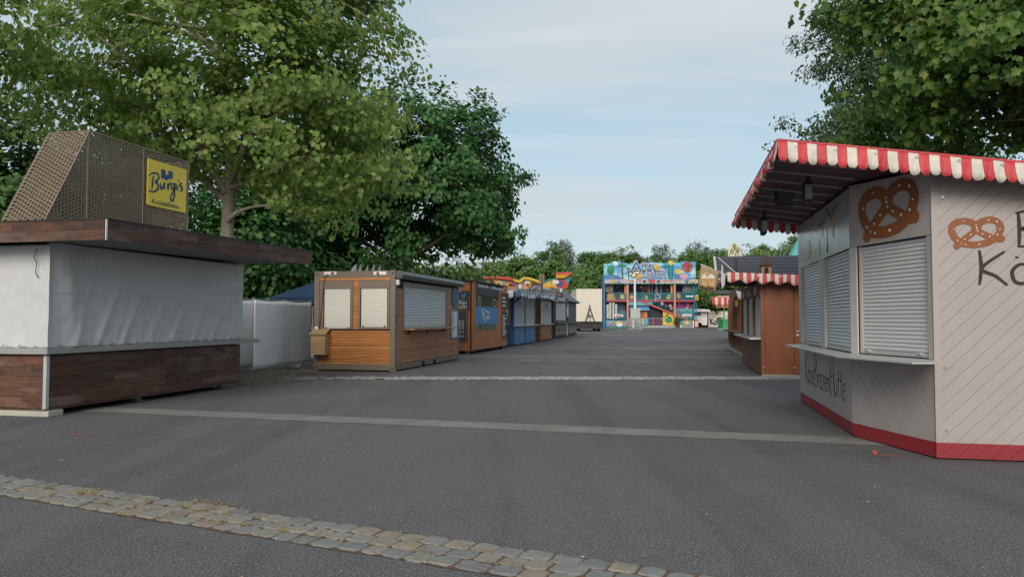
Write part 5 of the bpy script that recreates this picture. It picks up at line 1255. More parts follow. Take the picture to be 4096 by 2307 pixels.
# front panel facing us, with big chalkboards
uF1 = ff(472, 600)[0]
mb = MB(); FF.box(mb, 0, uF1, .14, 2.98, -.03, 0); part('front_panel', mb, PLY, fb)
mb = MB(); FF.box(mb, ff(495, 600)[0], FF.L, .14, 2.98, -.05, .0); part('corner_post', mb, PLY, fb)
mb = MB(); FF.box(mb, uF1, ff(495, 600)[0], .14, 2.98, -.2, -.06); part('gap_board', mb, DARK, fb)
for (b0_, b1, e, txt) in ((425, 680, 455, (('llen', 580, .26), ('mmeln', 640, .26))), (715, 1135, 415, (('4,00 €', 852, .13), ('4,00 €', 887, .13), ('4,00 €', 921, .13), ('4,50 €', 957, .13), ('4,00 €', 1010, .13), ('5,00 €', 1070, .13)))):
    u1 = ff(e, 600)[0]; z1, z0 = ff(400, b0_)[1], ff(400, b1)[1]; u0 = u1 - 1.7
    mb = MB(); FF.box(mb, u0, u1, z0, z1, .002, .03); cb_ = part('chalkboard', mb, CHALKB, fb)
    mb = MB(); FF.box(mb, u1, u1 + .07, z0 - .05, z1 + .05, .002, .045); FF.box(mb, u0, u1, z0 - .05, z0, .002, .045); FF.box(mb, u0, u1, z1, z1 + .05, .002, .045); part('frame', mb, BROWNWOOD, cb_)
    for (s_, b_, sz) in txt: lettering('chalk_text', s_, FF, u1 - .08, ff(400, b_)[1], sz, CHALK, cb_, off=.031, align='RIGHT', shear=.15)
u, z = ff(372, 480); mb = MB(); stroke(mb, FF, smooth_line([ff(*p) for p in ((348, 462), (372, 470), (402, 455), (388, 500), (370, 505), (350, 480))], 4), .035, .031, .003); stroke(mb, FF, [ff(345, 538), ff(396, 540)], .025, .031, .003); part('chalk_drawing', mb, paint('blue_chalk', (.12, .30, .50), .8), fb)
for uu in (.3, FF.L - .35):
    for yy in (fya + .1, fyb - .4):
        mb = MB(); mb.box(-11.4 + uu, -11.4 + uu + .14, yy, yy + .14, 0, .14); part('foot', mb, BROWNWOOD, fb)
mb = MB(); mb.tube([FS.pt(FS.L - .9, .12, -.18), FS.pt(FS.L - .9, .12, -.02)], .12, 14); part('wheel', mb, BLACK, fb)
mb = MB(); mb.box(-11.3, fx_ - .3, fya + .6, fyb - .2, .05, .14); part('chassis', mb, BLACK, fb)

# ------------------------------------------------------------------ blue stall
NAVYS = paint('navy_stripe', (.030, .055, .14), .5, .1, 2, dirt=.08); WHITES = paint('white_stripe', (.60, .61, .62), .5, .06, 2, dirt=.1)
bxs, bya, byb = -8.55, 39.2, 45.5
bs = thing('blue_stall', 'blue painted market stall with navy and white striped awning', 'market stall', bxs, bya)
QS, QF = Plane((bxs, bya), (bxs, byb)), Plane((-11.6, bya), (bxs, bya))
mb = MB(); mb.box(-11.5, bxs - .12, bya + .12, byb - .04, .05, 2.8); part('inner_box', mb, DARK, bs)
mb = MB(); QS.box(mb, 0, QS.L, .06, 1.06, -.04, 0); part('lower_panel', mb, BLUEPAINT, bs)
for (u0, u1) in ((.12, 3.05), (3.2, QS.L - .12)):
    for (a, b_, c, d) in ((u0, u1, .14, .22), (u0, u1, .92, 1.0), (u0, u0 + .09, .22, .92), (u1 - .09, u1, .22, .92)):
        mb = MB(); QS.box(mb, a, b_, c, d, .0, .03); part('panel_trim', mb, BLUEPAINT, bs)
mb = MB(); QF.box(mb, 0, QF.L, .06, 1.06, -.04, 0); part('side_panel', mb, BLUEPAINT, bs)
for u in (0, 3.05, QS.L - .14):
    mb = MB(); QS.box(mb, u, u + .14, 1.06, 2.85, -.1, .015); part('post', mb, BLUEPAINT, bs)
for (u0, u1) in ((.14, 3.05), (3.19, QS.L - .14)):
    shutter(bs, QS, u0, u1, 1.10, 2.5, -.05, 34, SHUTG, single_slats=False, bulge=.02, bar=ALU)
    w_ = u1 - u0; arch = [(u0, 2.85), (u0, 2.25)] + [(u0 + w_ * t / 12, 2.25 + .26 * math.sin(math.pi * t / 12)) for t in range(1, 12)] + [(u1, 2.25), (u1, 2.85)]
    mb = MB(); QS.poly(mb, arch, -.04, -.01); part('arch_board', mb, SHUTG, bs)
shutter(bs, QF, 1.2, QF.L - .14, 1.10, 2.5, -.05, 34, SHUTG, single_slats=False, bulge=.02)
mb = MB(); QS.box(mb, -.1, QS.L + .1, 1.06, 1.11, -.02, .25); part('counter', mb, ALU, bs)
for u in (.02, QS.L - .12):
    mb = MB(); mb.prism([QS.pt(u, 2.25, 0), QS.pt(u, 2.38, 0), QS.pt(u, 2.86, .5), QS.pt(u, 2.80, .62)], (0, .10, 0)); part('bracket', mb, BLUEPAINT, bs)
cx1 = -7.6; ca, cb2 = 36.6, 47.6
mb = MB(); mb.add([(cx1, ca, 2.83), (cx1, cb2, 3.0), (-9.6, cb2, 3.14), (-9.6, ca, 2.98), (-11.6, cb2, 3.0), (-11.6, ca, 2.85)], [(0, 1, 2, 3), (3, 2, 4, 5), (0, 3, 5), (1, 4, 2)]); part('awning_roof', mb, WHITES, bs, solid=.02)
valance('valance', (cx1, ca, 2.84), (cx1, cb2, 3.0), .36, 28, [WHITES, NAVYS], bs, scal=.3, billow=.03, seed=9, per=4)
valance('valance', (-11.6, ca, 2.85), (cx1, ca, 2.84), .36, 10, [WHITES, NAVYS], bs, scal=.3, billow=.03, seed=10, per=4)
mb = MB(); mb.tube([(cx1, ca, 2.83), (cx1, cb2, 2.99)], .03, 6); part('awning_edge', mb, GALV, bs)

# ------------------------------------------------------------------ ochre stall, grey stall with lattice, slate stall
os_ = thing('ochre_stall', 'brown and ochre panelled stall with grey scalloped awning', 'market stall', -8.7, 48.0)
QS, QF = Plane((-8.7, 48.0), (-8.7, 52.4)), Plane((-11.6, 48.0), (-8.7, 48.0))
mb = MB(); mb.box(-11.5, -8.82, 48.1, 52.3, .05, 2.7); part('inner_box', mb, DARK, os_)
mb = MB(); QS.box(mb, 0, QS.L, .06, 1.06, -.04, 0); part('lower_panel', mb, OCHREPLY, os_)
mb = MB(); QF.box(mb, 0, QF.L, .06, 2.7, -.04, -.002); part('side_panel', mb, PLY, os_)
for (a, b_, c, d) in ((.5, 3.9, .16, .28), (.5, 3.9, .86, .98), (.5, .66, .28, .86), (3.74, 3.9, .28, .86)):
    mb = MB(); QS.box(mb, a, b_, c, d, 0, .03); part('panel_trim', mb, PLY, os_)
for u, m_ in ((0, BROWNPLY), (.25, WHITE), (3.9, WHITE), (4.2, BROWNWOOD)):
    mb = MB(); QS.box(mb, u, u + .22, 1.06, 2.7, -.08, .012); part('post', mb, m_, os_)
shutter(os_, QS, .5, 3.88, 1.1, 2.6, -.05, 30, SHUTG, single_slats=False, bulge=.02)
arch = [(.47, 2.7), (.47, 2.2)] + [(.47 + 3.43 * t / 12, 2.2 + .28 * math.sin(math.pi * t / 12)) for t in range(1, 12)] + [(3.9, 2.2), (3.9, 2.7)]
mb = MB(); QS.poly(mb, arch, -.04, -.01); part('arch_board', mb, WHITE, os_)
mb = MB(); QS.box(mb, 0, QS.L, 1.065, 1.11, -.02, .25); part('counter', mb, SHUTG, os_)
GREYA = paint('grey_awning_cloth', (.36, .36, .37), .6, .1, 1.5); GREYB = paint('dim_grey_awning_cloth', (.30, .30, .31), .6, .1, 1.5)
valance('valance', (-7.9, 47.9, 2.86), (-7.9, 53.6, 2.95), .30, 22, [GREYA, GREYB], os_, scal=.35, billow=.03, seed=12, per=4)
mb = MB(); mb.add([(-7.9, 47.9, 2.86), (-7.9, 53.6, 2.95), (-10, 53.6, 3.15), (-10, 47.9, 3.1)], [(0, 1, 2, 3)]); part('awning_roof', mb, GREYA, os_, solid=.02)

gs = thing('lattice_stall', 'grey stall with white cross lattice below and white tarp window', 'market stall', -8.8, 54.2)
QS, QF = Plane((-8.8, 54.2), (-8.8, 60.3)), Plane((-11.6, 54.2), (-8.8, 54.2))
GREYW = paint('grey_stained_wood', (.13, .12, .115), .7, .2, 3, streak=(1, 1, .3)); DKW = paint('dark_stained_wood', (.045, .032, .03), .7, .2, 3)
mb = MB(); mb.box(-11.5, -8.82, 54.22, 60.25, .05, 3.0); part('wall', mb, GREYW, gs)
mb = MB(); QS.box(mb, 0, QS.L, .12, 1.1, -.02, .05); lat = part('counter_front', mb, DKW, gs)
LATW = paint('pale_lattice', (.42, .38, .36), .7, .1, 3)
for k in range(6):
    u = .35 + k * .9
    for sgn in (1, -1):
        mb = MB(); QS.poly(mb, [(u + (0 if sgn > 0 else .55), .25), (u + .14 + (0 if sgn > 0 else .55), .25), (u + .14 + (.55 if sgn > 0 else 0), 1.02), (u + (.55 if sgn > 0 else 0), 1.02)], .052 + .012 * (sgn > 0), .075 + .012 * (sgn > 0)); part('lattice_bar', mb, LATW, lat)
mb = MB(); QS.box(mb, -.05, QS.L + .1, 1.1, 1.18, -.02, .3); part('counter', mb, GREYW, gs)
mb = MB(); QS.box(mb, QS.L - .5, QS.L, 1.18, 1.2, 0, .02); QS.box(mb, QS.L - .45, QS.L - .05, .1, 1.1, .088, .12); part('white_post', mb, WHITE, gs)
tarp(QS, .45, 5.3, 1.3, 2.62, 50, 16, lambda a, t: .05 + .05 * wr(a * 4, t * 2, 2) + .03 * math.sin(a * 40) * (1 - t), 'tarp', TARP, gs)
mb = MB(); QS.box(mb, .5, 3.6, 2.72, 2.98, .0, .05); part('green_sign', mb, paint('green_sign_board', (.03, .16, .10), .5), gs)
mb = MB(); QS.box(mb, -.2, 4.6, 2.99, 3.12, .0, .7); part('eave_board', mb, GREYA, gs)
g0 = 54.2
mb = MB(); 
for sgn in (0, 1): pass
gq = [on_x(*L3(*p), -8.1) for p in ((672, 640), (705, 568), (757, 712))]
apx = [(-8.12, gq[0][0], gq[0][1]), (-8.12, gq[2][0], gq[2][1]), (-8.12, gq[1][0], gq[1][1])]
mb.prism(apx, (-3.2, 0, 0)); part('gable_roof', mb, GREYW, gs)
for (p, q_) in (((-8.09, gq[0][0], gq[0][1]), (-8.09, gq[1][0], gq[1][1])), ((-8.09, gq[1][0], gq[1][1]), (-8.09, gq[2][0], gq[2][1]))):
    mb = MB(); mb.tube([p, q_], .10, 4); part('gable_board', mb, WHITE, gs)
mb = MB(); PG = Plane((-8.0, 49.6), (-8.0, 60.5)); PG.poly(mb, ell(1.3, 3.12, 1.0, .26, 18), .0, .08); rd = part('red_sign', mb, paint('maroon_sign', (.20, .035, .03), .5), gs)
sstrokes([[(.7, 3.04), (.9, 3.2), (1.0, 3.03)], [(1.2, 3.2), (1.25, 3.04), (1.45, 3.18)], [(1.6, 3.04), (1.7, 3.22), (1.9, 3.05)]], .035, 'sign_scroll', WHITE, rd, PG, lambda a, b_: (a, b_), off=.081)
CORR = paint('corrugated_white', (.52, .53, .54), .5, .08, 2)
mb = MB(); P_ = [[(-9.4 + (.05 if i % 2 else 0), 49.6 + i * .11, z) for i in range(76)] for z in (3.40, 3.72)]; mb.grid(P_); mb.add([(-9.45, 49.6, 3.0), (-9.45, 58, 3.0), (-9.45, 58, 3.41), (-9.45, 49.6, 3.41)], [(0, 1, 2, 3)]); part('corrugated_roof', mb, CORR, gs, solid=.02)
PX = Plane((-7.95, 46.5), (-7.95, 49.5))
dm = thing('gable_ornament', 'black gable board with white dots above the striped awning', 'sign', -8.4, 46.0, 3.0)
g_ = [on_x(*L3(*p), -8.4) for p in ((250, 568), (312, 528), (385, 570))]
PXg = Plane((-8.4, 0), (-8.4, 100))
for a, b_ in ((0, 1), (1, 2)):
    mb = MB(); stroke(mb, PXg, [g_[a], g_[b_]], .20, 0, .06); part('gable_board', mb, BLACK, dm)
    for t in (.12, .37, .62, .87):
        mb = MB(); PXg.poly(mb, ell(g_[a][0] + (g_[b_][0] - g_[a][0]) * t, g_[a][1] + (g_[b_][1] - g_[a][1]) * t, .16, .055, 10), .061, .07); part('dot', mb, WHITE, dm)
mb = MB(); mb.box(-8.44, -8.40, g_[0][0] + 1.0, g_[2][0] - 1.0, 2.9, g_[0][1] + .06); part('support', mb, GREYW, dm)

ss = thing('slate_stall', 'dark grey stall with slate shingle roof at the far end of the row', 'market stall', -8.9, 61.6)
QS = Plane((-8.9, 61.6), (-8.9, 67.0))
mb = MB(); mb.box(-11.6, -8.92, 61.7, 67, .05, 2.9); part('wall', mb, GREYW, ss)
for k in range(5):
    mb = MB(); QS.box(mb, .1, 5.2, 1.15 + .33 * k, 1.46 + .33 * k, 0, .04 + .01 * (k % 2)); part('shutter_board', mb, paint('slate_board', (.085, .09, .095), .6, .12, 2), ss)
mb = MB(); QS.box(mb, 0, QS.L, .12, 1.05, -.01, .05); fr_ = part('counter_front', mb, DKW, ss)
for k in range(6):
    mb = MB(); QS.box(mb, .4 + k * .85, .72 + k * .85, .25, 1.0, .052, .08); part('baluster', mb, LATW, fr_)
mb = MB(); QS.box(mb, -.1, QS.L + .2, 1.06, 1.14, -.02, .3); part('counter', mb, GREYW, ss)
SLATE = paint('slate_shingle', (.085, .095, .11), .6, .15, 3, rand=.2)
for k in range(7):
    z = 2.86 + .165 * k; mb = MB(); xx = -8.6 - .22 * k
    mb.prism([(xx, 60.5, z), (xx, 67.4, z), (xx - .22, 67.4, z + .175), (xx - .22, 60.5, z + .175)], (.05, 0, .04)); part('shingle_course', mb, SLATE, ss)
mb = MB(); mb.add([(-8.62, 60.55, 2.8), (-8.62, 67.35, 2.8), (-10.1, 67.35, 3.99), (-10.1, 60.55, 3.99), (-11.7, 60.55, 2.8), (-11.7, 67.35, 2.8)], [(0, 1, 2, 3), (3, 2, 5, 4), (0, 3, 4), (1, 5, 2)]); part('roof_core', mb, SLATE, ss)
for k in range(10):
    mb = MB(); t = k / 10; mb.box(-8.55 - 1.5 * t, -8.4 - 1.5 * t, 67.41, 67.5, 2.86 + 1.15 * t, 2.94 + 1.15 * t); part('gable_block', mb, [WHITE, BLACK][0], ss)
mb = MB(); QS.box(mb, -.3, -.05, 1.6, 2.9, 0, .1); part('white_post', mb, WHITE, ss)

# wooden sign above the row
y_ = 52.0
sgw = thing('wooden_sign', 'weathered wooden sign board standing above the stall roofs', 'sign', *[at_depth(*L3(425, 420), y_)[0], y_], 0, 'w')
W = lambda a, b_: at_depth(*L3(a, b_), y_); Pq = Plane((0, y_), (1, y_))
mb = MB(); Pq.poly(mb, [W(*p) for p in ((388, 340), (465, 358), (460, 502), (390, 492))], -.05, 0); part('board', mb, paint('weathered_board', (.36, .29, .23), .7, .2, 4, streak=(1, 1, .2)), sgw)
mb = MB()
for k in range(4): stroke(mb, Pq, [W(405, 385 + 28 * k), W(448, 392 + 28 * k)], .06, .001, .004)
part('carved_lines', mb, BROWNWOOD, sgw, kind='stuff')
c_ = W(428, 500); mb = MB(); mb.box(c_[0] - .06, c_[0] + .06, y_ - .02, y_ + .08, 0, c_[1] + .05); part('post', mb, BROWNWOOD, sgw)

# ------------------------------------------------------------------ painted ride front behind the row
Yr = 66.0
W = lambda a, b_: at_depth(*C3(a, b_), Yr); Pr = Plane((0, Yr), (1, Yr))
rf = thing('ride_facade', 'long colourful painted fairground ride front with curved red and yellow rim', 'ride', W(950, 600)[0], Yr, 0, 'w')
topc = [(505, 530), (560, 500), (640, 480), (780, 472), (900, 475), (1010, 492), (1080, 512), (1115, 510), (1135, 482), (1180, 478), (1240, 490), (1310, 515), (1350, 530)]
outl = smooth_line([W(*p) for p in topc], 4)
def artmat():
    m, nt, b = nodes('fairground_art'); v = coords(nt, (1, 1, 1), False)
    vo = mk(nt, 'ShaderNodeTexVoronoi'); vo.inputs['Scale'].default_value = .75; nt.links.new(v, vo.inputs['Vector'])
    sp = mk(nt, 'ShaderNodeSeparateColor'); nt.links.new(vo.outputs['Color'], sp.inputs[0])
    col = ramp(nt, sp.outputs[0], [(0, (.03, .22, .34)), (.25, (.12, .30, .12)), (.45, (.55, .36, .06)), (.65, (.45, .10, .08)), (.8, (.10, .25, .45)), (1, (.5, .42, .30))])
    n = noise(nt, v, 3.0, 5, .6); col = mixc(nt, .6, col, ramp(nt, n, [(.3, (.45, .45, .5)), (.7, (1, 1, 1))]), 'MULTIPLY')
    nt.links.new(col, b.inputs['Base Color']); b.inputs['Roughness'].default_value = .4; return m
ART = artmat()
zb_ = W(900, 700)[1]
mb = MB(); Pr.poly(mb, outl + [(outl[-1][0], zb_ - 1), (outl[0][0], zb_ - 1)], -.2, 0); part('painted_board', mb, ART, rf)
RIM = [paint('rim_red', (.50, .05, .03), .4), paint('rim_yellow', (.65, .42, .03), .4), paint('rim_green', (.03, .25, .12), .4)]
nseg = len(outl)
for a, b_, m_ in ((0, 22, 0), (21, nseg - 8, 1), (nseg - 9, nseg, 1)):
    mb = MB(); mb.tube([(u, Yr - .1, z) for u, z in outl[a:b_]], .14, 6); part('rim_tube', mb, RIM[m_], rf)
SK = [paint('painted_skin', (.55, .30, .18), .5, .15, 2), paint('painted_blond', (.62, .42, .08), .5, .2, 2), paint('painted_brown', (.12, .06, .035), .5, .2, 2), paint('painted_purple', (.18, .04, .16), .5), paint('painted_white', (.66, .64, .58), .5, .1, 3), paint('painted_teal', (.04, .25, .32), .5, .2, 2), paint('painted_orange', (.62, .25, .04), .5, .15, 2)]
def blob(pts, m_, o0=.01, o1=.03, parent=None, nm='painted_shape'):
    mb = MB(); Pr.poly(mb, pts, o0, o1); return part(nm, mb, m_, parent or rf)
def eb(a, b_, ra, rb, m_, o=.02):
    u, z = W(a, b_); k = Yr / F / 2.9025; return blob(ell(u, z, ra * k, rb * k, 18), m_, .005, o)
for (a, b_, ra, rb, m_, o) in ((560, 545, 48, 40, 1, .02), (555, 560, 30, 34, 0, .03), (668, 545, 52, 48, 2, .02), (668, 555, 34, 42, 0, .03), (845, 545, 62, 52, 1, .02), (842, 575, 42, 60, 0, .03), (730, 560, 40, 60, 5, .015), (960, 560, 40, 30, 6, .02), (1015, 550, 40, 22, 3, .02), (1100, 560, 36, 36, 2, .02), (1105, 565, 24, 30, 4, .03), (1165, 560, 40, 40, 0, .02), (1240, 540, 60, 45, 6, .02), (1265, 545, 36, 40, 2, .03), (1190, 515, 30, 22, 4, .025), (1320, 560, 30, 26, 3, .02), (900, 590, 30, 26, 4, .035)):
    eb(a, b_, ra, rb, SK[m_], o)
mb = MB(); u, z = W(785, 600); Pr.box(mb, u - .08, u + .08, zb_ - 1, W(785, 478)[1], .04, .1); part('divider', mb, RIM[0], rf)
# wing end with eagle head
wing = [W(*p) for p in ((1330, 590), (1345, 560), (1380, 520), (1430, 490), (1500, 475), (1530, 470), (1515, 445), (1530, 422), (1560, 420), (1705, 422), (1690, 470), (1665, 540), (1640, 595))]
blob(wing, SK[5], -.15, .0, nm='wing_board'); k_ = Yr / F / 2.9025
blob([W(*p) for p in ((1545, 478), (1600, 480), (1650, 520), (1665, 560), (1645, 594), (1540, 594), (1580, 560), (1590, 520))], RIM[0], .002, .02)
blob([W(*p) for p in ((1340, 590), (1370, 545), (1440, 510), (1500, 510), (1540, 545), (1560, 590))], RIM[1], .002, .015)
blob([W(*p) for p in ((1345, 592), (1400, 570), (1520, 565), (1580, 592))], SK[6], .016, .025)
eb(1560, 535, 42, 48, paint('painted_violet', (.07, .05, .20), .5), .03); eb(1510, 515, 48, 26, SK[4], .04); blob([W(*p) for p in ((1450, 505), (1480, 495), (1485, 525), (1455, 530))], SK[6], .041, .05)
for k, m_ in enumerate((RIM[0], SK[6], RIM[1])):
    u0, z0 = W(1520, 428 + 15 * k); u1, _ = W(1700 - 35 * k, 428); mb = MB(); mb.tube([(u0, Yr - .12, z0), (u1, Yr - .12, z0 + .02)], .17, 8); part('wing_feather', mb, m_, rf)
blob([W(*p) for p in ((1390, 500), (1440, 482), (1520, 470), (1522, 480), (1445, 494), (1395, 512))], RIM[2], .03, .06)
mb = MB()
for px in (560, 800, 1050, 1300, 1550): 
    u, _ = W(px, 600); mb.box(u - .1, u + .1, Yr + .02, Yr + .2, 0, zb_ + .3)
part('support_posts', mb, GALV, rf, kind='stuff')
mb = MB(); u0, _ = W(505, 600); u1, _ = W(1640, 600); mb.box(u0, u1, Yr + .2, Yr + 3, .02, zb_ - .2); part('ride_body', mb, paint('ride_body_blue', (.05, .10, .25), .6), rf)
# flame disc, blue arch, blue topper
Yf = 58.0; Wf = lambda a, b_: at_depth(*C3(a, b_), Yf); Pf2 = Plane((0, Yf), (1, Yf)); kf_ = Yf / F / 2.9025
fd = thing('flame_sign', 'round green sign with orange flames above the orange booth', 'sign', Wf(448, 540)[0], Yf, 0, 'w')
u, z = Wf(448, 497)
mb = MB(); Pf2.poly(mb, ell(u, z, 60 * kf_, 58 * kf_, 28), -.1, 0); part('rim', mb, RIM[1], fd)
mb = MB(); Pf2.poly(mb, ell(u, z, 50 * kf_, 49 * kf_, 28), .001, .02); part('disc', mb, RIM[2], fd)
mb = MB(); Pf2.poly(mb, [Wf(*p) for p in ((410, 535), (405, 500), (420, 515), (425, 475), (440, 505), (450, 465), (462, 505), (475, 478), (478, 512), (490, 500), (488, 535))], .021, .03); part('flame', mb, SK[6], fd)
mb = MB(); mb.box(u - .08, u + .08, Yf + .01, Yf + .1, 0, z - .5); part('post', mb, GALV, fd)
mb = MB(); Pf2.box(mb, Wf(412, 540)[0], Wf(490, 540)[0], Wf(412, 565)[1], Wf(412, 540)[1], -.2, .05); part('base_board', mb, WHITE, fd)
Ya = 50.0; Wa = lambda a, b_: at_depth(*C3(a, b_), Ya); Pa2 = Plane((0, Ya), (1, Ya))
ab = thing('arch_board', 'navy arch board with yellow rim behind the kiosk awning', 'ride front', Wa(260, 480)[0], Ya, 0, 'w')
ar = smooth_line([Wa(*p) for p in ((165, 425), (230, 428), (300, 440), (350, 462), (385, 490))], 4)
mb = MB(); Pa2.poly(mb, ar + [(ar[-1][0], ar[-1][1] - 1.2), (ar[0][0], ar[0][1] - 1.2)], -.15, 0); part('board', mb, paint('royal_blue_board', (.015, .035, .22), .4), ab)
n_ = len(ar); mb = MB(); mb.tube([(u, Ya - .05, z) for u, z in ar[:n_ * 2 // 3]], .10, 6); part('rim_tube', mb, RIM[1], ab); mb = MB(); mb.tube([(u, Ya - .05, z) for u, z in ar[n_ * 2 // 3 - 1:]], .10, 6); part('rim_tube', mb, RIM[0], ab)
mb = MB()
for u in (ar[0][0] + .3, ar[-1][0] - .3): mb.box(u - .07, u + .07, Ya + .01, Ya + .1, 0, ar[-1][1] - .3)
part('support_posts', mb, GALV, ab, kind='stuff')
for (a, b_) in ((215, 415), (290, 432)):
    u, z = Wa(a, b_); mb = MB(); mb.tube([(u, Ya - .05, z - .05), (u, Ya - .05, z + .16)], [.12, .05], 8); part('bulb', mb, WHITE, ab)
tf = thing('ride_topper', 'light blue wave ornament on a yellow base above the kiosk awning', 'ornament', Wa(40, 400)[0], Ya, 0, 'w')
mb = MB(); Pa2.poly(mb, [Wa(*p) for p in ((0, 400), (2, 362), (20, 350), (35, 358), (45, 345), (60, 360), (95, 350), (85, 385), (70, 402))], -.3, .0); part('wave', mb, paint('pale_blue_ornament', (.20, .48, .66), .4, .25, 6), tf)
mb = MB(); Pa2.box(mb, Wa(0, 400)[0], Wa(70, 400)[0], Wa(0, 412)[1], Wa(0, 401)[1], -.3, .05); part('base', mb, RIM[1], tf)
mb = MB(); u, z = Wa(35, 412); mb.box(u - .3, u + .3, Ya + .05, Ya + .25, 0, z); part('post', mb, paint('royal_blue_post', (.02, .04, .2), .5), tf)
# ------------------------------------------------------------------ cream trailer
Yt = 88.0
W = lambda a, b_: at_depth(*L3(a, b_), Yt); Pq = Plane((0, Yt), (1, Yt))
tr = thing('box_trailer', 'tall cream box trailer with black drawbar folded up', 'trailer', W(1110, 1150)[0], Yt, 0, 'w')
x0, z1 = W(925, 568); x1, z0 = W(1302, 1038); 
mb = MB(); mb.box(x0, x1, Yt, Yt + 7.5, z0, z1); part('body', mb, CREAM, tr, bevel=.05)
mb = MB(); mb.box(x0 - .02, x1 + .02, Yt - .02, Yt + 7.5, z1 - .08, z1 + .03); part('roof_rim', mb, paint('pale_trim', (.74, .70, .60), .4), tr)
mb = MB()
for t in (.22, .76): mb.box(x0 + (x1 - x0) * t, x0 + (x1 - x0) * t + .02, Yt - .012, Yt - .002, z0 + .05, z1 - .1)
part('panel_seam', mb, paint('seam', (.45, .38, .28), .6), tr, kind='stuff')
mb = MB(); mb.box(x0 + .1, x1 - .1, Yt + .3, Yt + 7.2, .55, z0 - .002); part('chassis', mb, BLACK, tr)
for xx in (x0 + .15, x1 - .5):
    for yy in (Yt + 1.0, Yt + 5.5):
        mb = MB(); mb.tube([(xx, yy, .5), (xx + .35, yy, .5)], .5, 18); w_ = part('wheel', mb, BLACK, tr); mb = MB(); mb.tube([(xx - .01, yy, .5), (xx + .36, yy, .5)], .22, 12); part('rim', mb, GALV, w_)
mb = MB(); mb.box(x0 + .1, x1 - .1, Yt - .3, Yt + .25, .30, .85); part('bumper', mb, BLACK, tr)
IRON = paint('dark_iron', (.03, .026, .022), .5)
apx_, bl, br_ = W(1117, 830), W(1050, 1040), W(1190, 1040)
for p, q_ in ((apx_, bl), (apx_, br_)):
    mb = MB(); mb.tube([(p[0], Yt - .25, p[1]), (q_[0], Yt - .35, q_[1] - .1)], .06, 6); part('drawbar', mb, IRON, tr)
mb = MB(); mb.tube([(bl[0] + .2, Yt - .3, W(1080, 955)[1]), (br_[0] - .2, Yt - .3, W(1080, 955)[1])], .05, 6); mb.tube([(apx_[0], Yt - .25, apx_[1] - .05), (apx_[0], Yt - .25, W(1117, 795)[1])], .06, 8); mb.tube([(apx_[0] - .1, Yt - .2, apx_[1] - .6), (apx_[0] + .12, Yt - .2, .8)], .03, 5); part('drawbar_brace', mb, IRON, tr)
for s_ in (-1, 1):
    mb = MB(); c = (x0 + x1) / 2 + s_ * .6; mb.box(c - .25, c + .25, Yt - .45, Yt - .3, .35, .75); part('tow_bracket', mb, IRON, tr)

# ------------------------------------------------------------------ fun house
AC = crop(2380, 1020, 4.68); Ym = 121.0
W = lambda a, b_: at_depth(*AC(a, b_), Ym); Pm = Plane((0, Ym), (1, Ym))
fh = thing('fun_house', 'two storey fairground fun house with painted billboard, stairs and teal railings', 'fun house', W(1000, 1360)[0], Ym, 0, 'w')
def mat_(n, c, r=.45, v_=.1, s_=1.0, **k): return paint(n, c, r, v_, s_, **k)
T_TEAL = mat_('teal_steel', (.02, .22, .26)); T_BLUE = mat_('funhouse_blue', (.06, .18, .36), v_=.25); T_RED = mat_('funhouse_red', (.45, .07, .08)); T_MAG = mat_('funhouse_magenta', (.30, .04, .22), v_=.3); T_TURQ = mat_('funhouse_turquoise', (.10, .34, .38), v_=.3)
T_YEL = mat_('funhouse_yellow', (.62, .45, .06), v_=.2); T_ORG = mat_('funhouse_orange', (.60, .26, .04)); T_PINK = mat_('tiled_pink', (.50, .22, .24), v_=.3, s_=6); T_DARK = mat_('funhouse_dark', (.018, .022, .045)); T_GRN = mat_('funhouse_green', (.02, .24, .08)); T_WHT = mat_('funhouse_white', (.66, .66, .66), v_=.15)
def busy(name, cols, scale=1.6):
    m, nt, b = nodes(name); v = coords(nt, (1, 1, 1)); vo = mk(nt, 'ShaderNodeTexVoronoi'); vo.inputs['Scale'].default_value = scale; nt.links.new(v, vo.inputs['Vector'])
    sp = mk(nt, 'ShaderNodeSeparateColor'); nt.links.new(vo.outputs['Color'], sp.inputs[0]); n = len(cols)
    col = ramp(nt, sp.outputs[0], [(i / (n - 1), c) for i, c in enumerate(cols)]); nz = noise(nt, v, scale * 3, 5, .65)
    col = mixc(nt, .7, col, ramp(nt, nz, [(.3, (.35, .36, .42)), (.65, (1, 1, 1))]), 'MULTIPLY'); nt.links.new(col, b.inputs['Base Color']); b.inputs['Roughness'].default_value = .4; return m
PAL = [(.05, .25, .38), (.40, .42, .40), (.50, .34, .10), (.10, .34, .36), (.36, .10, .10), (.16, .20, .40), (.50, .46, .36)]
T_SIL = mat_('funhouse_silver', (.40, .40, .41), metal=.3); T_SKY = mat_('letter_blue', (.02, .08, .28), v_=.35, s_=.8)
def bx(name, a0, a1, b0_, b1, d0, d1, m_, parent=None, **k):
    x0, z1 = W(a0, b0_); x1, z0 = W(a1, b1); mb = MB(); mb.box(x0, x1, Ym + d0, Ym + d1, max(z0, .01), z1); return part(name, mb, m_, parent or fh, **k)
def pol(name, pts, d0, d1, m_, parent=None):
    mb = MB(); Pm.poly(mb, [W(*p) for p in pts], -d1, -d0); return part(name, mb, m_, parent or fh)
def el(name, a, b_, ra, rb, d0, d1, m_, parent=None, n=20):
    u, z = W(a, b_); k = Ym / F / 4.68; mb = MB(); Pm.poly(mb, ell(u, z, ra * k, rb * k, n), -d1, -d0); return part(name, mb, m_, parent or fh)
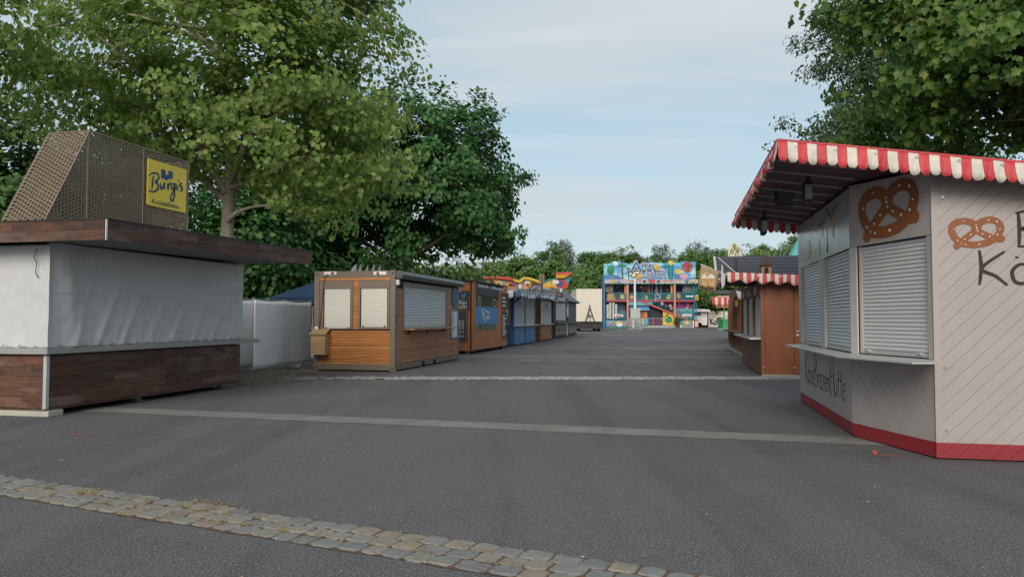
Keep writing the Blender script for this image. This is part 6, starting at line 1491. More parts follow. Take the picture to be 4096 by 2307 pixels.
def skyart():
    m, nt, b = nodes('painted_sky_board'); v = coords(nt, (.7, 1, 1.4), False); n = noise(nt, v, .55, 4, .55, .8)
    col = ramp(nt, n, [(.30, (.04, .20, .48)), (.48, (.10, .38, .58)), (.57, (.30, .54, .62)), (.66, (.58, .62, .64)), (.82, (.10, .42, .42))])
    nt.links.new(col, b.inputs['Base Color']); b.inputs['Roughness'].default_value = .4; return m
bill = pol('billboard', [(165, 470), (165, 160), (230, 165), (300, 150), (330, 120), (380, 112), (430, 130), (470, 140), (560, 150), (620, 170), (700, 150), (735, 128), (790, 140), (830, 170), (900, 160), (980, 150), (1050, 125), (1120, 150), (1190, 140), (1280, 155), (1350, 150), (1400, 105), (1440, 110), (1470, 135), (1560, 150), (1640, 125), (1700, 118), (1760, 130), (1880, 128), (1880, 470)], -.1, .25, skyart())
# generic painted stand-ins: palms, balls, column
el('painted_ball', 290, 285, 70, 85, -.2, -.102, busy('green_art', [(.02, .22, .08), (.05, .30, .12), (.02, .14, .06), (.3, .25, .15)], 1.4), bill); el('painted_ball', 385, 160, 45, 40, -.2, -.102, T_WHT, bill); pol('painted_hill', [(180, 465), (180, 400), (250, 370), (330, 360), (420, 380), (500, 430), (520, 465)], -.18, -.101, T_BLUE, bill)
for (a, b_, k) in ((505, 200, 1.0), (620, 255, .6), (1310, 215, .7)):
    pol('painted_palm_stem', [(a - 14 * k, b_), (a + 14 * k, b_), (a + 24 * k, 455), (a - 2 * k, 455)], -.16, -.101, SK[2], bill)
    for q in range(7):
        an = math.pi * (q / 6); u_, v_ = math.cos(an), math.sin(an)
        pol('painted_palm_leaf', [(a, b_), (a + 50 * k * u_ - 12 * k * v_, b_ - 45 * k * v_ - 10 * k), (a + 85 * k * u_, b_ - 30 * k * v_ + 35 * k), (a + 45 * k * u_, b_ - 25 * k * v_ + 12 * k)], -.22 - .004 * q, -.165 - .004 * q, T_GRN, bill)
el('painted_ball', 1725, 225, 100, 98, -.2, -.102, busy('red_art', [(.42, .06, .07), (.5, .1, .08), (.3, .04, .05), (.36, .2, .12)], 1.2), bill); el('painted_ball', 1555, 310, 60, 50, -.2, -.102, T_YEL, bill); el('painted_ball', 1660, 400, 75, 50, -.2, -.102, mat_('funhouse_pink', (.55, .30, .36)), bill); pol('painted_wave', [(1480, 465), (1480, 360), (1560, 345), (1640, 370), (1700, 430), (1870, 420), (1870, 465)], -.18, -.101, T_BLUE, bill)
x0, zt = W(1405, 205); mb = MB(); k = Ym / F / 4.68
mb.tube([(x0, Ym - .5, W(0, 455)[1]), (x0, Ym - .5, W(0, 345)[1])], 40 * k, 16); mb.tube([(x0, Ym - .5, W(0, 345)[1]), (x0, Ym - .5, zt)], 48 * k, 16); part('column', mb, T_TEAL, fh, smooth=False)
el('column_ball', 1407, 150, 42, 48, -.6, -.35, T_YEL)
for (s_, a, b_, sz, w_) in (('A', 765, 232, 2.45, 1.9), ('CTION', 985, 235, 1.6, 2.2), ('CENTER', 1095, 355, 1.65, 3.75)):
    u, z = W(a, b_)
    lettering('letter_edge', s_, Pm, u, z, sz * 1.04, T_WHT, bill, off=.21, thick=.12, width=w_ * 1.08, bold=.10)
    lettering('letters', s_, Pm, u, z, sz, T_SKY, bill, off=.35, thick=.08, width=w_, bold=-.01)
el('painted_coin', 1152, 235, 52, 58, -.55, -.36, T_YEL, bill); el('painted_coin', 800, 395, 55, 50, -.55, -.36, T_YEL, bill); el('painted_coin', 1152, 235, 30, 34, -.58, -.551, T_ORG, bill); el('painted_coin', 800, 395, 32, 28, -.58, -.551, T_ORG, bill)
# header strip
hs_ = bx('header_strip', 172, 1912, 470, 532, -.6, .2, mat_('header_paint', (.48, .42, .44), v_=.3, s_=1.5))
bx('header_rail', 172, 1912, 462, 478, -.68, -.61, mat_('pale_pink_rail', (.58, .40, .42)), hs_); bx('header_rail', 172, 1912, 526, 540, -.68, -.61, T_TEAL, hs_)
pol('heart', [(1045, 545), (1000, 505), (980, 475), (1000, 452), (1025, 450), (1045, 465), (1065, 450), (1090, 452), (1110, 475), (1090, 505)], -.85, -.69, T_RED, hs_)
for (a, b_, m_) in ((322, 508, T_YEL), (428, 518, T_TEAL), (1700, 490, T_TEAL), (1815, 492, T_YEL)):
    u, z = W(a, b_); mb = MB(); Pm.poly(mb, star(u, z, 42 * k), .69, .82); part('star', mb, m_, hs_)
for q in range(5):
    bx('painted_sign', 635 + 45 * q, 662 + 45 * q, 485, 508, -.64, -.601, T_RED, hs_); bx('painted_sign', 1262 + 45 * q, 1288 + 45 * q, 480, 502, -.64, -.601, T_RED, hs_)
el('painted_wing', 915, 490, 32, 25, -.66, -.601, BLACK, hs_); el('painted_wing', 1170, 490, 32, 25, -.66, -.601, BLACK, hs_)
# body
bx('back_wall', 200, 1850, 532, 1330, 2.6, 2.8, T_DARK)
bx('side_wall', 150, 186, 380, 1365, -.4, 3.0, mat_('side_tarp_blue', (.06, .16, .30))); bx('side_wall', 1845, 1872, 535, 1365, .3, 3.0, T_TEAL)
bx('upper_floor', 205, 1870, 846, 872, -.4, 2.6, T_RED)
bx('ground_floor', 205, 1870, 1318, 1340, -.2, 2.6, T_SIL)
bx('side_curtain', 205, 345, 545, 700, .5, .6, busy('grey_mural', [(.2, .2, .22), (.3, .28, .26), (.12, .1, .1), (.25, .16, .1)], 2)); bx('side_curtain', 1660, 1845, 545, 700, .5, .6, busy('teal_mural', [(.05, .12, .15), (.16, .2, .2), (.04, .08, .1)], 2))
for a in (555, 1420): bx('orange_curtain', a, a + 35, 545, 840, .1, .3, T_ORG)
for a in (583, 1462):
    p = bx('pillar', a, a + 42, 540, 1330, -.5, -.1, T_PINK)
    for q in range(24): bx('pillar_tile', a + 3, a + 20, 548 + 32 * q, 574 + 32 * q, -.53, -.501, [T_PINK, T_ORG][q % 2], p); 
# striped punch poles
for (a, w_, m1) in ((900, 18, T_RED), (935, 16, T_RED), (990, 12, T_ORG), (1035, 16, T_WHT), (1090, 18, T_PINK), (1165, 14, T_WHT), (1187, 14, T_WHT), (1255, 14, T_WHT)):
    x_, z_ = W(a, 540); _, z2 = W(a, 725); mb = MB(); nst = 10
    mb.tube([(x_, Ym + 1, z2), (x_, Ym + 1, z_)], w_ / 2 * k, 8); pp = part('striped_pole', mb, m1, fh)
    mb = MB()
    for q in range(nst):
        za = z2 + (z_ - z2) * (q + .1) / nst; zb = z2 + (z_ - z2) * (q + .55) / nst; mb.tube([(x_, Ym + 1, za), (x_, Ym + 1, zb)], w_ / 2 * k * 1.08, 8)
    part('stripes', mb, BLACK, pp, kind='stuff')
# upper railing
def railing(a0, a1, b0_, b1, d, n):
    x0, zt = W(a0, b0_); x1, zb = W(a1, b1)
    r_ = bx('railing', a0, a1, b0_, b0_ + 8, d, d + .06, T_TEAL); bx('lower_rail', a0, a1, b1 - 8, b1, d, d + .06, T_TEAL, r_)
    mb = MB()
    for i in range(n + 1): x = x0 + (x1 - x0) * i / n; mb.box(x - .02, x + .02, Ym + d + .01, Ym + d + .05, zb, zt)
    part('bars', mb, T_TEAL, r_, kind='stuff')
railing(345, 575, 708, 838, -.38, 18); railing(630, 1455, 708, 838, -.38, 62); railing(1510, 1860, 700, 832, -.38, 26); railing(420, 585, 1070, 1190, -.38, 12); railing(1600, 1865, 1062, 1190, -.38, 18)
pol('brown_panel', [(212, 845), (212, 735), (250, 715), (330, 715), (360, 760), (375, 845)], -.5, -.42, mat_('painted_brown_art', (.32, .20, .10), v_=.5, s_=3))
for (a, b_, ra, rb, m_) in ((500, 780, 40, 45, T_YEL), (680, 785, 30, 45, T_SIL), (945, 795, 32, 45, T_SIL), (1160, 775, 60, 55, T_RED), (1365, 785, 48, 52, T_ORG), (1555, 770, 34, 55, T_YEL)):
    u, z = W(a, b_); sh_ = [(u + ra * k * (1 + .22 * math.sin(5 * q + a)) * math.cos(2 * math.pi * q / 18), z + rb * k * (1 + .15 * math.cos(4 * q + a)) * math.sin(2 * math.pi * q / 18)) for q in range(18)]; mb = MB(); Pm.poly(mb, sh_, .42, .48); part('railing_cutout', mb, busy('cutout_art', [PAL[int(a) % 7], PAL[(int(a) + 3) % 7], (.6, .45, .1), (.1, .1, .12)], 2.2), fh)
el('railing_disc', 1160, 775, 38, 36, -.5, -.481, T_SKY)
bx('white_banner', 1685, 1830, 760, 785, -.48, -.42, T_WHT)
bx('yellow_box', 1863, 1925, 748, 850, -.6, .1, T_YEL, bevel=.08); bx('box_face', 1880, 1908, 765, 835, -.64, -.601, mat_('box_brown', (.20, .12, .05)))
for a in (1862, 1893):
    mb = MB(); x_, z_ = W(a, 530); mb.tube([(x_, Ym - .2, .3), (x_, Ym - .2, z_)], .05, 6); part('truss_pole', mb, T_TEAL, fh)
# lower storey walls
bx('turquoise_wall', 600, 1075, 868, 942, -.3, -.1, T_TURQ); bx('blue_wall', 205, 425, 872, 1330, 1.2, 1.4, T_BLUE); bx('dark_mural', 425, 590, 880, 1330, 1.2, 1.4, busy('teal_mural_b', [(.02, .10, .14), (.06, .18, .20), (.03, .08, .16), (.16, .20, .20)], 2))
pol('magenta_wall', [(1130, 872), (1850, 872), (1850, 1000), (1480, 1000)], 1.0, 1.2, T_MAG); pol('turquoise_wall', [(1480, 1000), (1850, 1000), (1850, 1330), (1480, 1330)], 1.0, 1.2, T_TURQ)
for (a, b_) in ((1590, 898), (1762, 920)):
    u, z = W(a, b_); mb = MB(); Pm.poly(mb, star(u, z, 45 * k), -.99, -.85); part('star', mb, T_ORG, fh)
for q, (a, tp_) in enumerate(((215, 925), (262, 888), (320, 888), (372, 915))):
    w_ = 38
    for j in range(6):
        h = (1190 - tp_) / 6; bx('block', a, a + w_, tp_ + h * j + 2, tp_ + h * (j + 1), -.3, .0, [mat_('pale_block', (.46, .47, .38), v_=.2), mat_('pale_block_b', (.40, .46, .44), v_=.2)][(j + q) % 2])
# stairs: two flights with red stringers
def flight(x0_, y0_, x1_, y1_, d, n):
    st = pol('stringer', [(x0_, y0_), (x1_, y1_), (x1_, y1_ + 26), (x0_, y0_ + 26)], d - .06, d, T_RED)
    pol('stringer', [(x0_, y0_), (x1_, y1_), (x1_, y1_ + 26), (x0_, y0_ + 26)], d + 1.0, d + 1.06, T_RED)
    for i in range(n):
        a = x0_ + (x1_ - x0_) * (i + .5) / n; b_ = y0_ + (y1_ - y0_) * (i + .5) / n; bx('step', a - 20, a + 20, b_ - 6, b_ + 2, d + .002, d + .999, T_ORG, st)
    mb = MB()
    for i in range(n + 1):
        a = x0_ + (x1_ - x0_) * i / n; b_ = y0_ + (y1_ - y0_) * i / n; p_, q_ = W(a, b_), W(a, b_ - 95); mb.tube([(p_[0], Ym + d - .03, p_[1]), (q_[0], Ym + d - .03, q_[1])], .025, 4)
    for o_ in (95, 50): p_, q_ = W(x0_, y0_ - o_), W(x1_, y1_ - o_); mb.tube([(p_[0], Ym + d - .03, p_[1]), (q_[0], Ym + d - .03, q_[1])], .035, 5)
    part('handrail', mb, T_TEAL, st)
flight(1050, 930, 1465, 1092, -.3, 10); flight(870, 858, 1060, 935, -.3, 4); flight(1505, 1110, 1730, 1205, -.3, 5)
pol('yellow_panel', [(1270, 1035), (1455, 1100), (1480, 1310), (1270, 1310)], -.1, .0, T_YEL); pol('yellow_panel', [(1515, 1125), (1660, 1195), (1660, 1200), (1515, 1200)], -.1, .0, T_YEL)
for (a, b_, ra, rb, m_) in ((1375, 1215, 70, 55, T_GRN), (1350, 1130, 28, 22, SK[2]), (1300, 1160, 22, 12, SK[2]), (1400, 1165, 26, 14, SK[2])): el('painted_leaf', a, b_, ra, rb, -.14, -.101, m_)
for (a, b_, m_) in ((1115, 850, T_YEL), (1245, 910, T_WHT), (1395, 950, T_SKY), (1575, 1045, T_WHT), (1715, 990, T_YEL), (1410, 1000, T_RED), (1565, 1080, T_RED)): el('stair_cutout', a, b_, 24, 32, -.55, -.4, busy('stair_art', [PAL[int(a) % 7], PAL[(int(a) + 2) % 7], (.55, .5, .4), (.3, .05, .05)], 2.5))
bx('entrance', 975, 1268, 945, 1318, .8, .9, T_DARK); bx('entrance_art', 985, 1260, 1190, 1312, .6, .7, mat_('red_blue_art', (.12, .04, .08), v_=.8, s_=2.5))
for a in (1005, 1085, 1250): bx('entrance_post', a - 4, a + 4, 1170, 1318, -.2, -.12, T_SIL)
bx('entrance_rail', 975, 1270, 1180, 1188, -.19, -.13, T_SIL)
rgc = random.Random(88)
for i in range(70):
    a = rgc.uniform(215, 1845); b_ = rgc.choice((rgc.uniform(560, 690), rgc.uniform(715, 830), rgc.uniform(890, 1050), rgc.uniform(1060, 1180)))
    if 980 < a < 1270 and b_ > 900: continue
    w_, h_ = rgc.uniform(8, 22), rgc.uniform(8, 26); d = rgc.uniform(.3, .9) if b_ < 840 else rgc.uniform(.6, .9)
    bx('painted_plate', a, a + w_, b_, b_ + h_, d, d + .03, rgc.choice((T_WHT, T_ORG, T_RED, T_TURQ, T_YEL, T_PINK, T_SIL, T_MAG)))
for i in range(26):
    a = 210 + i * 66; el('lamp_bulb', a, 536, 7, 7, -.75, -.69, T_WHT, n=8)
# ticket booth
tb = bx('ticket_booth', 840, 972, 1030, 1312, -.6, .4, mat_('ticket_paint', (.30, .10, .06), v_=.5, s_=2)); bx('booth_counter', 838, 972, 1185, 1310, -.75, -.61, mat_('ticket_art', (.10, .32, .50), v_=.5, s_=2), tb); bx('booth_awning', 648, 985, 962, 1012, -1.2, .3, T_BLUE, tb); bx('booth_awning_edge', 640, 990, 1013, 1032, -1.3, .3, mat_('pale_blue_edge', (.25, .42, .58)), tb); bx('booth_post', 915, 948, 1055, 1170, -.64, -.601, T_ORG, tb); pol('booth_mark', [(850, 1180), (900, 1175), (895, 1300), (845, 1300)], -.79, -.751, T_YEL, tb)
# skirts with vehicles of colour, signs, steps
pol('skirt', [(200, 1215), (600, 1222), (600, 1362), (215, 1362), (192, 1290)], -.9, -.3, mat_('skirt_teal', (.06, .30, .34), v_=.3)); bx('skirt_art', 225, 330, 1235, 1330, -.95, -.901, busy('skirt_art_red', PAL, 3)); bx('skirt_art', 335, 520, 1230, 1330, -.95, -.901, busy('skirt_art_blue', PAL[::-1], 2.6)); bx('skirt_art', 525, 590, 1235, 1330, -.95, -.901, busy('skirt_art_red2', PAL, 3.4)); el('skirt_disc', 440, 1295, 55, 45, -1.0, -.951, T_WHT); el('skirt_disc', 420, 1260, 40, 25, -1.04, -1.001, T_YEL)
bx('skirt', 1510, 1830, 1225, 1362, -.9, -.3, mat_('skirt_white', (.50, .52, .52), v_=.2)); bx('skirt_art', 1595, 1800, 1228, 1330, -.95, -.901, busy('skirt_art_sky', PAL[::-1], 2.2)); el('skirt_disc', 1700, 1270, 32, 38, -1.0, -.951, T_YEL); bx('notice_box', 1838, 1912, 1215, 1350, -.9, -.2, T_RED); bx('notice_face', 1848, 1902, 1240, 1335, -.95, -.901, mat_('notice_cream', (.55, .48, .36)))
for q in range(9): bx('chequer', 225 + 40 * q, 245 + 40 * q, 1340, 1356, -.95, -.901, BLACK); 
for q in range(7): bx('chequer', 1605 + 30 * q, 1620 + 30 * q, 1340, 1356, -.95, -.901, BLACK)
for a, b_ in ((435, 1132), (1705, 1128)):
    el('oval_sign', a, b_, 95, 26, -.6, -.5, T_WHT); bx('sign_print', a - 55, a + 55, b_ - 8, b_ + 10, -.63, -.601, T_RED)
for q in range(3): bx('front_step', 840 - 4 * q, 1512, 1320 + 17 * q, 1334 + 17 * q, -.5 - .45 * q, .0, T_SIL)

# planter in front of the fun house
Yp = 116.0; Wp = lambda a, b_: at_depth(*AC(a, b_), Yp)
pt = thing('potted_shrub', 'grey green shrub in a pot beside the fun house steps', 'plant', Wp(1548, 1370)[0], Yp, 0, 'w')
xc, zc_ = Wp(1548, 1370); mb = MB(); mb.tube([(xc, Yp, .01), (xc, Yp, .55)], [.3, .38], 12); part('pot', mb, SK[2], pt)
PLANTS = [(pt, xc, Yp)]

# ------------------------------------------------------------------ lamp mast with power cabinet and barriers
Yc = 104.0; Wc = lambda a, b_: at_depth(*AC(a, b_), Yc); kc = Yc / F / 4.68
lm = thing('light_mast', 'white lamp mast with floodlights rising from a grey cabinet', 'lamp mast', Wc(745, 1300)[0], Yc, 0, 'w')
x_, zt = Wc(745, 400); mb = MB(); mb.tube([(x_, Yc, .05), (x_, Yc, zt)], [.17, .13], 10); part('pole', mb, WHITE, lm)
mb = MB(); a = Wc(645, 360); b_ = Wc(780, 395); mb.tube([(a[0], Yc, a[1]), (b_[0], Yc, b_[1])], .06, 6); part('crossbar', mb, IRON, lm)
for (p, s_) in (((670, 350), .45), ((715, 345), .45), ((775, 330), .5), ((715, 385), .4)):
    u, z = Wc(*p); mb = MB(); mb.prism([(u - s_, Yc - .3, z - .18), (u + s_ * .6, Yc - .3, z - .25), (u + s_, Yc - .3, z + .2), (u - s_ * .6, Yc - .3, z + .28)], (0, .35, .05)); hd = part('floodlight', mb, IRON, lm); mb = MB(); mb.box(u - s_ * .6, u + s_ * .6, Yc - .33, Yc - .302, z - .12, z + .12); part('glass', mb, WHITE, hd)
cb = thing('power_cabinet', 'pale grey green power cabinet at the foot of the lamp mast', 'cabinet', Wc(735, 1380)[0], Yc - .6, 0, 'w')
x0, z1 = Wc(645, 1012); x1, _ = Wc(825, 1100); GRC = paint('cabinet_grey_green', (.40, .45, .42), .5, .12, 1)
mb = MB(); mb.box(x0, x1, Yc - 1.0, Yc - .25, .35, z1); part('body', mb, GRC, cb, bevel=.03)
mb = MB(); mb.box(x0 + .08, x1 - .08, Yc - 1.03, Yc - 1.002, .9, z1 - .12); part('door', mb, GRC, cb); mb = MB(); mb.box(x0 - .06, x1 + .06, Yc - 1.08, Yc - .2, z1, z1 + .08); part('lid', mb, WHITE, cb)
mb = MB(); mb.box(x0 + .1, x1 - .1, Yc - .9, Yc - .3, .01, .35); part('base', mb, CONC, cb)
for i, (a0, a1, lb) in enumerate(((605, 735, 'galvanised crowd barrier in front of the power cabinet, nearer the cream trailer'), (740, 830, 'galvanised crowd barrier in front of the power cabinet, nearer the fun house steps'))):
    xa, xb = Wc(a0, 1300)[0], Wc(a1, 1300)[0]; yy = Yc - 1.8 - .3 * i
    t = thing('crowd_barrier', lb, 'barrier', xa, yy, 0, 'w', group='barriers round the power cabinet')
    for x_ in (xa, xb):
        mb = MB(); mb.tube([(x_, yy, .02), (x_, yy, 1.55)], .06, 6); part('post', mb, GALV, t)
    for z_ in (.2, .8, 1.3, 1.5):
        mb = MB(); mb.tube([(xa, yy, z_), (xb, yy, z_)], .06, 6); part('rail', mb, GALV, t)
    mb = MB(); mb.box(xa + .35, xb - .25, yy - .03, yy - .01, .2, 1.25); part('sheet', mb, paint('barrier_sheet', (.42, .42, .40), .6, .25, 2), t)
    mb = MB(); mb.box(xa - .3, xb + .1, yy - .4, yy + .4, .004, .05); part('foot_plate', mb, GALV, t)

# ------------------------------------------------------------------ things right of the fun house
Yg = 128.0; Wg = lambda a, b_: at_depth(*R2(a, b_), Yg); kg = Yg / F / 3.627
cv = thing('white_caravan', 'white service caravan beside the fun house', 'caravan', Wg(90, 1290)[0], Yg, 0, 'w')
x0, z1 = Wg(0, 1035); x1, z0 = Wg(178, 1282)
mb = MB(); mb.prism([(x0 - 1.2, Yg, .35), (x1, Yg, .35), (x1 + .05, Yg, z1 * .75), (x1 - .3, Yg, z1), (x0 - 1.2, Yg, z1)], (0, 5, 0)); part('body', mb, WHITE, cv, bevel=.08)
mb = MB(); mb.box(x0, x1 - .2, Yg - .02, Yg - .002, Wg(0, 1140)[1], Wg(0, 1134)[1]); part('seam', mb, GALV, cv); mb = MB(); mb.box(x0 - .9, x0 + 1.0, Yg - .02, Yg - .002, Wg(0, 1128)[1], Wg(0, 1080)[1]); part('window', mb, paint('caravan_glass', (.04, .05, .06), .15), cv)
mb = MB(); mb.prism([(x0 - .8, Yg - .9, Wg(0, 1075)[1]), (x0 + 2.4, Yg - .9, Wg(0, 1075)[1]), (x0 + 2.4, Yg, Wg(0, 1050)[1]), (x0 - .8, Yg, Wg(0, 1050)[1])], (0, 0, .12)); part('flap', mb, WHITE, cv)
for x_ in (x0 + .8, x1 - 1.4):
    mb = MB(); mb.tube([(x_, Yg - .02, .4), (x_, Yg + .3, .4)], .4, 14); part('wheel', mb, BLACK, cv)
gw = thing('graffiti_wall', 'white board wall covered with black graffiti scrawl', 'wall', Wg(290, 1275)[0], Yg + 4, 0, 'w')
Pg = Plane((0, Yg + 4), (1, Yg + 4)); Wg2 = lambda a, b_: at_depth(*R2(a, b_), Yg + 4)
x0, z1 = Wg2(192, 1068); x1, z0 = Wg2(545, 1275)
mb = MB(); mb.box(x0, x1 + 3, Yg + 4, Yg + 4.2, .02, z1); part('board', mb, paint('dirty_white_board', (.60, .57, .52), .6, .12, .8, dirt=.15), gw)
sstrokes([[(218, 1170), (235, 1265)], [(262, 1175), (230, 1220), (275, 1262)], [(300, 1205), (270, 1230), (285, 1262), (312, 1240), (300, 1205)], [(322, 1260), (318, 1180), (345, 1175), (350, 1200), (320, 1215)], [(375, 1190), (345, 1225), (355, 1262), (395, 1258), (405, 1215), (385, 1195)], [(330, 1165), (400, 1165)]], .17, 'graffiti', INK, gw, Pg, Wg2)
sstrokes([[(225, 1115), (250, 1095), (265, 1130)], [(275, 1100), (290, 1125), (305, 1095)], [(310, 1092), (335, 1092), (315, 1125), (340, 1125)], [(350, 1095), (378, 1100), (352, 1125)], [(225, 1150), (255, 1135), (285, 1160), (310, 1135)], [(255, 1085), (265, 1105)]], .09, 'graffiti', paint('thin_red_scrawl', (.30, .16, .15), .8), gw, Pg, Wg2)
Yk = 100.0; Wk = lambda a, b_: at_depth(*R2(a, b_), Yk)
gk = thing('green_ride_booth', 'small green and white ride booth beyond the brown stalls', 'booth', Wk(470, 1340)[0], Yk, 0, 'w')
x0, z1 = Wk(402, 1015); x1, _ = Wk(560, 1015); zf = Wk(400, 1330)[1]
GRN2 = paint('bright_green_paint', (.03, .26, .11), .45, .15, 1)
mb = MB(); mb.box(x0, x1 + 2, Yk, Yk + 2.5, .15, Wk(0, 1180)[1]); part('body', mb, GRN2, gk)
mb = MB(); mb.box(x0 + 1.0, x1, Yk - .05, Yk - .002, Wk(0, 1285)[1], Wk(0, 1185)[1]); part('dark_art', mb, paint('dark_booth_art', (.08, .06, .05), .6, .6, 2), gk)
mb = MB(); mb.box(x0 - .8, x1 + 2, Yk - .8, Yk + 3, .01, .15); part('platform', mb, GALV, gk)
for x_ in (x0 + .1, x0 + 1.6, x1 - .2):
    mb = MB(); mb.box(x_, x_ + .15, Yk, Yk + .15, Wk(0, 1180)[1], z1); part('post', mb, [GRN2, WHITE, WHITE][0 if x_ < x0 + .5 else 1], gk)
mb = MB(); mb.box(x0 - .2, x1 + 2, Yk - .3, Yk + 2.6, z1, Wk(0, 985)[1]); part('roof_band', mb, T_ORG, gk); mb = MB(); mb.box(x0 + .5, x0 + 1.6, Yk - .1, Yk - .02, Wk(0, 1170)[1], Wk(0, 1135)[1]); part('panel', mb, GALV, gk)
# ------------------------------------------------------------------ trees
BARK_PALE = paint('plane_bark', (.30, .265, .20), .8, .45, 3.0, bump=.5, dirt=.5, streak=(1, 1, .35))
TWIG = paint('twig_bark', (.075, .062, .045), .9, .25, 5)
BARK_DARK = paint('dark_bark', (.045, .036, .028), .9, .3, 4, bump=.6)
LEAF_T = {
 'maple': np.array([(0, 0, 0), (.08, -.18, .05), (-.02, -.40, .06), (.25, -.38, .09), (.48, -.56, .06), (.62, -.32, .05), (1.0, 0, -.16), (.62, .32, .05), (.48, .56, .06), (.25, .38, .09), (-.02, .40, .06), (.08, .18, .05)], float),
 'oval': np.array([(0, 0, 0), (.30, -.30, .07), (.72, -.24, .03), (1.0, 0, -.12), (.72, .24, .03), (.30, .30, .07)], float),
 'spray': np.array([(0, 0, 0), (.30, -.36, .05), (.70, -.30, .02), (1.0, -.04, -.10), (.74, .26, .03), (.34, .40, .06)], float)}
def leaf_mesh(name, rng, C, R, n_per, size, kind, mat, flat=.6, up=.75, droop=.25, center=None):
    """C cluster centres (m,3), R radii; n_per leaves each"""
    T = LEAF_T[kind]; k = len(T); m = len(C); N = m * n_per
    g = rng.normal(size=(N, 3)); g /= np.maximum(1, np.linalg.norm(g, axis=1, keepdims=True) / 1.9)
    P = np.repeat(C, n_per, 0) + g * np.repeat(R, n_per)[:, None] * np.array([.62, .62, .62 * flat])
    out = P - (center if center is not None else C.mean(0)); out /= np.linalg.norm(out, axis=1, keepdims=True) + 1e-6
    Z = np.array([0, 0, up * .55]) + out * .85 + rng.normal(size=(N, 3)) * .42; Z /= np.linalg.norm(Z, axis=1, keepdims=True)
    X = out * .6 + rng.normal(size=(N, 3)) * .7 - np.array([0, 0, droop]); X -= Z * (X * Z).sum(1, keepdims=True); X /= np.linalg.norm(X, axis=1, keepdims=True) + 1e-6
    Yv = np.cross(Z, X); S = size * rng.uniform(.65, 1.25, N)
    V = P[:, None, :] + S[:, None, None] * (T[None, :, 0:1] * X[:, None] + T[None, :, 1:2] * Yv[:, None] + T[None, :, 2:3] * Z[:, None])
    me = bpy.data.meshes.new(name); me.vertices.add(N * k); me.vertices.foreach_set('co', V.astype(np.float32).ravel())
    h = k // 2; pat = np.array(list(range(h + 1)) + list(range(h, k)) + [0])          # two halves folded along the midrib
    me.loops.add(N * (k + 2)); me.loops.foreach_set('vertex_index', (np.arange(N)[:, None] * k + pat[None, :]).astype(np.int32).ravel())
    me.polygons.add(2 * N); ls = np.stack([np.arange(N) * (k + 2), np.arange(N) * (k + 2) + h + 1], 1).astype(np.int32).ravel(); me.polygons.foreach_set('loop_start', ls)
    me.polygons.foreach_set('loop_total', np.tile(np.array([h + 1, k + 1 - h], np.int32), N))
    me.materials.append(mat); me.update(calc_edges=True); return me
def clusters(rng, blobs, n, shell=.35, lump=None):
    """blobs: (x, y, z, rx, ry, rz); points biased to the outside of each"""
    B = np.array(blobs, float); vol = B[:, 3] * B[:, 4] * B[:, 5]; w = vol ** .8; idx = rng.choice(len(B), n, p=w / w.sum())
    d = rng.normal(size=(n, 3)); d /= np.linalg.norm(d, axis=1, keepdims=True)
    r = (rng.uniform(shell ** 2, 1, n)) ** .5
    P = B[idx, :3] + d * B[idx, 3:] * r[:, None]
    if lump:                                  # boughs: clusters gather round fewer centres
        m = max(3, n // lump[0]); Q = P[:m]; j = rng.integers(0, m, n); g = rng.normal(size=(n, 3)); g /= np.maximum(1, np.linalg.norm(g, axis=1, keepdims=True) / 1.5)
        P = Q[j] + g * lump[1] * np.array([1, 1, lump[2]])
    return P
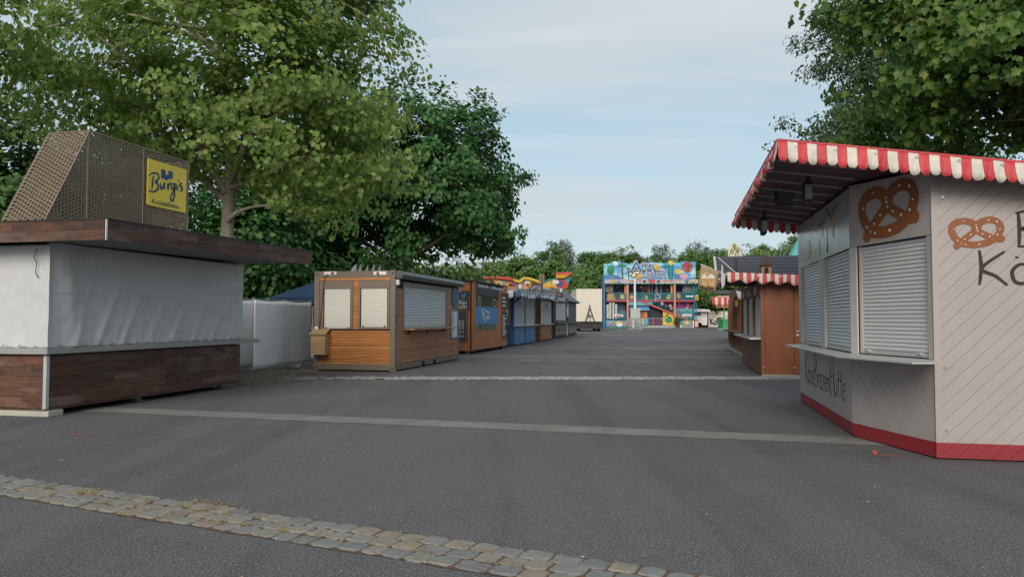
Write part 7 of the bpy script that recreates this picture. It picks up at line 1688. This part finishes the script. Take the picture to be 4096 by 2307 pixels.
def tree(name, label, base, trunk_top, r0, blobs, n_cl, n_per, cl_r, leaf, kind, lmat, bmat, seed, limbs=14, group=None, low=.35, flat=.6, up=.75, twigs=True, shell=.35, keep=None, droop=.25, limb_r=.30, cat='tree', extra_limbs=(), lump=None):
    rng = np.random.default_rng(seed); rg = random.Random(seed)
    t = thing(name, label, cat, base[0], base[1], 0, 'w', group)
    C = clusters(rng, blobs, n_cl, shell, lump)
    if keep is not None: C = C[keep(C)]
    R = cl_r * rng.uniform(.6, 1.35, len(C)); ctr = np.average(np.array(blobs)[:, :3], axis=0)
    bz = np.array([base[0], base[1], 0.0])
    me = leaf_mesh('crown', rng, C - bz, R, n_per, leaf, kind, lmat, flat, up, droop, ctr - bz)
    o = bpy.data.objects.new('crown', me); COL.objects.link(o); o.parent = t; BASE[o.name] = BASE[t.name]
    mb = MB(); tt = np.array(trunk_top, float); b0_ = np.array([base[0], base[1], -.05])
    nT = 9; tp = []
    for i in range(nT + 1):
        f = i / nT; p = b0_ + (tt - b0_) * f + np.array([math.sin(f * 5 + seed), math.cos(f * 4 + seed), 0]) * .12 * f * (1 - f) * 4 * min(1, r0 * 3); tp.append(p)
    mb.tube([tuple(p) for p in tp], [r0 * (1.25 if i == 0 else 1) * (1 - .72 * i / nT) for i in range(nT + 1)], 10)
    skel = [p for i, p in enumerate(tp) if i / nT >= low]
    for j in range(limbs):
        f = low + (1 - low) * (j + .5) / limbs * .92; s = b0_ + (tt - b0_) * f
        cand = C[rng.choice(len(C), 10)]; e = cand[np.argmax(np.linalg.norm((cand - s)[:, :2], axis=1) - .6 * np.abs(cand[:, 2] - s[2] - 1.2))] if len(C) > 10 else C[0]
        mid = s + (e - s) * .5 + np.array([0, 0, .12 * np.linalg.norm(e - s)]) + rng.normal(size=3) * .2
        L_ = smooth_line([tuple(s), tuple(s + (mid - s) * .55 + rng.normal(size=3) * .12), tuple(mid), tuple(e)], 4); rr0 = r0 * limb_r * (1.1 - .5 * f)
        mb.tube(L_, [max(.010, rr0 * (1 - .85 * i / (len(L_) - 1))) for i in range(len(L_))], 6, caps=False); skel += [np.array(p) for p in L_[2:]]
    for ln in extra_limbs:
        L_ = smooth_line(ln[0], 5); mb.tube(L_, [max(.012, ln[1] * (1 - .8 * i / (len(L_) - 1))) for i in range(len(L_))], 7, caps=False); skel += [np.array(p) for p in L_[2:]]
    part('trunk', mb, bmat, t, smooth=True)
    if twigs:
        mb = MB()
        SK_ = np.array(skel)
        for c in C[::2]:
            dd = np.linalg.norm(SK_ - c, axis=1) + .8 * np.maximum(0, SK_[:, 2] - c[2]); s = SK_[np.argmin(dd)]
            m_ = s + (c - s) * .5 + np.array([0, 0, .08]) + rng.normal(size=3) * .08; l = np.linalg.norm(c - s)
            mb.tube([tuple(s), tuple(m_), tuple(c)], [.007 + .004 * l, .006 + .002 * l, .003], 4, caps=False)
        part('twigs', mb, TWIG, t, smooth=True, kind='stuff')
    return t
G_PLANE = leafmat('plane_leaf', [(.165, .275, .06), (.21, .335, .075), (.255, .39, .095), (.32, .425, .125), (.42, .45, .16)], .55)
G_OAK = leafmat('oak_leaf', [(0.027, 0.087, 0.024), (0.045, 0.134, 0.034), (0.069, 0.178, 0.045), (0.103, 0.228, 0.060)], .28)
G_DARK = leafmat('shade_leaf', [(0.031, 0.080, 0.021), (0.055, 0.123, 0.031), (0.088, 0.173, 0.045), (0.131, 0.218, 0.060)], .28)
G_MAPLE = leafmat('maple_leaf', [(0.049, 0.123, 0.024), (0.074, 0.162, 0.030), (0.098, 0.202, 0.035), (0.138, 0.241, 0.044), (0.216, 0.276, 0.059)], .42)
G_ALDER = leafmat('alder_leaf', [(0.040, 0.085, 0.036), (0.066, 0.125, 0.048), (0.090, 0.161, 0.061), (0.141, 0.213, 0.090)], .25)
G_FAR = leafmat('far_leaf', [(0.073, 0.152, 0.041), (0.106, 0.208, 0.056), (0.149, 0.267, 0.071), (0.212, 0.329, 0.096)], .3)
G_FAR2 = leafmat('far_light_leaf', [(0.106, 0.194, 0.049), (0.151, 0.255, 0.062), (0.214, 0.315, 0.082), (0.284, 0.366, 0.112)], .3)
G_BIRCH = leafmat('birch_leaf', [(0.083, 0.117, 0.060), (0.120, 0.158, 0.083), (0.165, 0.195, 0.112)], .3)

# big plane tree behind the dark booth
tx, ty_ = (893 - CX) / F * 21.0, 21.0
def planekeep(C):
    # keep the lower trunk clear and the underside ragged
    d = np.hypot(C[:, 0] - tx, C[:, 1] - ty_); return ~((C[:, 2] < 5.0) & (d < 1.6))
plane = tree('plane_tree', 'large light green plane tree with pale trunk behind the dark wood booth', (tx, ty_), (tx + .1, ty_ + .1, 13.5), .23,
    [(tx, ty_, 9.2, 4.6, 4.8, 4.4), (tx + 2.0, ty_ - .6, 6.2, 3.0, 3.2, 1.5), (tx - 1.4, ty_ - 1.2, 6.4, 3.6, 2.6, 1.2), (tx + 3.5, ty_ - .4, 5.2, 1.4, 2.0, 1.3), (tx + 2.0, ty_, 10.3, 2.8, 3.5, 2.8), (tx - 3.2, ty_ - .4, 8.2, 2.9, 3.0, 2.4)],
    1350, 31, .50, .15, 'maple', G_PLANE, BARK_PALE, 5, limbs=22, low=.34, flat=.5, shell=.30, keep=planekeep, limb_r=.42, lump=(6, .78, .45),
    extra_limbs=[([(tx + .05, ty_, 4.15), (tx + .5, ty_ - .3, 4.42), (tx + 1.2, ty_ - .5, 4.55), (tx + 2.0, ty_ - .6, 4.5)], .075), ([(tx + .1, ty_, 5.2), (tx + .9, ty_ - .5, 6.6), (tx + 2.0, ty_ - .9, 8.2), (tx + 3.4, ty_ - 1.2, 9.6)], .12), ([(tx, ty_, 5.0), (tx - .9, ty_ - .6, 6.8), (tx - 2.0, ty_ - 1.0, 8.2), (tx - 3.0, ty_ - 1.3, 9.0)], .11)])
tree('plane_tree', 'plane tree at the picture edge hanging over the booth tower from beside it', (-13.2, 14.2), (-13.0, 14.2, 9.5), .22,
    [(-10.6, 14.3, 7.1, 1.25, 1.6, 1.5), (-10.9, 14.0, 5.7, 1.15, 1.4, .75), (-12.8, 14.2, 8.0, 2.4, 2.4, 2.6)], 230, 46, .46, .16, 'maple', G_PLANE, BARK_PALE, 9, limbs=8, low=.45, flat=.5)
# dark oak behind the kiosk
ox, oy = at_depth(1640, 1100, 42.0)[0], 42.0
tree('oak_tree', 'tall dark green oak behind the container kiosk, outlined against the sky', (ox, oy), (ox - .2, oy, 13.2), .42,
    [(ox, oy, 7.6, 6.6, 5.6, 4.6), (ox + .3, oy, 11.4, 4.6, 4.2, 3.4), (ox + 1.0, oy, 13.0, 2.8, 3.0, 2.0), (ox + 3.4, oy - .5, 6.2, 3.3, 3.2, 2.5), (ox - 4.0, oy, 6.6, 4.2, 3.6, 3.0), (ox + 2.4, oy, 10.4, 3.0, 3.0, 2.2), (ox + 3.6, oy - .5, 8.0, 2.4, 2.4, 1.4)],
    1050, 52, .58, .25, 'spray', G_OAK, BARK_DARK, 15, limbs=24, low=.16, flat=.7, shell=.55, limb_r=.42, lump=(9, .95, .75), keep=lambda C: ~((C[:, 2] < 5.2) & (C[:, 0] > ox + .5)))
# dark trees filling the background on the left
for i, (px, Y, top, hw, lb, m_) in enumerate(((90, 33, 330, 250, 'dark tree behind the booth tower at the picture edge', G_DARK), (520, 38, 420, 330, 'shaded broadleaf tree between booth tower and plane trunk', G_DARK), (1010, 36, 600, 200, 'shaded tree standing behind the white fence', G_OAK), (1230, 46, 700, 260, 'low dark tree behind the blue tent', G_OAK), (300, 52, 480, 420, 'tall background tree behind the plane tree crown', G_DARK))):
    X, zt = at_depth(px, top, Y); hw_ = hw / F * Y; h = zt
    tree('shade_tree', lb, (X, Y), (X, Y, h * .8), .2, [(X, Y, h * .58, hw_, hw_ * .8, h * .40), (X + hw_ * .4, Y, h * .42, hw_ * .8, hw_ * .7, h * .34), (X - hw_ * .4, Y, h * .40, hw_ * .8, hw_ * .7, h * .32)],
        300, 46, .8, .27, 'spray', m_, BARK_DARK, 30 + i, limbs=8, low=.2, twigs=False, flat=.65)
# thicket closing the view under the trees
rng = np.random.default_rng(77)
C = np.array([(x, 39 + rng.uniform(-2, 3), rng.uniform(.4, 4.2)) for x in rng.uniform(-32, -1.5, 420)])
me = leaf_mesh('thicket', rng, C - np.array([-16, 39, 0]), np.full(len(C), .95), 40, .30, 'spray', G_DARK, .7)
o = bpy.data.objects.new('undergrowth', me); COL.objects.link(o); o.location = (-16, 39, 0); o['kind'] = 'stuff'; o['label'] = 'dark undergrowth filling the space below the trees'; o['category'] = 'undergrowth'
# right: maple over the hut and darker tree behind it
tree('maple_tree', 'bright green maple with large leaves hanging over the pretzel hut roof', (10.2, 13.4), (9.4, 13.2, 9.5), .24,
    [(7.3, 11.8, 5.9, 2.0, 1.8, 1.5), (8.6, 12.2, 7.2, 2.4, 2.0, 1.9), (6.7, 12.0, 4.95, 1.5, 1.5, .85), (9.0, 12.0, 5.0, 1.8, 1.6, 1.2), (6.3, 11.9, 6.6, 1.1, 1.3, .8)], 560, 44, .36, .12, 'maple', G_MAPLE, BARK_DARK, 41, limbs=14, low=.3, flat=.55, up=.55, droop=.6, lump=(8, .50, .55))
tree('alder_tree', 'dark small leaved tree behind the maple, at the edge of the sky', (12.2, 22.0), (11.8, 22.0, 13.5), .28,
    [(11.2, 21.5, 6.6, 2.7, 2.6, 2.5), (11.8, 21.5, 9.4, 2.9, 2.6, 2.6), (10.1, 21.2, 8.9, 1.5, 1.6, 1.1), (9.7, 21.2, 6.0, 1.4, 1.6, 1.2), (13.5, 21.5, 11.5, 3.4, 3, 3), (10.0, 21.2, 4.6, 1.3, 1.4, .8)], 820, 46, .34, .12, 'oval', G_ALDER, BARK_DARK, 43, limbs=16, low=.25, flat=.6, shell=.4, lump=(9, .62, .6))
# far wooded row
FARROW = [  # px, top py, half width px, depth, kind, label
 (1560, 1010, 110, 140, 0, 'far tree glimpsed behind the kiosk pennants'), (1690, 1060, 95, 132, 1, 'light far tree behind the kiosk awning'), (1790, 1075, 90, 128, 1, 'light green far tree above the navy arch board'),
 (1870, 1030, 85, 138, 0, 'far tree above the round flame sign'), (1955, 1045, 85, 130, 1, 'far tree above the painted faces of the ride front'), (2045, 1015, 80, 140, 0, 'rounded far tree just beside the dark oak'), (2125, 1000, 85, 134, 0, 'far tree above the wooden sign'),
 (2205, 1035, 70, 130, 0, 'low far tree above the wing of the ride front'), (2290, 1030, 75, 132, 0, 'far tree directly above the cream trailer'), (2360, 1000, 60, 140, 0, 'dark far tree between cream trailer and fun house'), (2440, 1000, 65, 142, 0, 'far tree above the corner of the painted billboard'),
 (2520, 990, 60, 140, 1, 'far tree above the letter A of the billboard'), (2590, 985, 60, 146, 0, 'far tree above the middle of the billboard'), (2730, 985, 65, 140, 1, 'far tree above the end of the billboard'), (2800, 1000, 60, 132, 0, 'dark far tree behind the coffee banner'),
 (2870, 975, 65, 140, 0, 'far tree beside the leaf shaped ornament'), (2930, 985, 50, 136, 1, 'far tree partly hidden by the leaf shaped ornament'), (3000, 985, 55, 134, 1, 'light green far tree above the dark tiled roof'), (3080, 965, 60, 130, 1, 'light far tree above the turret'), (3150, 945, 65, 122, 1, 'bright far tree beside the pretzel hut awning'), (3230, 950, 70, 118, 0, 'far tree hidden partly by the pretzel hut')]
for i, (px, py, hw, Y, kd, lb) in enumerate(FARROW):
    X, zt = at_depth(px, py, Y); hw_ = hw / F * Y * 1.25; rg = random.Random(500 + i)
    bl = [(X, Y, zt * .55, hw_, hw_, zt * .40)] + [(X + rg.uniform(-.7, .7) * hw_, Y + rg.uniform(-1, 1), zt * rg.uniform(.35, .86), hw_ * rg.uniform(.35, .6), hw_ * .6, zt * rg.uniform(.10, .17)) for _ in range(5)]
    tree('far_tree', lb, (X, Y), (X, Y, zt * .75), .3, bl, 330, 42, .85, .40, 'spray', [G_FAR, G_FAR2][kd], BARK_DARK, 200 + i, limbs=5, twigs=False, group='trees in the far row', flat=.7, shell=.7, lump=(6, .9, .8))
for i, (px, py, hw, Y, lb) in enumerate(((2248, 948, 58, 150, 'slender pale birch rising above the far tree row near the cream trailer'), (2648, 965, 62, 150, 'feathery tall tree above the billboard, just past the middle'), (2790, 958, 58, 150, 'feathery grey green tree top between billboard and coffee banner'))):
    X, zt = at_depth(px, py, Y); hw_ = hw / F * Y
    tree('birch_tree', lb, (X, Y), (X, Y, zt * .92), .22, [(X, Y, zt * .80, hw_ * .8, hw_ * .8, zt * .17), (X - hw_ * .55, Y, zt * .72, hw_ * .5, hw_ * .5, zt * .10), (X + hw_ * .55, Y, zt * .70, hw_ * .55, hw_ * .5, zt * .10), (X, Y, zt * .55, hw_, hw_, zt * .2)],
        230, 44, .70, .30, 'oval', G_BIRCH, BARK_PALE, 260 + i, limbs=7, low=.4, twigs=True, flat=1.3, shell=.2, droop=.9, up=.3)
C = np.array([(x, rng.uniform(136, 150), rng.uniform(.3, 10.0)) for x in rng.uniform(-34, 68, 1500)])
me = leaf_mesh('thicket', rng, C - np.array([15, 140, 0]), np.full(len(C), 1.7), 46, .55, 'spray', G_FAR, .7)
o = bpy.data.objects.new('undergrowth', me); COL.objects.link(o); o.location = (15, 140, 0); o['kind'] = 'stuff'; o['label'] = 'green undergrowth closing the far end of the fairground'; o['category'] = 'undergrowth'
# shrub in the planter
for (t, x, y) in PLANTS:
    C = np.array([(x + rng.normal() * .22, y + rng.normal() * .2, rng.uniform(.6, 1.6)) for _ in range(40)])
    me = leaf_mesh('foliage', rng, C - np.array([x, y, 0]), np.full(40, .3), 26, .16, 'oval', G_ALDER); o = bpy.data.objects.new('foliage', me); COL.objects.link(o); o.parent = t
